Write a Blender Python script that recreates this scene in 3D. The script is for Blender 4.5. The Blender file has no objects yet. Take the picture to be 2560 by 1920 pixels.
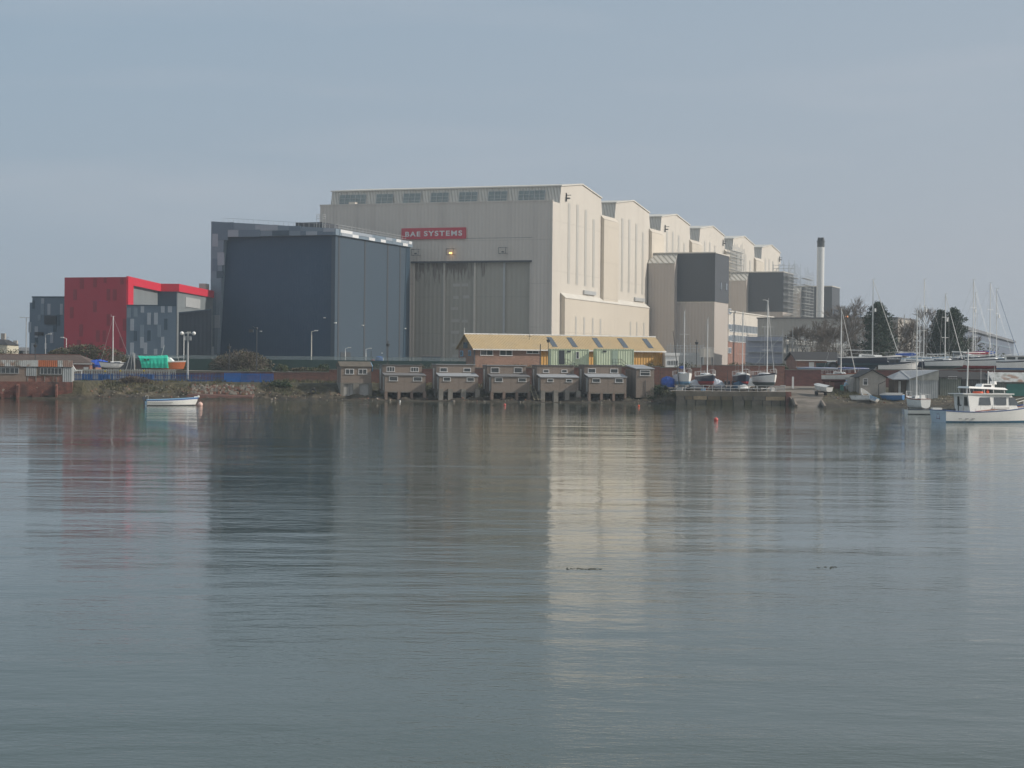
import bpy, math, random
from mathutils import Vector, Matrix
R = math.radians
sc = bpy.context.scene
col = sc.collection
# ------------------------------------------------------------------ camera
FPX, CX, CY, ROLL, CAMH = 4600.0, 1280.0, 912.0, 0.0095, 5.0
cd = bpy.data.cameras.new('camera'); cam = bpy.data.objects.new('camera', cd); col.objects.link(cam)
cd.sensor_width = 36.0; cd.lens = FPX / 2560.0 * 36.0
cd.shift_y = -(960.0 - CY) / 2560.0
cd.clip_start = 0.5; cd.clip_end = 12000
cam.location = (0, 0, CAMH)
cam.matrix_world = Matrix.Translation((0, 0, CAMH)) @ Matrix.Rotation(R(90), 4, 'X') @ Matrix.Rotation(ROLL, 4, 'Z')
sc.camera = cam
# ------------------------------------------------------------------ light
SUN_AZ, SUN_EL = R(-4), R(31)          # direction towards the sun, measured from +X
w = bpy.data.worlds.new("World"); sc.world = w; w.use_nodes = True
nt = w.node_tree; nt.nodes.clear()
out = nt.nodes.new('ShaderNodeOutputWorld'); bg = nt.nodes.new('ShaderNodeBackground')
sky = nt.nodes.new('ShaderNodeTexSky'); sky.sky_type = 'NISHITA'; sky.sun_disc = False
sky.sun_elevation = SUN_EL; sky.sun_rotation = math.pi / 2 - SUN_AZ
sky.air_density = 1.2; sky.dust_density = 3.0; sky.ozone_density = 1.5
tc = nt.nodes.new('ShaderNodeTexCoord'); sp = nt.nodes.new('ShaderNodeSeparateXYZ')
nt.links.new(tc.outputs['Generated'], sp.inputs[0])
ramp = nt.nodes.new('ShaderNodeValToRGB'); nt.links.new(sp.outputs['Z'], ramp.inputs[0])
e = ramp.color_ramp.elements
e[0].position = 0.0; e[0].color = (5.05, 5.35, 6.1, 1)
e[1].position = 0.5; e[1].color = (3.3, 4.1, 5.1, 1)
m = e.new(0.06); m.color = (4.55, 5.03, 5.93, 1)
m = e.new(0.13); m.color = (4.25, 4.9, 5.85, 1)
m = e.new(0.2); m.color = (3.98, 4.77, 5.78, 1)
# warmer / paler towards the sun side
sx = nt.nodes.new('ShaderNodeMapRange'); nt.links.new(sp.outputs['X'], sx.inputs[0])
sx.inputs[1].default_value = -0.3; sx.inputs[2].default_value = 0.35
warm = nt.nodes.new('ShaderNodeMixRGB'); warm.blend_type = 'MULTIPLY'; warm.inputs[0].default_value = 1
wr = nt.nodes.new('ShaderNodeValToRGB'); nt.links.new(sx.outputs[0], wr.inputs[0])
wr.color_ramp.elements[0].color = (0.86, 0.95, 0.985, 1); wr.color_ramp.elements[1].color = (1.04, 1.02, 0.99, 1)
nt.links.new(ramp.outputs[0], warm.inputs[1]); nt.links.new(wr.outputs[0], warm.inputs[2])
# unseen sky behind the viewer, made brighter and warmer to fill the shaded fronts
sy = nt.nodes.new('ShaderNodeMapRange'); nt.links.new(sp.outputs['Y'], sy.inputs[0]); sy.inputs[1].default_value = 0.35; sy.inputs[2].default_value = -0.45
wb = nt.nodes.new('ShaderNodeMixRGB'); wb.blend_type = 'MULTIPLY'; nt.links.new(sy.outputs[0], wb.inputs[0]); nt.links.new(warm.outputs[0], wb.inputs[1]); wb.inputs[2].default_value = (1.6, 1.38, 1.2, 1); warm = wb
# thin cirrus
mp = nt.nodes.new('ShaderNodeMapping'); nt.links.new(tc.outputs['Generated'], mp.inputs[0])
mp.inputs['Scale'].default_value = (2.2, 2.2, 16); mp.inputs['Rotation'].default_value = (0, R(-7), 0)
nz = nt.nodes.new('ShaderNodeTexNoise'); nz.inputs['Scale'].default_value = 1.6; nz.inputs['Detail'].default_value = 6
nt.links.new(mp.outputs[0], nz.inputs[0])
nr = nt.nodes.new('ShaderNodeMapRange'); nt.links.new(nz.outputs[0], nr.inputs[0])
nr.inputs[1].default_value = 0.48; nr.inputs[2].default_value = 0.75; nr.inputs[3].default_value = 0; nr.inputs[4].default_value = 0.3
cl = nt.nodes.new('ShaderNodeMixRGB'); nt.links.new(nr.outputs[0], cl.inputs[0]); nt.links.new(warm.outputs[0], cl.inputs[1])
cl.inputs[2].default_value = (6.2, 6.3, 6.8, 1)
mx = nt.nodes.new('ShaderNodeMixRGB'); mx.inputs[0].default_value = 0.85
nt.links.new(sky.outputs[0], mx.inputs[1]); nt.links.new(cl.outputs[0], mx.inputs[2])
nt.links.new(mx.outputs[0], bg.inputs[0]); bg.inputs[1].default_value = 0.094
nt.links.new(bg.outputs[0], out.inputs[0])
sd = bpy.data.lights.new('sun', 'SUN'); sun = bpy.data.objects.new('sun', sd); col.objects.link(sun)
sd.energy = 3.5; sd.angle = R(0.8); sd.color = (1, 0.93, 0.83)
dv = Vector((math.cos(SUN_AZ) * math.cos(SUN_EL), math.sin(SUN_AZ) * math.cos(SUN_EL), math.sin(SUN_EL)))
sun.rotation_euler = dv.to_track_quat('Z', 'Y').to_euler()
sun.location = dv * 300
sc.view_settings.view_transform = 'Standard'; sc.view_settings.look = 'None'
sc.view_settings.exposure = 0.0; sc.view_settings.gamma = 1
sc.render.resolution_x = 1024; sc.render.resolution_y = 768
try:
    sc.cycles.volume_bounces = 0
    sc.cycles.max_bounces = 6
except Exception: pass
# ------------------------------------------------------------------ photo pixel -> place
def ray(x, y):
    u, v = x - CX, y - CY
    u2, v2 = u + ROLL * v, v - ROLL * u
    return u2 / FPX, -v2 / FPX
def at(x, y, Y):
    a, b = ray(x, y); return Vector((a * Y, Y, CAMH + b * Y))
def onz(x, y, z):
    a, b = ray(x, y); Y = (z - CAMH) / b; return Vector((a * Y, Y, z))
# ------------------------------------------------------------------ materials
MATS = {}
def mat(name, rgb, rough=0.75, var=0.12, scale=1.5, rib=0, ribd=0.03, brick=None, metal=0, rust=None, dirt=None, spec=None, emit=None, streak=None, alpha=None, seam=None):
    if name in MATS: return MATS[name]
    m = bpy.data.materials.new(name); m.use_nodes = True; n = m.node_tree; N = n.nodes; L = n.links
    b = N['Principled BSDF']; b.inputs['Roughness'].default_value = rough; b.inputs['Metallic'].default_value = metal
    if spec is not None: b.inputs['Specular IOR Level'].default_value = spec
    t = N.new('ShaderNodeTexCoord'); src = t.outputs['Object']
    nz = N.new('ShaderNodeTexNoise'); nz.inputs['Scale'].default_value = scale; nz.inputs['Detail'].default_value = 6; nz.inputs['Roughness'].default_value = 0.65
    L.new(src, nz.inputs[0])
    mr = N.new('ShaderNodeMapRange'); L.new(nz.outputs[0], mr.inputs[0]); mr.inputs[1].default_value = 0.25; mr.inputs[2].default_value = 0.75
    mr.inputs[3].default_value = 1 - var; mr.inputs[4].default_value = 1 + var
    mul = N.new('ShaderNodeVectorMath'); mul.operation = 'SCALE'; mul.inputs[0].default_value = rgb[:3]
    L.new(mr.outputs[0], mul.inputs['Scale'])
    c = mul.outputs[0]
    if brick:
        # wrap u = x + y so bricks run on every wall
        s = N.new('ShaderNodeSeparateXYZ'); L.new(src, s.inputs[0])
        ad = N.new('ShaderNodeMath'); L.new(s.outputs[0], ad.inputs[0]); L.new(s.outputs[1], ad.inputs[1])
        cb = N.new('ShaderNodeCombineXYZ'); L.new(ad.outputs[0], cb.inputs[0]); L.new(s.outputs[2], cb.inputs[1])
        bt = N.new('ShaderNodeTexBrick'); L.new(cb.outputs[0], bt.inputs[0])
        bt.inputs['Scale'].default_value = 1.0; bt.inputs['Brick Width'].default_value = brick[0]; bt.inputs['Row Height'].default_value = brick[1]
        bt.inputs['Mortar Size'].default_value = brick[2]; bt.inputs['Color1'].default_value = (*rgb[:3], 1)
        bt.inputs['Color2'].default_value = (rgb[0] * .7, rgb[1] * .72, rgb[2] * .75, 1); bt.inputs['Mortar'].default_value = (*brick[3], 1)
        m2 = N.new('ShaderNodeVectorMath'); m2.operation = 'SCALE'; L.new(bt.outputs[0], m2.inputs[0]); L.new(mr.outputs[0], m2.inputs['Scale'])
        c = m2.outputs[0]
    def overlay(c, colr, sc_, lo, hi, stretch=(1, 1, 1), amt=1.0, seed=0):
        mp = N.new('ShaderNodeMapping'); L.new(src, mp.inputs[0]); mp.inputs['Scale'].default_value = stretch; mp.inputs['Location'].default_value = (seed, seed, seed)
        q = N.new('ShaderNodeTexNoise'); q.inputs['Scale'].default_value = sc_; q.inputs['Detail'].default_value = 7; L.new(mp.outputs[0], q.inputs[0])
        r = N.new('ShaderNodeMapRange'); L.new(q.outputs[0], r.inputs[0]); r.inputs[1].default_value = lo; r.inputs[2].default_value = hi; r.inputs[4].default_value = amt
        x = N.new('ShaderNodeMixRGB'); L.new(r.outputs[0], x.inputs[0]); L.new(c, x.inputs[1]); x.inputs[2].default_value = (*colr, 1)
        return x.outputs[0]
    if streak: c = overlay(c, streak[0], streak[1], streak[2], streak[3], (1, 1, 0.06), streak[4] if len(streak) > 4 else .6, 3)
    if rust: c = overlay(c, rust[0], rust[1], rust[2], rust[3], (1, 1, 1), 1, 7)
    if dirt: c = overlay(c, dirt[0], dirt[1], dirt[2], dirt[3], (1, 1, .5), .8, 11)
    if seam:   # thin darker horizontal panel joints every seam metres
        s = N.new('ShaderNodeSeparateXYZ'); L.new(src, s.inputs[0])
        mo = N.new('ShaderNodeMath'); mo.operation = 'PINGPONG'; L.new(s.outputs[2], mo.inputs[0]); mo.inputs[1].default_value = seam / 2
        cm = N.new('ShaderNodeMath'); cm.operation = 'LESS_THAN'; L.new(mo.outputs[0], cm.inputs[0]); cm.inputs[1].default_value = 0.09
        cm2 = N.new('ShaderNodeMath'); cm2.operation = 'MULTIPLY'; L.new(cm.outputs[0], cm2.inputs[0]); cm2.inputs[1].default_value = 0.22
        x = N.new('ShaderNodeMixRGB'); L.new(cm2.outputs[0], x.inputs[0]); L.new(c, x.inputs[1]); x.inputs[2].default_value = (rgb[0] * .4, rgb[1] * .4, rgb[2] * .4, 1); c = x.outputs[0]
    if rib:
        s = N.new('ShaderNodeSeparateXYZ'); L.new(src, s.inputs[0])
        ad = N.new('ShaderNodeMath'); L.new(s.outputs[0], ad.inputs[0]); L.new(s.outputs[1], ad.inputs[1])
        fr = N.new('ShaderNodeMath'); fr.operation = 'MULTIPLY'; L.new(ad.outputs[0], fr.inputs[0]); fr.inputs[1].default_value = 2 * math.pi / rib
        sn = N.new('ShaderNodeMath'); sn.operation = 'SINE'; L.new(fr.outputs[0], sn.inputs[0])
        mr2 = N.new('ShaderNodeMapRange'); L.new(sn.outputs[0], mr2.inputs[0]); mr2.inputs[1].default_value = -.6; mr2.inputs[2].default_value = .6
        bp = N.new('ShaderNodeBump'); L.new(mr2.outputs[0], bp.inputs['Height']); bp.inputs['Distance'].default_value = ribd; bp.inputs['Strength'].default_value = 1
        L.new(bp.outputs[0], b.inputs['Normal'])
    L.new(c, b.inputs['Base Color'])
    if emit: b.inputs['Emission Color'].default_value = (*emit[0], 1); b.inputs['Emission Strength'].default_value = emit[1]
    if alpha is not None: b.inputs['Alpha'].default_value = alpha
    MATS[name] = m; return m
cream = mat('cream_cladding', (.61, .565, .50), .6, .05, .05, rib=.9, ribd=.03, streak=((.42, .38, .32), .5, .52, .8, .35), seam=11.5)
creamsh = mat('shaded_cream_cladding', (.60, .548, .49), .6, .05, .05, rib=.9, ribd=.05, streak=((.40, .36, .33), .4, .5, .8, .45), seam=10)  # same cream cladding, with the front's shade toned into its colour
creamd = mat('taupe_cladding', (.46, .41, .37), .65, .06, .06, rib=.9, ribd=.03, streak=((.36, .33, .30), .4, .5, .8, .3))
louvre = mat('louvre_cladding', (.55, .53, .48), .6, .08, .1, rib=1.5, ribd=.35)
rooflt = mat('roof_sheet', (.62, .59, .53), .6, .1, .2)
glazg = mat('translucent_grey_glazing', (.20, .24, .24), .35, .15, .3, rib=1.0, ribd=.1)
stripg = mat('translucent_strip', (.47, .45, .41), .4, .06, .3)
doorm = mat('door_leaf_cladding', (.385, .365, .315), .65, .06, .08, rib=1.1, ribd=.05, seam=8.5)
dark = mat('dark_trim', (.05, .055, .065), .6)
navy = mat('navy_cladding', (.006, .042, .095), .55, .06, .1, rib=.6, ribd=.004)
slate = mat('slate_blue_cladding', (.044, .070, .100), .55, .05, .1, rib=.6, ribd=.004)
p1 = mat('panel_blue_grey', (.115, .165, .22), .5, .04); p2 = mat('panel_mid_grey', (.175, .23, .285), .5, .04)
p3 = mat('panel_light_grey', (.32, .36, .41), .5, .04); p4 = mat('panel_white', (.72, .73, .74), .5, .03)
p0 = mat('panel_dark_blue', (.04, .075, .11), .5, .04)
redc = mat('red_cladding', (.40, .022, .045), .5, .08, .15, rib=.8, ribd=.01); redd = mat('red_cladding_dark', (.26, .018, .032), .5, .05)
redl = mat('red_fascia', (.60, .022, .05), .5, .04)
brick = mat('red_brick', (.26, .105, .075), .85, .22, .8, brick=(.45, .15, .014, (.22, .18, .15)), dirt=((.14, .11, .09), .5, .55, .8))
brickold = mat('weathered_brick', (.24, .065, .045), .9, .5, .9, brick=(.45, .15, .02, (.2, .15, .12)), dirt=((.07, .055, .05), .5, .45, .62), rust=((.4, .33, .27), 1.6, .66, .72))
charc = mat('charcoal_cladding', (.058, .062, .072), .6, .06, .1, rib=.6, ribd=.004)
brickbr = mat('bright_brick', (.30, .13, .09), .85, .2, .8, brick=(.45, .15, .012, (.3, .24, .2)))
pebble = mat('pebbledash', (.255, .205, .17), .95, .22, 6, streak=((.12, .10, .09), 1.2, .5, .75, .7))
conc = mat('concrete', (.25, .23, .20), .9, .2, 1.2, dirt=((.12, .11, .09), .7, .45, .75))
concl = mat('pale_concrete', (.40, .37, .33), .9, .15, .9, dirt=((.22, .2, .17), .6, .5, .8))
render_ = mat('grey_render', (.42, .40, .37), .9, .1, 2, streak=((.22, .21, .2), 1, .5, .8, .5))
felt = mat('roof_felt', (.17, .165, .165), .9, .2, 2); feltl = mat('pale_roof_felt', (.33, .34, .35), .8, .15, 2)
tiler = mat('brown_roof_tiles', (.15, .105, .085), .9, .2, 3, brick=(.3, .25, .03, (.07, .05, .04)))
slater = mat('dark_slate', (.04, .038, .038), .8, .2, 3)
yroof = mat('yellow_corrugated_roof', (.53, .39, .21), .6, .1, .8, rib=.55, ribd=.12, streak=((.45, .38, .26), .6, .5, .8, .5))
ywall = mat('yellow_corrugated_wall', (.60, .33, .085), .6, .1, .8, rib=.5, ribd=.12, streak=((.4, .3, .15), 1, .5, .8, .5))
mint = mat('mint_corrugated', (.58, .66, .47), .55, .08, 1, rib=.38, ribd=.04, streak=((.3, .36, .27), 1, .55, .8, .5))
white = mat('white_paint', (.86, .85, .82), .45, .05, 1.5); whited = mat('weathered_white', (.70, .69, .66), .6, .12, 2, dirt=((.4, .37, .32), 1.5, .55, .8))
frame = mat('window_frame', (.75, .75, .74), .5, .03); glass = mat('window_glass', (.03, .04, .045), .08, .2, .7, spec=.6)
glassg = mat('grey_window_glass', (.10, .12, .14), .12, .2, .5, spec=.6)
metal = mat('galvanised_metal', (.46, .47, .47), .5, .15, 2, metal=.2); metald = mat('dark_metal', (.055, .06, .065), .5, .2, 2)
alu = mat('aluminium', (.74, .74, .72), .45, .06, 2, metal=.1)
corr = mat('grey_corrugated', (.36, .38, .385), .65, .15, 1, rib=.25, ribd=.04, streak=((.2, .2, .19), 1, .5, .75, .7))
corrold = mat('patchy_corrugated', (.50, .51, .50), .7, .15, 1.5, rib=.25, ribd=.04, rust=((.30, .20, .15), .9, .52, .64), dirt=((.2, .22, .19), 1.2, .5, .7))
rustm = mat('rusted_sheet', (.46, .14, .06), .8, .2, 2, rib=.25, ribd=.04, dirt=((.2, .08, .05), 1.4, .55, .75))
blue = mat('blue_paint', (.02, .105, .32), .5, .15, 2); bluel = mat('pale_blue_paint', (.22, .42, .62), .5, .1, 2)
tarpb = mat('blue_tarpaulin', (.03, .10, .42), .5, .3, 2.5); tarpg = mat('green_tarpaulin', (.02, .52, .35), .85, .05, 1.5)
tarpk = mat('black_tarpaulin', (.07, .075, .08), .6, .3, 2.5)
navyp = mat('navy_gelcoat', (.018, .028, .055), .3, .1, 1); antired = mat('red_antifoul', (.28, .035, .035), .7, .2, 2)
antiblue = mat('blue_antifoul', (.05, .16, .35), .7, .2, 2); antigrn = mat('grey_green_antifoul', (.08, .11, .11), .7, .2, 2)
orangeh = mat('orange_hull', (.60, .16, .05), .5, .12, 2); orange = mat('orange_paint', (.85, .13, .05), .5, .05, 2)
pinkb = mat('pink_buoy', (.80, .52, .44), .5, .1, 3); tealp = mat('teal_paint', (.05, .20, .17), .7, .15, 1.5)
wood = mat('weathered_wood', (.22, .18, .14), .9, .3, 3, streak=((.1, .09, .08), 2, .45, .7, .7)); woodp = mat('pale_planks', (.46, .45, .43), .9, .15, 2, rib=.16, ribd=.03, streak=((.15, .14, .13), 3, .5, .7, .8))
teak = mat('varnished_rail', (.30, .09, .04), .4, .1, 2); black = mat('black_rubber', (.02, .02, .02), .8, .1, 2)
leafd = mat('dark_evergreen', (.026, .048, .026), .8, .45, 1.2); leafo = mat('olive_scrub', (.085, .085, .045), .9, .4, 1.0)
leafb = mat('brown_scrub', (.115, .09, .065), .9, .35, 1.0); leafg = mat('green_scrub', (.06, .085, .03), .9, .4, 1.0)
twig = mat('bare_twigs', (.19, .155, .125), .9, .3, 1.5); grassm = mat('dry_grass', (.17, .15, .07), .9, .4, .6)
bark = mat('bark', (.10, .08, .065), .9, .3, 3); rockm = mat('beach_rock', (.17, .15, .13), .9, .5, .8)
grnmesh = mat('green_mesh', (.03, .065, .06), .8, .2, .6); wiremesh = mat('fine_wire_mesh', (.35, .42, .42), .6, .1, 1, alpha=.28)
chim = mat('chimney_paint', (.66, .67, .66), .45, .05, .3, streak=((.42, .43, .42), .6, .5, .8, .5), seam=17)
sheet_ = mat('scaffold_sheeting', (.33, .35, .42), .6, .1, .8, seam=2)
yel = mat('yellow_sign_paint', (.75, .55, .03), .5); tealhull = mat('dark_teal_hull', (.03, .07, .10), .5, .1)
# ------------------------------------------------------------------ mesh building
class MB:
    def __init__(s): s.v = []; s.f = []; s.mi = []; s.sm = False
    def quad(s, pts, m=0):
        i = len(s.v); s.v += [tuple(p) for p in pts]; s.f.append(tuple(range(i, i + len(pts)))); s.mi.append(m); return s
    def box(s, a0, a1, d0, d1, z0, z1, m=0):
        return s.hexa([(a0, d0, z0), (a1, d0, z0), (a1, d1, z0), (a0, d1, z0), (a0, d0, z1), (a1, d0, z1), (a1, d1, z1), (a0, d1, z1)], m)
    def hexa(s, p, m=0):
        i = len(s.v); s.v += [tuple(q) for q in p]
        for f in ((3, 2, 1, 0), (4, 5, 6, 7), (0, 1, 5, 4), (1, 2, 6, 5), (2, 3, 7, 6), (3, 0, 4, 7)):
            s.f.append(tuple(i + k for k in f)); s.mi.append(m)
        return s
    def prism(s, pts, off, m=0):
        i = len(s.v); n = len(pts); o = Vector(off)
        s.v += [tuple(p) for p in pts] + [tuple(Vector(p) + o) for p in pts]
        s.f.append(tuple(range(i, i + n))[::-1]); s.mi.append(m); s.f.append(tuple(range(i + n, i + 2 * n))); s.mi.append(m)
        for k in range(n):
            l = (k + 1) % n; s.f.append((i + k, i + l, i + n + l, i + n + k)); s.mi.append(m)
        return s
    def tube(s, p0, p1, r0, r1=None, n=6, m=0, cap=True):
        p0 = Vector(p0); p1 = Vector(p1); r1 = r0 if r1 is None else r1
        d = (p1 - p0)
        if d.length < 1e-6: return s
        d.normalize(); a = d.orthogonal().normalized(); b = d.cross(a); i = len(s.v)
        for p, r in ((p0, r0), (p1, r1)):
            for k in range(n):
                t = 2 * math.pi * k / n; s.v.append(tuple(p + a * (r * math.cos(t)) + b * (r * math.sin(t))))
        for k in range(n):
            l = (k + 1) % n; s.f.append((i + k, i + l, i + n + l, i + n + k)); s.mi.append(m)
        if cap:
            s.f.append(tuple(range(i, i + n))[::-1]); s.mi.append(m); s.f.append(tuple(range(i + n, i + 2 * n))); s.mi.append(m)
        return s
    def rings(s, rings, m=0, closed=True, caps=True, ms=None):
        i = len(s.v); n = len(rings[0])
        for r in rings: s.v += [tuple(p) for p in r]
        for j in range(len(rings) - 1):
            for k in range(n if closed else n - 1):
                l = (k + 1) % n
                s.f.append((i + j * n + k, i + j * n + l, i + (j + 1) * n + l, i + (j + 1) * n + k)); s.mi.append(ms[k] if ms else m)
        if caps:
            s.f.append(tuple(i + k for k in range(n))[::-1]); s.mi.append(m)
            s.f.append(tuple(i + (len(rings) - 1) * n + k for k in range(n))); s.mi.append(m)
        return s
    def ball(s, c, r, n=8, m=0, sz=1.0):
        rr = []
        for j in range(n + 1):
            t = math.pi * (j / n * .98 + .01); rr.append([(c[0] + r * math.sin(t) * math.cos(2 * math.pi * k / (2 * n)), c[1] + r * math.sin(t) * math.sin(2 * math.pi * k / (2 * n)), c[2] - sz * r * math.cos(t)) for k in range(2 * n)])
        return s.rings(rr, m)
    def build(s, name, mats, parent=None, loc=None, smooth=False):
        me = bpy.data.meshes.new(name); v = s.v
        if loc is not None: v = [(p[0] - loc[0], p[1] - loc[1], p[2] - loc[2]) for p in v]
        me.from_pydata(v, [], s.f)
        if not isinstance(mats, (list, tuple)): mats = [mats]
        for q in mats: me.materials.append(q)
        me.polygons.foreach_set('material_index', s.mi)
        if smooth or s.sm: me.polygons.foreach_set('use_smooth', [True] * len(s.f))
        me.update()
        o = bpy.data.objects.new(name, me); col.objects.link(o)
        if parent: o.parent = parent
        if loc is not None: o.location = loc
        return o
def tag(o, label=None, cat=None, group=None, kind=None):
    if label: o['label'] = label
    if cat: o['category'] = cat
    if group: o['group'] = group
    if kind: o['kind'] = kind
    return o
def thing(name, label, cat, loc=(0, 0, 0), rz=0, group=None):
    o = bpy.data.objects.new(name, None); col.objects.link(o); o.location = loc; o.rotation_euler = (0, 0, rz); o.empty_display_size = .3
    return tag(o, label, cat, group)
class F:
    """building frame: a runs right along the front, d runs back, z up; phi turns it"""
    def __init__(s, X, Y, phi, z0=0):
        s.O = Vector((X, Y)); s.phi = phi; s.r = Vector((math.cos(phi), math.sin(phi))); s.b = Vector((-math.sin(phi), math.cos(phi))); s.z0 = z0
    def thing(s, name, label, cat, group=None):
        s.e = thing(name, label, cat, (s.O.x, s.O.y, s.z0), s.phi, group); return s.e
    def fr(s, x, y, d=0.0):
        a, b = ray(x, y); q = Vector((a, 1)); t = (d + s.O.dot(s.b)) / q.dot(s.b)
        return (q * t - s.O).dot(s.r), CAMH + b * t - s.z0
    def sd(s, x, y, a0=0.0):
        a, b = ray(x, y); q = Vector((a, 1)); t = (a0 + s.O.dot(s.r)) / q.dot(s.r)
        return (q * t - s.O).dot(s.b), CAMH + b * t - s.z0
    def w(s, a, d, z=0): 
        p = s.O + s.r * a + s.b * d; return Vector((p.x, p.y, z + s.z0))
def window(e, a0, a1, z0, z1, d, fw=.1, fm=None, gm=None, mull=0, trans=0, name='window'):
    """window with its frame standing proud of a front wall at depth d"""
    fm = fm or frame; gm = gm or glass
    m = MB()
    m.box(a0, a1, d - .05, d + .02, z1 - fw, z1); m.box(a0 - .05, a1 + .05, d - .10, d + .02, z0, z0 + fw)
    m.box(a0, a0 + fw, d - .048, d + .02, z0 + fw, z1 - fw); m.box(a1 - fw, a1, d - .048, d + .02, z0 + fw, z1 - fw)
    for k in range(mull):
        x = a0 + (a1 - a0) * (k + 1) / (mull + 1); m.box(x - fw * .4, x + fw * .4, d - .045, d + .02, z0 + fw, z1 - fw)
    if trans: m.box(a0 + fw, a1 - fw, d - .043, d + .02, z1 - (z1 - z0) * trans - fw * .4, z1 - (z1 - z0) * trans + fw * .4)
    o = m.build(name, fm, e)
    MB().box(a0 + fw * .5, a1 - fw * .5, d - .02, d + .01, z0 + fw * .5, z1 - fw * .5).build('pane', gm, o)
    return o
# ------------------------------------------------------------------ water, banks, ground
def lerp(a, b, t): return a + (b - a) * t
def hsh(x, y, s=0):
    v = math.sin(x * 12.9898 + y * 78.233 + s * 37.7) * 43758.5453; return v - math.floor(v)
def vn(x, y, s=0):
    xi, yi = math.floor(x), math.floor(y); fx, fy = x - xi, y - yi; fx = fx * fx * (3 - 2 * fx); fy = fy * fy * (3 - 2 * fy)
    return lerp(lerp(hsh(xi, yi, s), hsh(xi + 1, yi, s), fx), lerp(hsh(xi, yi + 1, s), hsh(xi + 1, yi + 1, s), fx), fy)
# profiles: X key -> list of (Y, z)
PROF = [(-400, [(225, -3), (236, -1), (240, 0.0), (241.5, .4), (243, 2.3), (262, 2.3)]),
        (-56.5, [(225, -3), (236, -1), (240, 0.0), (241.5, .4), (243, 2.3), (262, 2.3)]),
        (-55.5, [(225, -3), (240, -.7), (243, 0.0), (245, .5), (253, 2.25), (262, 2.3)]),
        (-40, [(225, -3), (240, -1), (245.5, 0.0), (247, .5), (254, 2.25), (262, 2.3)]),
        (-24, [(225, -3), (240, -1), (246.5, 0.0), (248.5, .4), (254, 2.2), (262, 2.3)]),
        (-22, [(225, -3), (240, -1), (246, 0.0), (250, .5), (255, 1.3), (260, 2.2), (262, 2.25)]),
        (16, [(225, -3), (240, -1), (246.5, 0.0), (250, .5), (255, 1.3), (260, 2.2), (262, 2.25)]),
        (20, [(225, -3), (240, -1), (247, 0.0), (250, .9), (252, 1.5), (256, 1.8), (262, 2.3)]),
        (21, [(225, -3), (240, -1.5), (245.6, -1.2), (245.9, 1.68), (252, 1.75), (256, 1.9), (262, 2.3)]),
        (36.4, [(225, -3), (240, -1.5), (245.6, -1.2), (245.9, 1.68), (252, 1.75), (256, 1.9), (262, 2.3)]),
        (37.2, [(225, -1.6), (232, -.3), (234, 0.0), (246, 1.15), (252, 1.75), (258, 2.1), (262, 2.3)]),
        (42.0, [(225, -1.6), (232, -.3), (234, 0.0), (246, 1.15), (252, 1.75), (258, 2.1), (262, 2.3)]),
        (43.5, [(225, -1.6), (234, -.3), (237.5, 0.0), (243, .95), (250, 1.5), (258, 2.1), (262, 2.3)]),
        (52, [(225, -1.6), (234, -.3), (237.5, 0.0), (243, .6), (250, 1.25), (258, 2.1), (262, 2.3)]),
        (400, [(225, -1.6), (234, -.3), (238, 0.0), (243, .5), (250, 1.2), (258, 2.1), (262, 2.3)])]
def pz(pr, Y):
    for (y0, a), (y1, b) in zip(pr, pr[1:]):
        if Y <= y1: return lerp(a, b, max(0, (Y - y0) / (y1 - y0)))
    return pr[-1][1]
def bank(X, Y):
    for (x0, a), (x1, b) in zip(PROF, PROF[1:]):
        if X <= x1: 
            t = (X - x0) / (x1 - x0); return lerp(pz(a, Y), pz(b, Y), t)
    return 2.3
def bankn(X, Y):
    z = bank(X, Y); amp = .62 if -55.5 < X < 20.5 else (.22 if X > 43 else .05)
    if Y > 261 or (X < -56) : amp = 0
    fade = max(0, min(1, (2.15 - z) / .4)) * max(0, min(1, (z + .1) / .4))
    return z + amp * fade * (vn(X * .9, Y * .9) + .6 * vn(X * 2.3, Y * 2.3, 2) - .8)
random.seed(4)
xs = [-400, -250, -150, -100] + [-75 + .45 * i for i in range(340)] + [90, 120, 180, 260, 400]
ys = [225, 228, 231] + [232 + .42 * j for j in range(72)] + [262.4]
g = MB(); W = len(ys)
for x in xs:
    for y in ys: g.v.append((x, y, bankn(x, y)))
for i in range(len(xs) - 1):
    for j in range(W - 1):
        g.f.append((i * W + j, (i + 1) * W + j, (i + 1) * W + j + 1, i * W + j + 1)); g.mi.append(0)
bm_ = bpy.data.materials.new('bank_soil'); bm_.use_nodes = True; n = bm_.node_tree; N = n.nodes; L = n.links; b = N['Principled BSDF']; b.inputs['Roughness'].default_value = .95
geo = N.new('ShaderNodeNewGeometry'); s = N.new('ShaderNodeSeparateXYZ'); L.new(geo.outputs['Position'], s.inputs[0])
n1 = N.new('ShaderNodeTexNoise'); n1.inputs['Scale'].default_value = .9; n1.inputs['Detail'].default_value = 9; n1.inputs['Roughness'].default_value = .75; L.new(geo.outputs['Position'], n1.inputs[0])
n2 = N.new('ShaderNodeTexNoise'); n2.inputs['Scale'].default_value = .22; n2.inputs['Detail'].default_value = 6; L.new(geo.outputs['Position'], n2.inputs[0])
cr = N.new('ShaderNodeValToRGB'); L.new(n1.outputs[0], cr.inputs[0])
el = cr.color_ramp.elements; el[0].position = .34; el[0].color = (.025, .022, .017, 1); el[1].position = .68; el[1].color = (.30, .25, .19, 1)
q = el.new(.45); q.color = (.095, .078, .055, 1); q = el.new(.58); q.color = (.14, .115, .075, 1)
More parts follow.
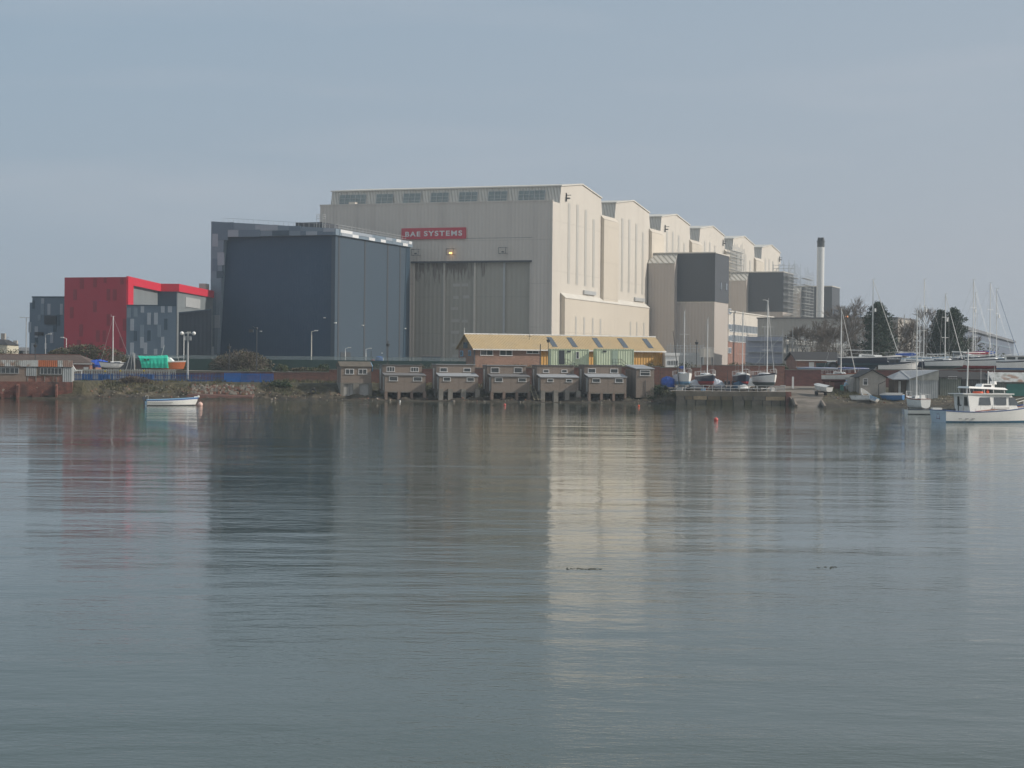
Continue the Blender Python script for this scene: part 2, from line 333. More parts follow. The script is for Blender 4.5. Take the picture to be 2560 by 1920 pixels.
cg = N.new('ShaderNodeValToRGB'); L.new(n1.outputs[0], cg.inputs[0]); el = cg.color_ramp.elements
el[0].position = .3; el[0].color = (.032, .030, .018, 1); el[1].position = .75; el[1].color = (.18, .15, .09, 1); q = el.new(.5); q.color = (.075, .067, .036, 1)
ad = N.new('ShaderNodeMath'); ad.operation = 'MULTIPLY_ADD'; L.new(n2.outputs[0], ad.inputs[0]); ad.inputs[1].default_value = 2.6; L.new(s.outputs[2], ad.inputs[2])
mr = N.new('ShaderNodeMapRange'); L.new(ad.outputs[0], mr.inputs[0]); mr.inputs[1].default_value = 1.9; mr.inputs[2].default_value = 2.6
mxx = N.new('ShaderNodeMixRGB'); L.new(mr.outputs[0], mxx.inputs[0]); L.new(cr.outputs[0], mxx.inputs[1]); L.new(cg.outputs[0], mxx.inputs[2])
wt = N.new('ShaderNodeMapRange'); L.new(s.outputs[2], wt.inputs[0]); wt.inputs[1].default_value = .25; wt.inputs[2].default_value = .65; wt.inputs[3].default_value = 1; wt.inputs[4].default_value = 0
wm = N.new('ShaderNodeMixRGB'); L.new(wt.outputs[0], wm.inputs[0]); L.new(mxx.outputs[0], wm.inputs[1]); 
mudn = N.new('ShaderNodeVectorMath'); mudn.operation = 'SCALE'; L.new(cr.outputs[0], mudn.inputs[0]); mudn.inputs['Scale'].default_value = .5; L.new(mudn.outputs[0], wm.inputs[2])
L.new(wm.outputs[0], b.inputs['Base Color'])
bpn = N.new('ShaderNodeBump'); bpn.inputs['Distance'].default_value = .6; L.new(n1.outputs[0], bpn.inputs['Height']); L.new(bpn.outputs[0], b.inputs['Normal'])
tag(g.build('river_bank', bm_), kind='structure')
gm = mat('yard_ground', (.16, .145, .12), .95, .3, .15)
u = MB(); u.box(-3500, 3500, 262.7, 6000, 1.0, 3.7); tag(u.build('ground', gm), kind='structure')
u = MB(); u.box(34.5, 140, 262.8, 330, 2.0, 4.4); tag(u.build('yard_ground', mat('yard_hardstanding', (.22, .2, .17), .95, .2, .3)), kind='structure')
u = MB(); u.quad([(21.3, 246.3, 1.72), (37.2, 246.3, 1.72), (37.2, 252, 1.8), (21.3, 252, 1.8)]); u.quad([(21.3, 252, 1.8), (37.2, 252, 1.8), (37.2, 256, 1.96), (21.3, 256, 1.96)]); u.quad([(21.3, 256, 1.96), (43, 256, 2.06), (43, 262.05, 2.36), (21.3, 262.05, 2.36)])
tag(u.build('quay_paving', mat('quay_hardstanding', (.23, .20, .17), .9, .25, .6, dirt=((.13, .12, .09), .5, .5, .7))), kind='structure')
# slipway apron and quay paving as sheets just above the bank
sl = MB()
for i in range(24):
    y0 = 231 + i * 1.0; y1 = y0 + 1.0; le = lambda y: lerp(36.1, 37.3, (y - 231) / 19) - (.8 if y > 247 else 0) * min(1, (y - 247) / 3 if y > 247 else 0); ri = lambda y: lerp(38.3, 42.6, (y - 231) / 19)
    sl.quad([(le(y0), y0, bank(38, y0) + .04), (ri(y0), y0, bank(41, y0) + .04), (ri(y1), y1, bank(41, y1) + .04), (le(y1), y1, bank(38, y1) + .04)])
tag(sl.build('slipway', mat('slipway_concrete', (.20, .17, .14), .9, .25, .7, dirt=((.08, .065, .045), .25, .45, .62))), kind='structure')
# water
wm_ = bpy.data.materials.new('estuary_water'); wm_.use_nodes = True; n = wm_.node_tree; N = n.nodes; L = n.links; b = N['Principled BSDF']
b.inputs['Base Color'].default_value = (.050, .068, .048, 1); b.inputs['IOR'].default_value = 1.36; b.inputs['Roughness'].default_value = .02
geo = N.new('ShaderNodeNewGeometry')
def wn(scale, sx_, sy_, det, rot=0, rough=.5):
    mp = N.new('ShaderNodeMapping'); L.new(geo.outputs['Position'], mp.inputs[0]); mp.inputs['Scale'].default_value = (sx_, sy_, 1); mp.inputs['Rotation'].default_value = (0, 0, rot)
    q = N.new('ShaderNodeTexNoise'); q.inputs['Scale'].default_value = scale; q.inputs['Detail'].default_value = det; q.inputs['Roughness'].default_value = rough; L.new(mp.outputs[0], q.inputs[0]); return q.outputs[0]
small = wn(1.0, 2.0, 4.0, 4, .15, .6); mid = wn(1.0, .45, 1.15, 3, -.3, .55); mid2 = wn(1.0, .3, .8, 3, .28, .5); big = wn(1.0, .07, .19, 2, .1); patch = wn(1.0, .016, .04, 5, .08, .65)
pm = N.new('ShaderNodeMapRange'); L.new(patch, pm.inputs[0]); pm.inputs[1].default_value = .42; pm.inputs[2].default_value = .66; pm.inputs[3].default_value = .45; pm.inputs[4].default_value = 1.15
def mul(a, k):
    q = N.new('ShaderNodeMath'); q.operation = 'MULTIPLY'; L.new(a, q.inputs[0])
    if isinstance(k, (int, float)): q.inputs[1].default_value = k
    else: L.new(k, q.inputs[1])
    return q.outputs[0]
def add(a, c_):
    q = N.new('ShaderNodeMath'); L.new(a, q.inputs[0]); L.new(c_, q.inputs[1]); return q.outputs[0]
SM, MI, BI = .011, .022, .07
iso = wn(1.0, .9, .8, 2, .5, .5)
fine = wn(1.0, 7.0, 11.0, 3, .3, .6)
sq = N.new('ShaderNodeSeparateXYZ'); L.new(geo.outputs['Position'], sq.inputs[0]); nr_ = N.new('ShaderNodeMapRange'); L.new(sq.outputs[1], nr_.inputs[0]); nr_.inputs[1].default_value = 62; nr_.inputs[2].default_value = 24; nr_.inputs[4].default_value = .0065
hh = add(add(mul(iso, .012), mul(mul(fine, nr_.outputs[0]), pm.outputs[0])), add(add(mul(mul(small, SM), pm.outputs[0]), mul(mul(add(mid, mid2), MI), pm.outputs[0])), mul(big, BI)))
bpn = N.new('ShaderNodeBump'); bpn.inputs['Distance'].default_value = 1.0; bpn.inputs['Strength'].default_value = 1.0; L.new(hh, bpn.inputs['Height']); L.new(bpn.outputs[0], b.inputs['Normal'])
u = MB(); u.quad([(-3500, -400, 0), (3500, -400, 0), (3500, 262.5, 0), (-3500, 262.5, 0)])
tag(u.build('water', wm_), kind='structure')
# ================================================================== large buildings
G = 3.7
PH = math.atan2(-.3345, .9423)
def zz(z): return z - G
creamb = mat('buff_cladding', (.60, .54, .455), .6, .05, .05, rib=.9, ribd=.03, streak=((.42, .38, .32), .5, .5, .8, .35), seam=9)
# ---------------- shipbuilding hall
D = F(8.87, 420, PH, G)
e = D.thing('shipbuilding_hall', 'huge cream ribbed-metal shipbuilding hall with six stepped roof bays and a red sign', 'building')
WD, LN, ZT = 58.4, 262.0, zz(42.45)
ax = lambda x, y, d=0: D.fr(x, y, d)
z3 = lambda X, Y_: (780 + X / 3.386, 430 + Y_ / 3.386)
dl = ax(*z3(835, 765))[0]; dr, dzt = ax(*z3(1862, 750))
m = MB(); m.box(-WD, 0, 2.4, LN, 0, ZT); m.build('main_walls', cream, e)
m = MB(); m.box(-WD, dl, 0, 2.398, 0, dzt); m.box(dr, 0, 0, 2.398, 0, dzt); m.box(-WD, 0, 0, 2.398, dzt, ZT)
m.box(-WD - .1, .1, -.1, .35, ZT + .003, ZT + .35); m.build('front_wall', creamsh, e)
MB().box(-.18, .14, -.14, .2, 0, ZT - .1).build('corner_trim', cream, e)
# horizontal joint lines, gutter drips
for k in range(6):
    c = 22.4 + 45 * k; d0, d1 = c - 16, c + 16
    t1, t2 = zz(46.4), zz(48.3); zb = ZT + .004
    m = MB(); A0 = -WD + .1
    m.quad([(0, d0 - 1, zb), (0, d1 + 1, zb), (0, d1, t1), (0, c, t2), (0, d0, t1)]); m.quad([(A0, d1 + 1, zb), (A0, d0 - 1, zb), (A0, d0, t1), (A0, c, t2), (A0, d1, t1)])
    m.quad([(A0, d0 - 1, zb), (0, d0 - 1, zb), (0, d0, t1), (A0, d0, t1)], 1); m.quad([(0, d1 + 1, zb), (A0, d1 + 1, zb), (A0, d1, t1), (0, d1, t1)], 1)
    bay = m.build('roof_bay', [cream, louvre], e)
    m = MB()
    for q0, q1, s0, s1 in ((d0 - .3, c, t1, t2), (c, d1 + .3, t2, t1)):
        m.hexa([(A0 - .3, q0, s0 + .02), (.25, q0, s0 + .02), (.25, q1, s1 + .02), (A0 - .3, q1, s1 + .02), (A0 - .3, q0, s0 + .3), (.25, q0, s0 + .3), (.25, q1, s1 + .3), (A0 - .3, q1, s1 + .3)])
    m.build('roof', rooflt, bay)
    if k == 0:
        for x0, x1 in ((245, 475), (565, 710), (800, 947), (1035, 1185), (1275, 1428), (1520, 1675), (1770, 1988)):
            f0, f1 = (x0 - 165) / 1945 , (x1 - 165) / 1945
            a0, a1 = A0 + (-A0) * f0 * 1.0, A0 + (-A0) * f1
            zl, zh = zb + .5, zb + 3.1
            df = lambda z: d0 - 1 + (z - zb) / (t1 - zb)
            w = MB(); w.hexa([(a0, df(zl) - .25, zl), (a1, df(zl) - .25, zl), (a1, df(zl) + .1, zl), (a0, df(zl) + .1, zl), (a0, df(zh) - .25, zh), (a1, df(zh) - .25, zh), (a1, df(zh) + .1, zh), (a0, df(zh) + .1, zh)])
            w.build('window', glazg, bay)
            w = MB()
            nn = int((a1 - a0) / 1.3)
            for q in range(nn + 1):
                aa = a0 + (a1 - a0) * q / nn; w.tube((aa, df(zl) - .33, zl), (aa, df(zh) - .33, zh), .07, n=4)
            for fz in (.33, .66):
                zq = zl + (zh - zl) * fz; w.tube((a0, df(zq) - .33, zq), (a1, df(zq) - .33, zq), .06, n=4)
            w.build('glazing_bar', metal, bay)
        w = MB(); a_ = ax(*z3(360, 265), 5)[0]; w.box(a_ - .8, a_ + .9, 3.4, 5.0, zb, zb + 1.1); w.build('plant_box', cream, bay)
    # translucent vertical strips on the side wall
    for s, top in ((-9.9, 43.0), (-3.4, 43.2), (3.3, 42.6), (9.9, 40.8)):
        MB().box(-.1, .07, c + s - .85, c + s + .85, zz(24.2), zz(top)).build('wall_strip', stripg, e)
    if k in (0, 1):
        MB().box(-.1, .45, c + 1.5, c + 11, zz(22.2), zz(23.1)).build('wall_vent', metal, e)
    if k in (0, 2, 3, 5):
        q = MB(); dq = c - 12.5 if k in (0, 2) else c + 14; zq = zz(44.3 if k != 2 else 43.6)
        q.box(0.05, .3, dq - .1, dq + .1, zq - 1.1, zq + .9); q.box(.2, 1.3, dq - .1, dq + .1, zq + .3, zq + .45); q.box(.2, 1.0, dq - .3, dq + .4, zq - .5, zq - .2); q.build('wall_bracket', metald, e)
    if k < 5:
        g0, g1 = d1 + .02, d1 + 12.98
        q = MB(); q.box(-.2, .85, g0, g1, 0, zz(41.3)); q.quad([(-.0, g0 - .1, zz(42.3)), (.87, g0 - .1, zz(41.35)), (.87, g1 + .1, zz(41.35)), (0, g1 + .1, zz(42.3))]); q.quad([(0, g0, zz(42.2)), (0, g0, zz(41.3)), (.84, g0, zz(41.3))])
        q.build('wall_buttress', creamb, e)
# low lean-to along the foot of the side wall
m = MB(); L0, L1 = 6.5, 80.5
m.prism([(-.1, L0, 0), (1.15, L0, 0), (1.15, L0, zz(20.6)), (-.1, L0, zz(21.7))], (0, L1 - L0, 0)); o = m.build('side_lean_to', creamb, e)
MB().prism([(0.02, L0 - .2, zz(21.85)), (1.3, L0 - .2, zz(20.72)), (1.3, L0 - .2, zz(20.55)), (.0, L0 - .2, zz(21.65))], (0, L1 - L0, 0)).build('roof', rooflt, o)
for dq in (15, 21.5, 28.5, 35, 62, 68, 75):
    MB().box(1.1, 1.2, dq - .6, dq + .6, 1.5, zz(16.5)).build('wall_strip', stripg, e)
# dock door
b_ = [ax(*z3(x, 800), 1.2)[0] for x in (874, 1125, 1382, 1632, 1853)]
doorst = mat('stained_door_cladding', (.385, .365, .315), .65, .06, .08, rib=1.1, ribd=.05, seam=8.5)
# rust and soot stain with its own shape near the head of the first leaves
n = doorst.node_tree; N = n.nodes; Lk = n.links; bs = N['Principled BSDF']; src = bs.inputs['Base Color'].links[0].from_socket
t_ = N.new('ShaderNodeTexCoord'); mp = N.new('ShaderNodeMapping'); mp.inputs['Scale'].default_value = (1.2, 1, .16); Lk.new(t_.outputs['Object'], mp.inputs[0])
q = N.new('ShaderNodeTexNoise'); q.inputs['Scale'].default_value = 1.6; q.inputs['Detail'].default_value = 6; Lk.new(mp.outputs[0], q.inputs[0])
s_ = N.new('ShaderNodeSeparateXYZ'); Lk.new(t_.outputs['Object'], s_.inputs[0])
ma = N.new('ShaderNodeMapRange'); Lk.new(s_.outputs[2], ma.inputs[0]); ma.inputs[1].default_value = dzt - 8; ma.inputs[2].default_value = dzt - 1.5
ml = N.new('ShaderNodeMapRange'); Lk.new(s_.outputs[0], ml.inputs[0]); ml.inputs[1].default_value = b_[0] + 22; ml.inputs[2].default_value = b_[0] + 12; ml.inputs[3].default_value = .35; ml.inputs[4].default_value = 1
md = N.new('ShaderNodeMath'); md.operation = 'MULTIPLY'; Lk.new(ma.outputs[0], md.inputs[0]); Lk.new(ml.outputs[0], md.inputs[1])
mm = N.new('ShaderNodeMath'); mm.operation = 'MULTIPLY_ADD'; Lk.new(md.outputs[0], mm.inputs[0]); mm.inputs[1].default_value = .42; Lk.new(q.outputs[0], mm.inputs[2])
mr = N.new('ShaderNodeMapRange'); Lk.new(mm.outputs[0], mr.inputs[0]); mr.inputs[1].default_value = .76; mr.inputs[2].default_value = .9; mr.inputs[4].default_value = .85
mi = N.new('ShaderNodeMixRGB'); Lk.new(mr.outputs[0], mi.inputs[0]); Lk.new(src, mi.inputs[1]); mi.inputs[2].default_value = (.14, .105, .085, 1); Lk.new(mi.outputs[0], bs.inputs['Base Color'])
for i in range(4):
    dd = 1.0 + .35 * (i % 2)
    lf = MB().box(b_[i], b_[i + 1], dd, dd + .5, 0, dzt + .3).build('door_leaf', doorst, e)
    if i < 3:
        MB().box(b_[i + 1] - .22, b_[i + 1] + .22, .75, dd + .1, 0, dzt - .05).build('edge_rail', cream if i < 2 else metal, lf)
    if i == 1:
        for (x, y) in ((1223, 958), (1293, 956), (1217, 1062), (1303, 1057), (1205, 1157), (1215, 1260), (1292, 1263), (1210, 1357), (1197, 1465), (1218, 1560)):
            a_, z_ = ax(*z3(x, y), 1.3); wv = .55 + .5 * hsh(x, y); MB().box(a_ - wv, a_ + wv, 1.27, 1.36, z_ - .35, z_ + .35).build('patch_panel', stripg, lf)
MB().box(dl + .02, b_[0] - .02, .5, 1.6, 0, dzt + .3).build('door_jamb', creamsh, e)
MB().box(b_[4] + .02, dr - .02, .3, 1.6, 0, dzt + .3).build('door_jamb', creamsh, e)
a0, z0_ = ax(*z3(918, 1562)); a1, _ = ax(*z3(1072, 1562))
pd = MB().box(a0, a1, .7, 1.04, 0, z0_).build('vehicle_door', mat('blue_grey_door', (.13, .16, .19), .5, .1), e)
MB().box(a0 - .2, a1 + .2, .6, 1.0, z0_, z0_ + .4).build('lintel', creamd, pd)
MB().box(dl, dr, -.08, .5, dzt - .3, dzt + .1).build('door_head_rail', dark, e)
MB().box(-WD + 12, dr, -.03, .1, *[ax(*z3(1862, q))[1] for q in (556, 552)]).build('joint_line', mat('shadow_gap', (.25, .24, .23)), e)
# sign
sa0, sz0 = ax(*z3(757, 572), -.3); sa1, sz1 = ax(*z3(1302, 468), -.3)
sg = MB().box(sa0, sa1, -.35, .05, sz0, sz1).build('sign_board', mat('red_sign_face', (.52, .035, .06), .5, .06), e)
for word_, wx0, wx1, wy0, wy1 in (('BAE', 790, 918, 548, 504), ('SYSTEMS', 948, 1272, 544, 494)):
  cu = bpy.data.curves.new('lettering', 'FONT'); cu.body = word_; cu.size = 1; cu.extrude = .02; cu.offset = .03; cu.space_character = 1.25
  to = bpy.data.objects.new('lettering', cu); col.objects.link(to)
  dg = bpy.context.evaluated_depsgraph_get(); me = bpy.data.meshes.new_from_object(to.evaluated_get(dg)); bpy.data.objects.remove(to)
  xs_ = [v.co.x for v in me.vertices]; ys_ = [v.co.y for v in me.vertices]
  la0, lz0 = ax(*z3(wx0, wy0), -.3); la1, lz1 = ax(*z3(wx1, wy1), -.3)
  for v in me.vertices:
    fx = (v.co.x - min(xs_)) / (max(xs_) - min(xs_)); fy = (v.co.y - min(ys_)) / (max(ys_) - min(ys_)); v.co = (la0 + fx * (la1 - la0), -.36 - v.co.z * 2, lerp(lz0, lz1 , fy))
  me.materials.clear(); me.materials.append(mat('white_lettering', (.70, .70, .70), .5, .03)); lo = bpy.data.objects.new('lettering', me); col.objects.link(lo); lo.parent = sg
for i, (x, y) in enumerate(((875, 680), (1170, 675), (1612, 665))):
    a_, z_ = ax(*z3(x, y), -1); m = MB()
    for s in (-1, 1):
        m.tube((a_ + s * .85, -1.3, z_ - .7), (a_ + s * .85, -1.3, z_ + .7), .06, n=4); m.tube((a_ + s * .85, 0, z_ + .7), (a_ + s * .85, -1.3, z_ + .7), .06, n=4); m.tube((a_ + s * .85, 0, z_ - .7), (a_ + s * .85, -1.3, z_ - .7), .06, n=4)
    for s in (-.7, .7): m.tube((a_ - .85, -1.3, z_ + s), (a_ + .85, -1.3, z_ + s), .06, n=4)
    fl = m.build('floodlight_frame', metald, e)
    MB().box(a_ - .26, a_ + .26, -1.0, -.6, z_ - .42, z_ - .16).build('floodlight', mat('lit_lamp', (1, .5, .1), .5, 0, emit=((1, .5, .12), 5)) if i == 1 else metald, fl)
# ---------------- three office blocks against the hall side
z4 = lambda X, Y_: (1350 + X / 3.386, 430 + Y_ / 3.386)
def block(k, label):
    B = F(*D.w(0, 85 + 90 * k)[:2], PH, G); e = B.thing('office_block', label, 'building', 'tall blocks standing against the side of the hall')
    ZH, ZM, W_, DP = zz(35.5 - .6 * k), zz(22.5), 17.95 if k == 0 else 18.6, 16.4
    MB().box(.0, W_, 0, DP, 0, ZM).build('lower_wall', creamd if k == 0 else creamd, e)
    MB().box(-.02, W_ + .12, -.15, DP + .1, ZM + .01, ZH).build('upper_cladding', charc, e)
    MB().box(-.2, W_ + .3, -.3, DP + .3, ZH + .01, ZH + .3).build('roof', rooflt, e)
    t0, t1 = .35, 7.6; zo = zz(32.6 - .5 * k)
    m = MB(); m.prism([(t0, -3, 0), (t0, -3, zo), (t0, -.12, ZH - .4), (t0, -.12, 0)], (t1 - t0, 0, 0)); tw = m.build('stair_tower', creamd, e)
    MB().prism([(t0 - .1, -3.15, zo + .02), (t0 - .1, -3.15, zo + .2), (t0 - .1, -.16, ZH - .15), (t0 - .1, -.16, ZH - .33)], (t1 - t0 + .2, 0, 0)).build('roof', louvre, tw)
    if k == 0:
        for (x0, x1, y0, y1) in ((1590, 1615, 1155, 1205), (1590, 1615, 1285, 1335), (1590, 1615, 1383, 1433), (1590, 1615, 1485, 1535), (1522, 1532, 930, 1000), (1565, 1580, 938, 1005)):
            da, zt = B.sd(*z4(x0, y0), W_); db, zb = B.sd(*z4(x1, y1), W_)
            w = MB().box(W_ - .1, W_ + .2, da, db, zb, zt).build('window', frame if y0 > 1100 else dark, e)
            MB().box(W_, W_ + .23, da + .12, db - .12, zb + .12, zt - .12).build('pane', glassg, w)
        MB().box(W_ - 14.5, W_ - .2, -.06, .02, ZM - .3, ZM).build('joint_trim', cream, e)
    for q in range(9):
        pass
    return B, e
B1, e1 = block(0, 'dark blue and taupe tower block nearest the camera, windows down its right side')
B2, e2 = block(1, 'second dark blue tower block, its right side wrapped in scaffolding')
B3, e3 = block(2, 'farthest dark blue tower block, partly behind the tall chimney')
# long low office wing behind the first block
Wg = F(*D.w(17.95, 101.9)[:2], PH, G); e = Wg.thing('office_wing', 'low cream office wing with ribbon windows and a brick ground floor beside the tower block', 'building')
zt = zz(20.3)
MB().box(-14, 0, .15, 62, zz(12.0), zt).build('upper_wall', cream, e)
MB().box(-14, -.06, .15, 62, 0, zz(12.0) - .01).build('ground_floor_wall', brickbr, e)
MB().box(-14.2, .25, .1, 62.3, zt + .01, zt + .35).build('roof', rooflt, e)
for zl, zh in ((14.9, 16.9), (12.1, 13.9)):
    w = MB().box(-.2, .05, 1.5, 60, zz(zl), zz(zh)).build('ribbon_window', glassg, e)
    m = MB()
    for q in range(30): m.box(-.1, .11, 1.5 + q * 2, 1.65 + q * 2, zz(zl), zz(zh))
    m.box(-.1, .13, 1.4, 60.1, zz(zl) - .12, zz(zl) - .005); m.build('window_bars', frame, w)
# low link roofs behind, between blocks
Lw = F(*D.w(2, 120)[:2], PH, G); e = Lw.thing('workshop_annex', 'flat-roofed taupe annex under the second tower block', 'building')
MB().box(0, 12, 0, 150, 0, zz(20)).build('wall', creamd, e); MB().box(-.2, 12.2, -.2, 150.2, zz(20) + .01, zz(20.4)).build('roof', rooflt, e)
# ---------------- long grey shed in front of them
a_, b__ = ray(1894, 797); Sx = F(a_ * 480, 480, math.atan2(-15, 33.4), G)
e = Sx.thing('grey_shed', 'long plain grey metal shed with a flat roofline behind the bare trees', 'building')
Wx = Sx.fr(2244, 796.5)[0]; zt = Sx.fr(1894, 797)[1]
MB().box(0, Wx, 0, 24, 0, zt).build('walls', mat('mid_grey_cladding', (.34, .33, .31), .65, .06, .1, rib=.8, ribd=.03), e)
MB().box(-.2, Wx + .2, -.25, 24.2, zt + .01, zt + .35).build('roof', felt, e)
MB().box(Wx, Wx + .12, .1, 24, .1, zt - .1).build('end_wall', concl, e)
# ---------------- scaffolded white building
def scaffold(e, pts, z0, z1, lift=2.0, bay=2.2, off=1.2, r=.05, name='scaffold', top=1.0):
    m = MB()
    for (p, q) in zip(pts, pts[1:]):
        p = Vector(p); q = Vector(q); n_ = max(1, int((q - p).length / bay)); dr_ = (q - p).normalized(); nr_ = Vector((dr_.y, -dr_.x))
        nz_ = int((z1 - z0) / lift)
        for i in range(n_ + 1):
            for o_ in (.35, off):
                c = p + (q - p) * (i / n_) + nr_ * o_; m.tube((c.x, c.y, z0), (c.x, c.y, z1 + (top * (.4 + hsh(i, o_)) if o_ == off else 0)), r, n=4, cap=False)
        for j in range(1, nz_ + 1):
            z_ = z0 + j * lift
            for o_ in (.35, off):
                for dz_ in ((0, 1.0) if o_ == off else (0,)):
                    c0 = p + nr_ * o_; c1 = q + nr_ * o_; m.tube((c0.x, c0.y, z_ + dz_), (c1.x, c1.y, z_ + dz_), r, n=4, cap=False)
            c0 = p + nr_ * .4; c1 = q + nr_ * .4; d0_ = p + nr_ * (off - .05); d1_ = q + nr_ * (off - .05)
            m.hexa([(c0.x, c0.y, z_ - .04), (d0_.x, d0_.y, z_ - .04), (d1_.x, d1_.y, z_ - .04), (c1.x, c1.y, z_ - .04), (c0.x, c0.y, z_ + .02), (d0_.x, d0_.y, z_ + .02), (d1_.x, d1_.y, z_ + .02), (c1.x, c1.y, z_ + .02)])
        for i in range(0, n_, 3):
            c0 = p + (q - p) * (i / n_) + nr_ * off; c1 = p + (q - p) * (min(n_, i + 2) / n_) + nr_ * off; m.tube((c0.x, c0.y, z0), (c1.x, c1.y, z1), r, n=4, cap=False)
    return m.build(name, metal, e)
x_, b__ = ray(1957, 840); Sc = F(x_ * 330, 330, math.atan2(-.33, .944), G)
e = Sc.thing('scaffolded_building', 'low white building wrapped in scaffolding with a grey sheeted end', 'building')
zt = Sc.fr(1957, 841)[1]; aL = Sc.fr(1872, 842)[0]
MB().box(aL, 0, .3, 98, 0, zt - .3).build('walls', whited, e)
MB().box(aL - .3, .4, .1, 98.2, zt - .29, zt - .05).build('roof', felt, e)
sh = MB(); sh.box(aL - .4, .2, -.9, -.8, 1.2, zt - .1); sh.build('end_sheeting', sheet_, e)
for i in range(18):
    MB().box(-.05, .1, 6 + 5 * i, 8.2 + 5 * i, zt - 4.2, zt - 1.2).build('pilaster', stripg, e)
    MB().box(-.05, .06, 3.2 + 5 * i, 5.2 + 5 * i, zt - 3.6, zt - 1.5).build('window', glassg, e)
scaffold(e, [(0.3, 0), (.3, 98)], 0, zt + .3, 2.0, 2.6, 1.5, .07, 'side_scaffold', 1.6)
scaffold(e, [(aL, -.2), (.3, -.2)], 0, zt + .3, 2.0, 2.2, 1.4, .06, 'end_scaffold', 1.4)
# scaffolds on the hall and the second block
BS = F(*D.w(0, 175)[:2], PH, G)
S2 = thing('scaffold_tower', 'tall scaffold tower wrapping the right side of the second tower block', 'scaffold', (*D.w(0, 175)[:2], G), PH)
zb_ = zz(35.5)
for lv, (o0, hh_) in enumerate(((0, zb_),)):
    scaffold(S2, [(18.9, -1), (18.9, 19.5)], 10, hh_, 2.0, 1.8, 1.6, .05, 'scaffold_bays', 2.5)
    scaffold(S2, [(21.2, 14), (21.2, 30)], 10, hh_ - 1, 2.0, 1.8, 1.8, .05, 'scaffold_bays', 2.5)
    scaffold(S2, [(12, 18), (19, 18)], zb_, zb_ + 3, 1.5, 1.6, 1.6, .07, 'roof_platform', 2)
S3 = thing('roof_scaffold', 'scaffolding climbing the roof gap between the fourth and fifth hall bays', 'scaffold', (*D.w(0, 180)[:2], zz(0) + G), PH)
scaffold(S3, [(1.1, -8), (1.1, 12)], 24, zz(46), 2.0, 1.8, 1.4, .07, 'scaffold_bays', 2)
# ---------------- dark building (navy, left of the hall)
C = F(-37.4, 386, PH, G); z2 = lambda X, Y_: (480 + X / 3.687, 500 + Y_ / 3.687)
e = C.thing('navy_assembly_hall', 'large navy assembly hall with a leaning blue-grey frame and chequered fascia', 'building')
aL = -29.0; zr, zl = zz(33.2), zz(35.2); zi = zz(31.85)
il_t = C.fr(562.7, 593.6, 0)[0]; il_b = C.fr(543.0, 900, 0)[0]
MB().box(aL + .5, -.2, .9, 40.3, 0, zi + .3).build('front_wall', navy, e)
MB().box(-.9, 0, .3, 40.3, 0, zi + .2).build('side_wall', slate, e)
m = MB(); ZR = lambda a: zr + (zl - zr) * (a / aL)
m.hexa([(aL, -.5, zi), (0.4, -.5, zi), (.4, 1.2, zi), (aL, 1.2, zi), (aL, -.5, zl), (.4, -.5, zr), (.4, 1.2, zr), (aL, 1.2, zl)])
m.hexa([(aL, -.5, 0), (il_b, -.5, 0), (il_b, .95, 0), (aL, .95, 0), (aL, -.5, zi - .003), (il_t, -.5, zi - .003), (il_t, .95, zi - .003), (aL, .95, zi - .003)])
m.box(aL, aL + 1, .96, 40.3, 0, zl - .02)
m.box(-.6, .5, 1.21, 41.0, zi, zr - .01)
fr_ = m.build('chequered_frame', [p2], e)
def patch(rects, plane, d, mats, fr=None, par=None, nm='cladding_panel', C=C, z2=z2):
    for i, (x0, x1, y0, y1, mi) in enumerate(rects):
        if plane == 'f':
            a0, za = C.fr(*z2(x0, y0), d); a1, zb = C.fr(*z2(x1, y1), d)
            MB().box(a0, a1, d - .06 - .004 * (i % 5), d + .1, zb, za).build(nm, mi, par)
        else:
            a0, za = C.sd(*z2(x0, y0), d); a1, zb = C.sd(*z2(x1, y1), d)
            MB().box(d - .1, d + .06 + .004 * (i % 5), a0, a1, zb, za).build(nm, mi, par)
patch([(585, 790, 232, 280, p3), (332, 433, 277, 338, p3), (189, 240, 312, 428, p3), (236, 297, 484, 600, p3), (211, 256, 1062, 1178, p3), (176, 200, 1352, 1470, p3), (1052, 1155, 290, 322, p3),
       (240, 330, 270, 370, p1), (430, 630, 275, 338, p1), (740, 895, 282, 328, p0), (895, 1000, 240, 285, p1), (189, 240, 205, 312, p1), (240, 385, 207, 270, p1), (189, 236, 540, 655, p1), (228, 285, 655, 720, p0),
       (186, 225, 855, 1060, p1), (225, 270, 830, 950, p2), (180, 212, 1180, 1350, p1), (1212, 1315, 262, 292, p3), (400, 585, 222, 275, p2), (1000, 1052, 285, 325, p1), (1155, 1300, 288, 322, p1)], 'f', -.5, None, par=fr_)
sidefr = [(0.01, .16, 0, .5, p4), (.16, .30, 0, .5, p3), (.16, .24, .5, 1, p4), (.3, .42, 0, .5, p3), (.38, .46, .5, 1, p4), (.46, .52, 0, .5, p2), (.54, .61, .5, 1, p4), (.61, .7, 0, .5, p3), (.76, .83, 0, .5, p4), (.86, .93, .5, 1, p4), (.95, .99, 0, .5, p4), (.83, .95, 0, .5, p3), (.02, .16, .5, 1, p3), (.7, .78, .5, 1, p2)]
for i, (f0, f1, g0, g1, mi) in enumerate(sidefr):
    zt_, zb_2 = zr - .05, zi + .03; MB().box(.3, .56 + .004 * (i % 4), 1.3 + f0 * 39.6, 1.3 + f1 * 39.6, lerp(zt_, zb_2, g1), lerp(zt_, zb_2, g0)).build('cladding_panel', mi, fr_)
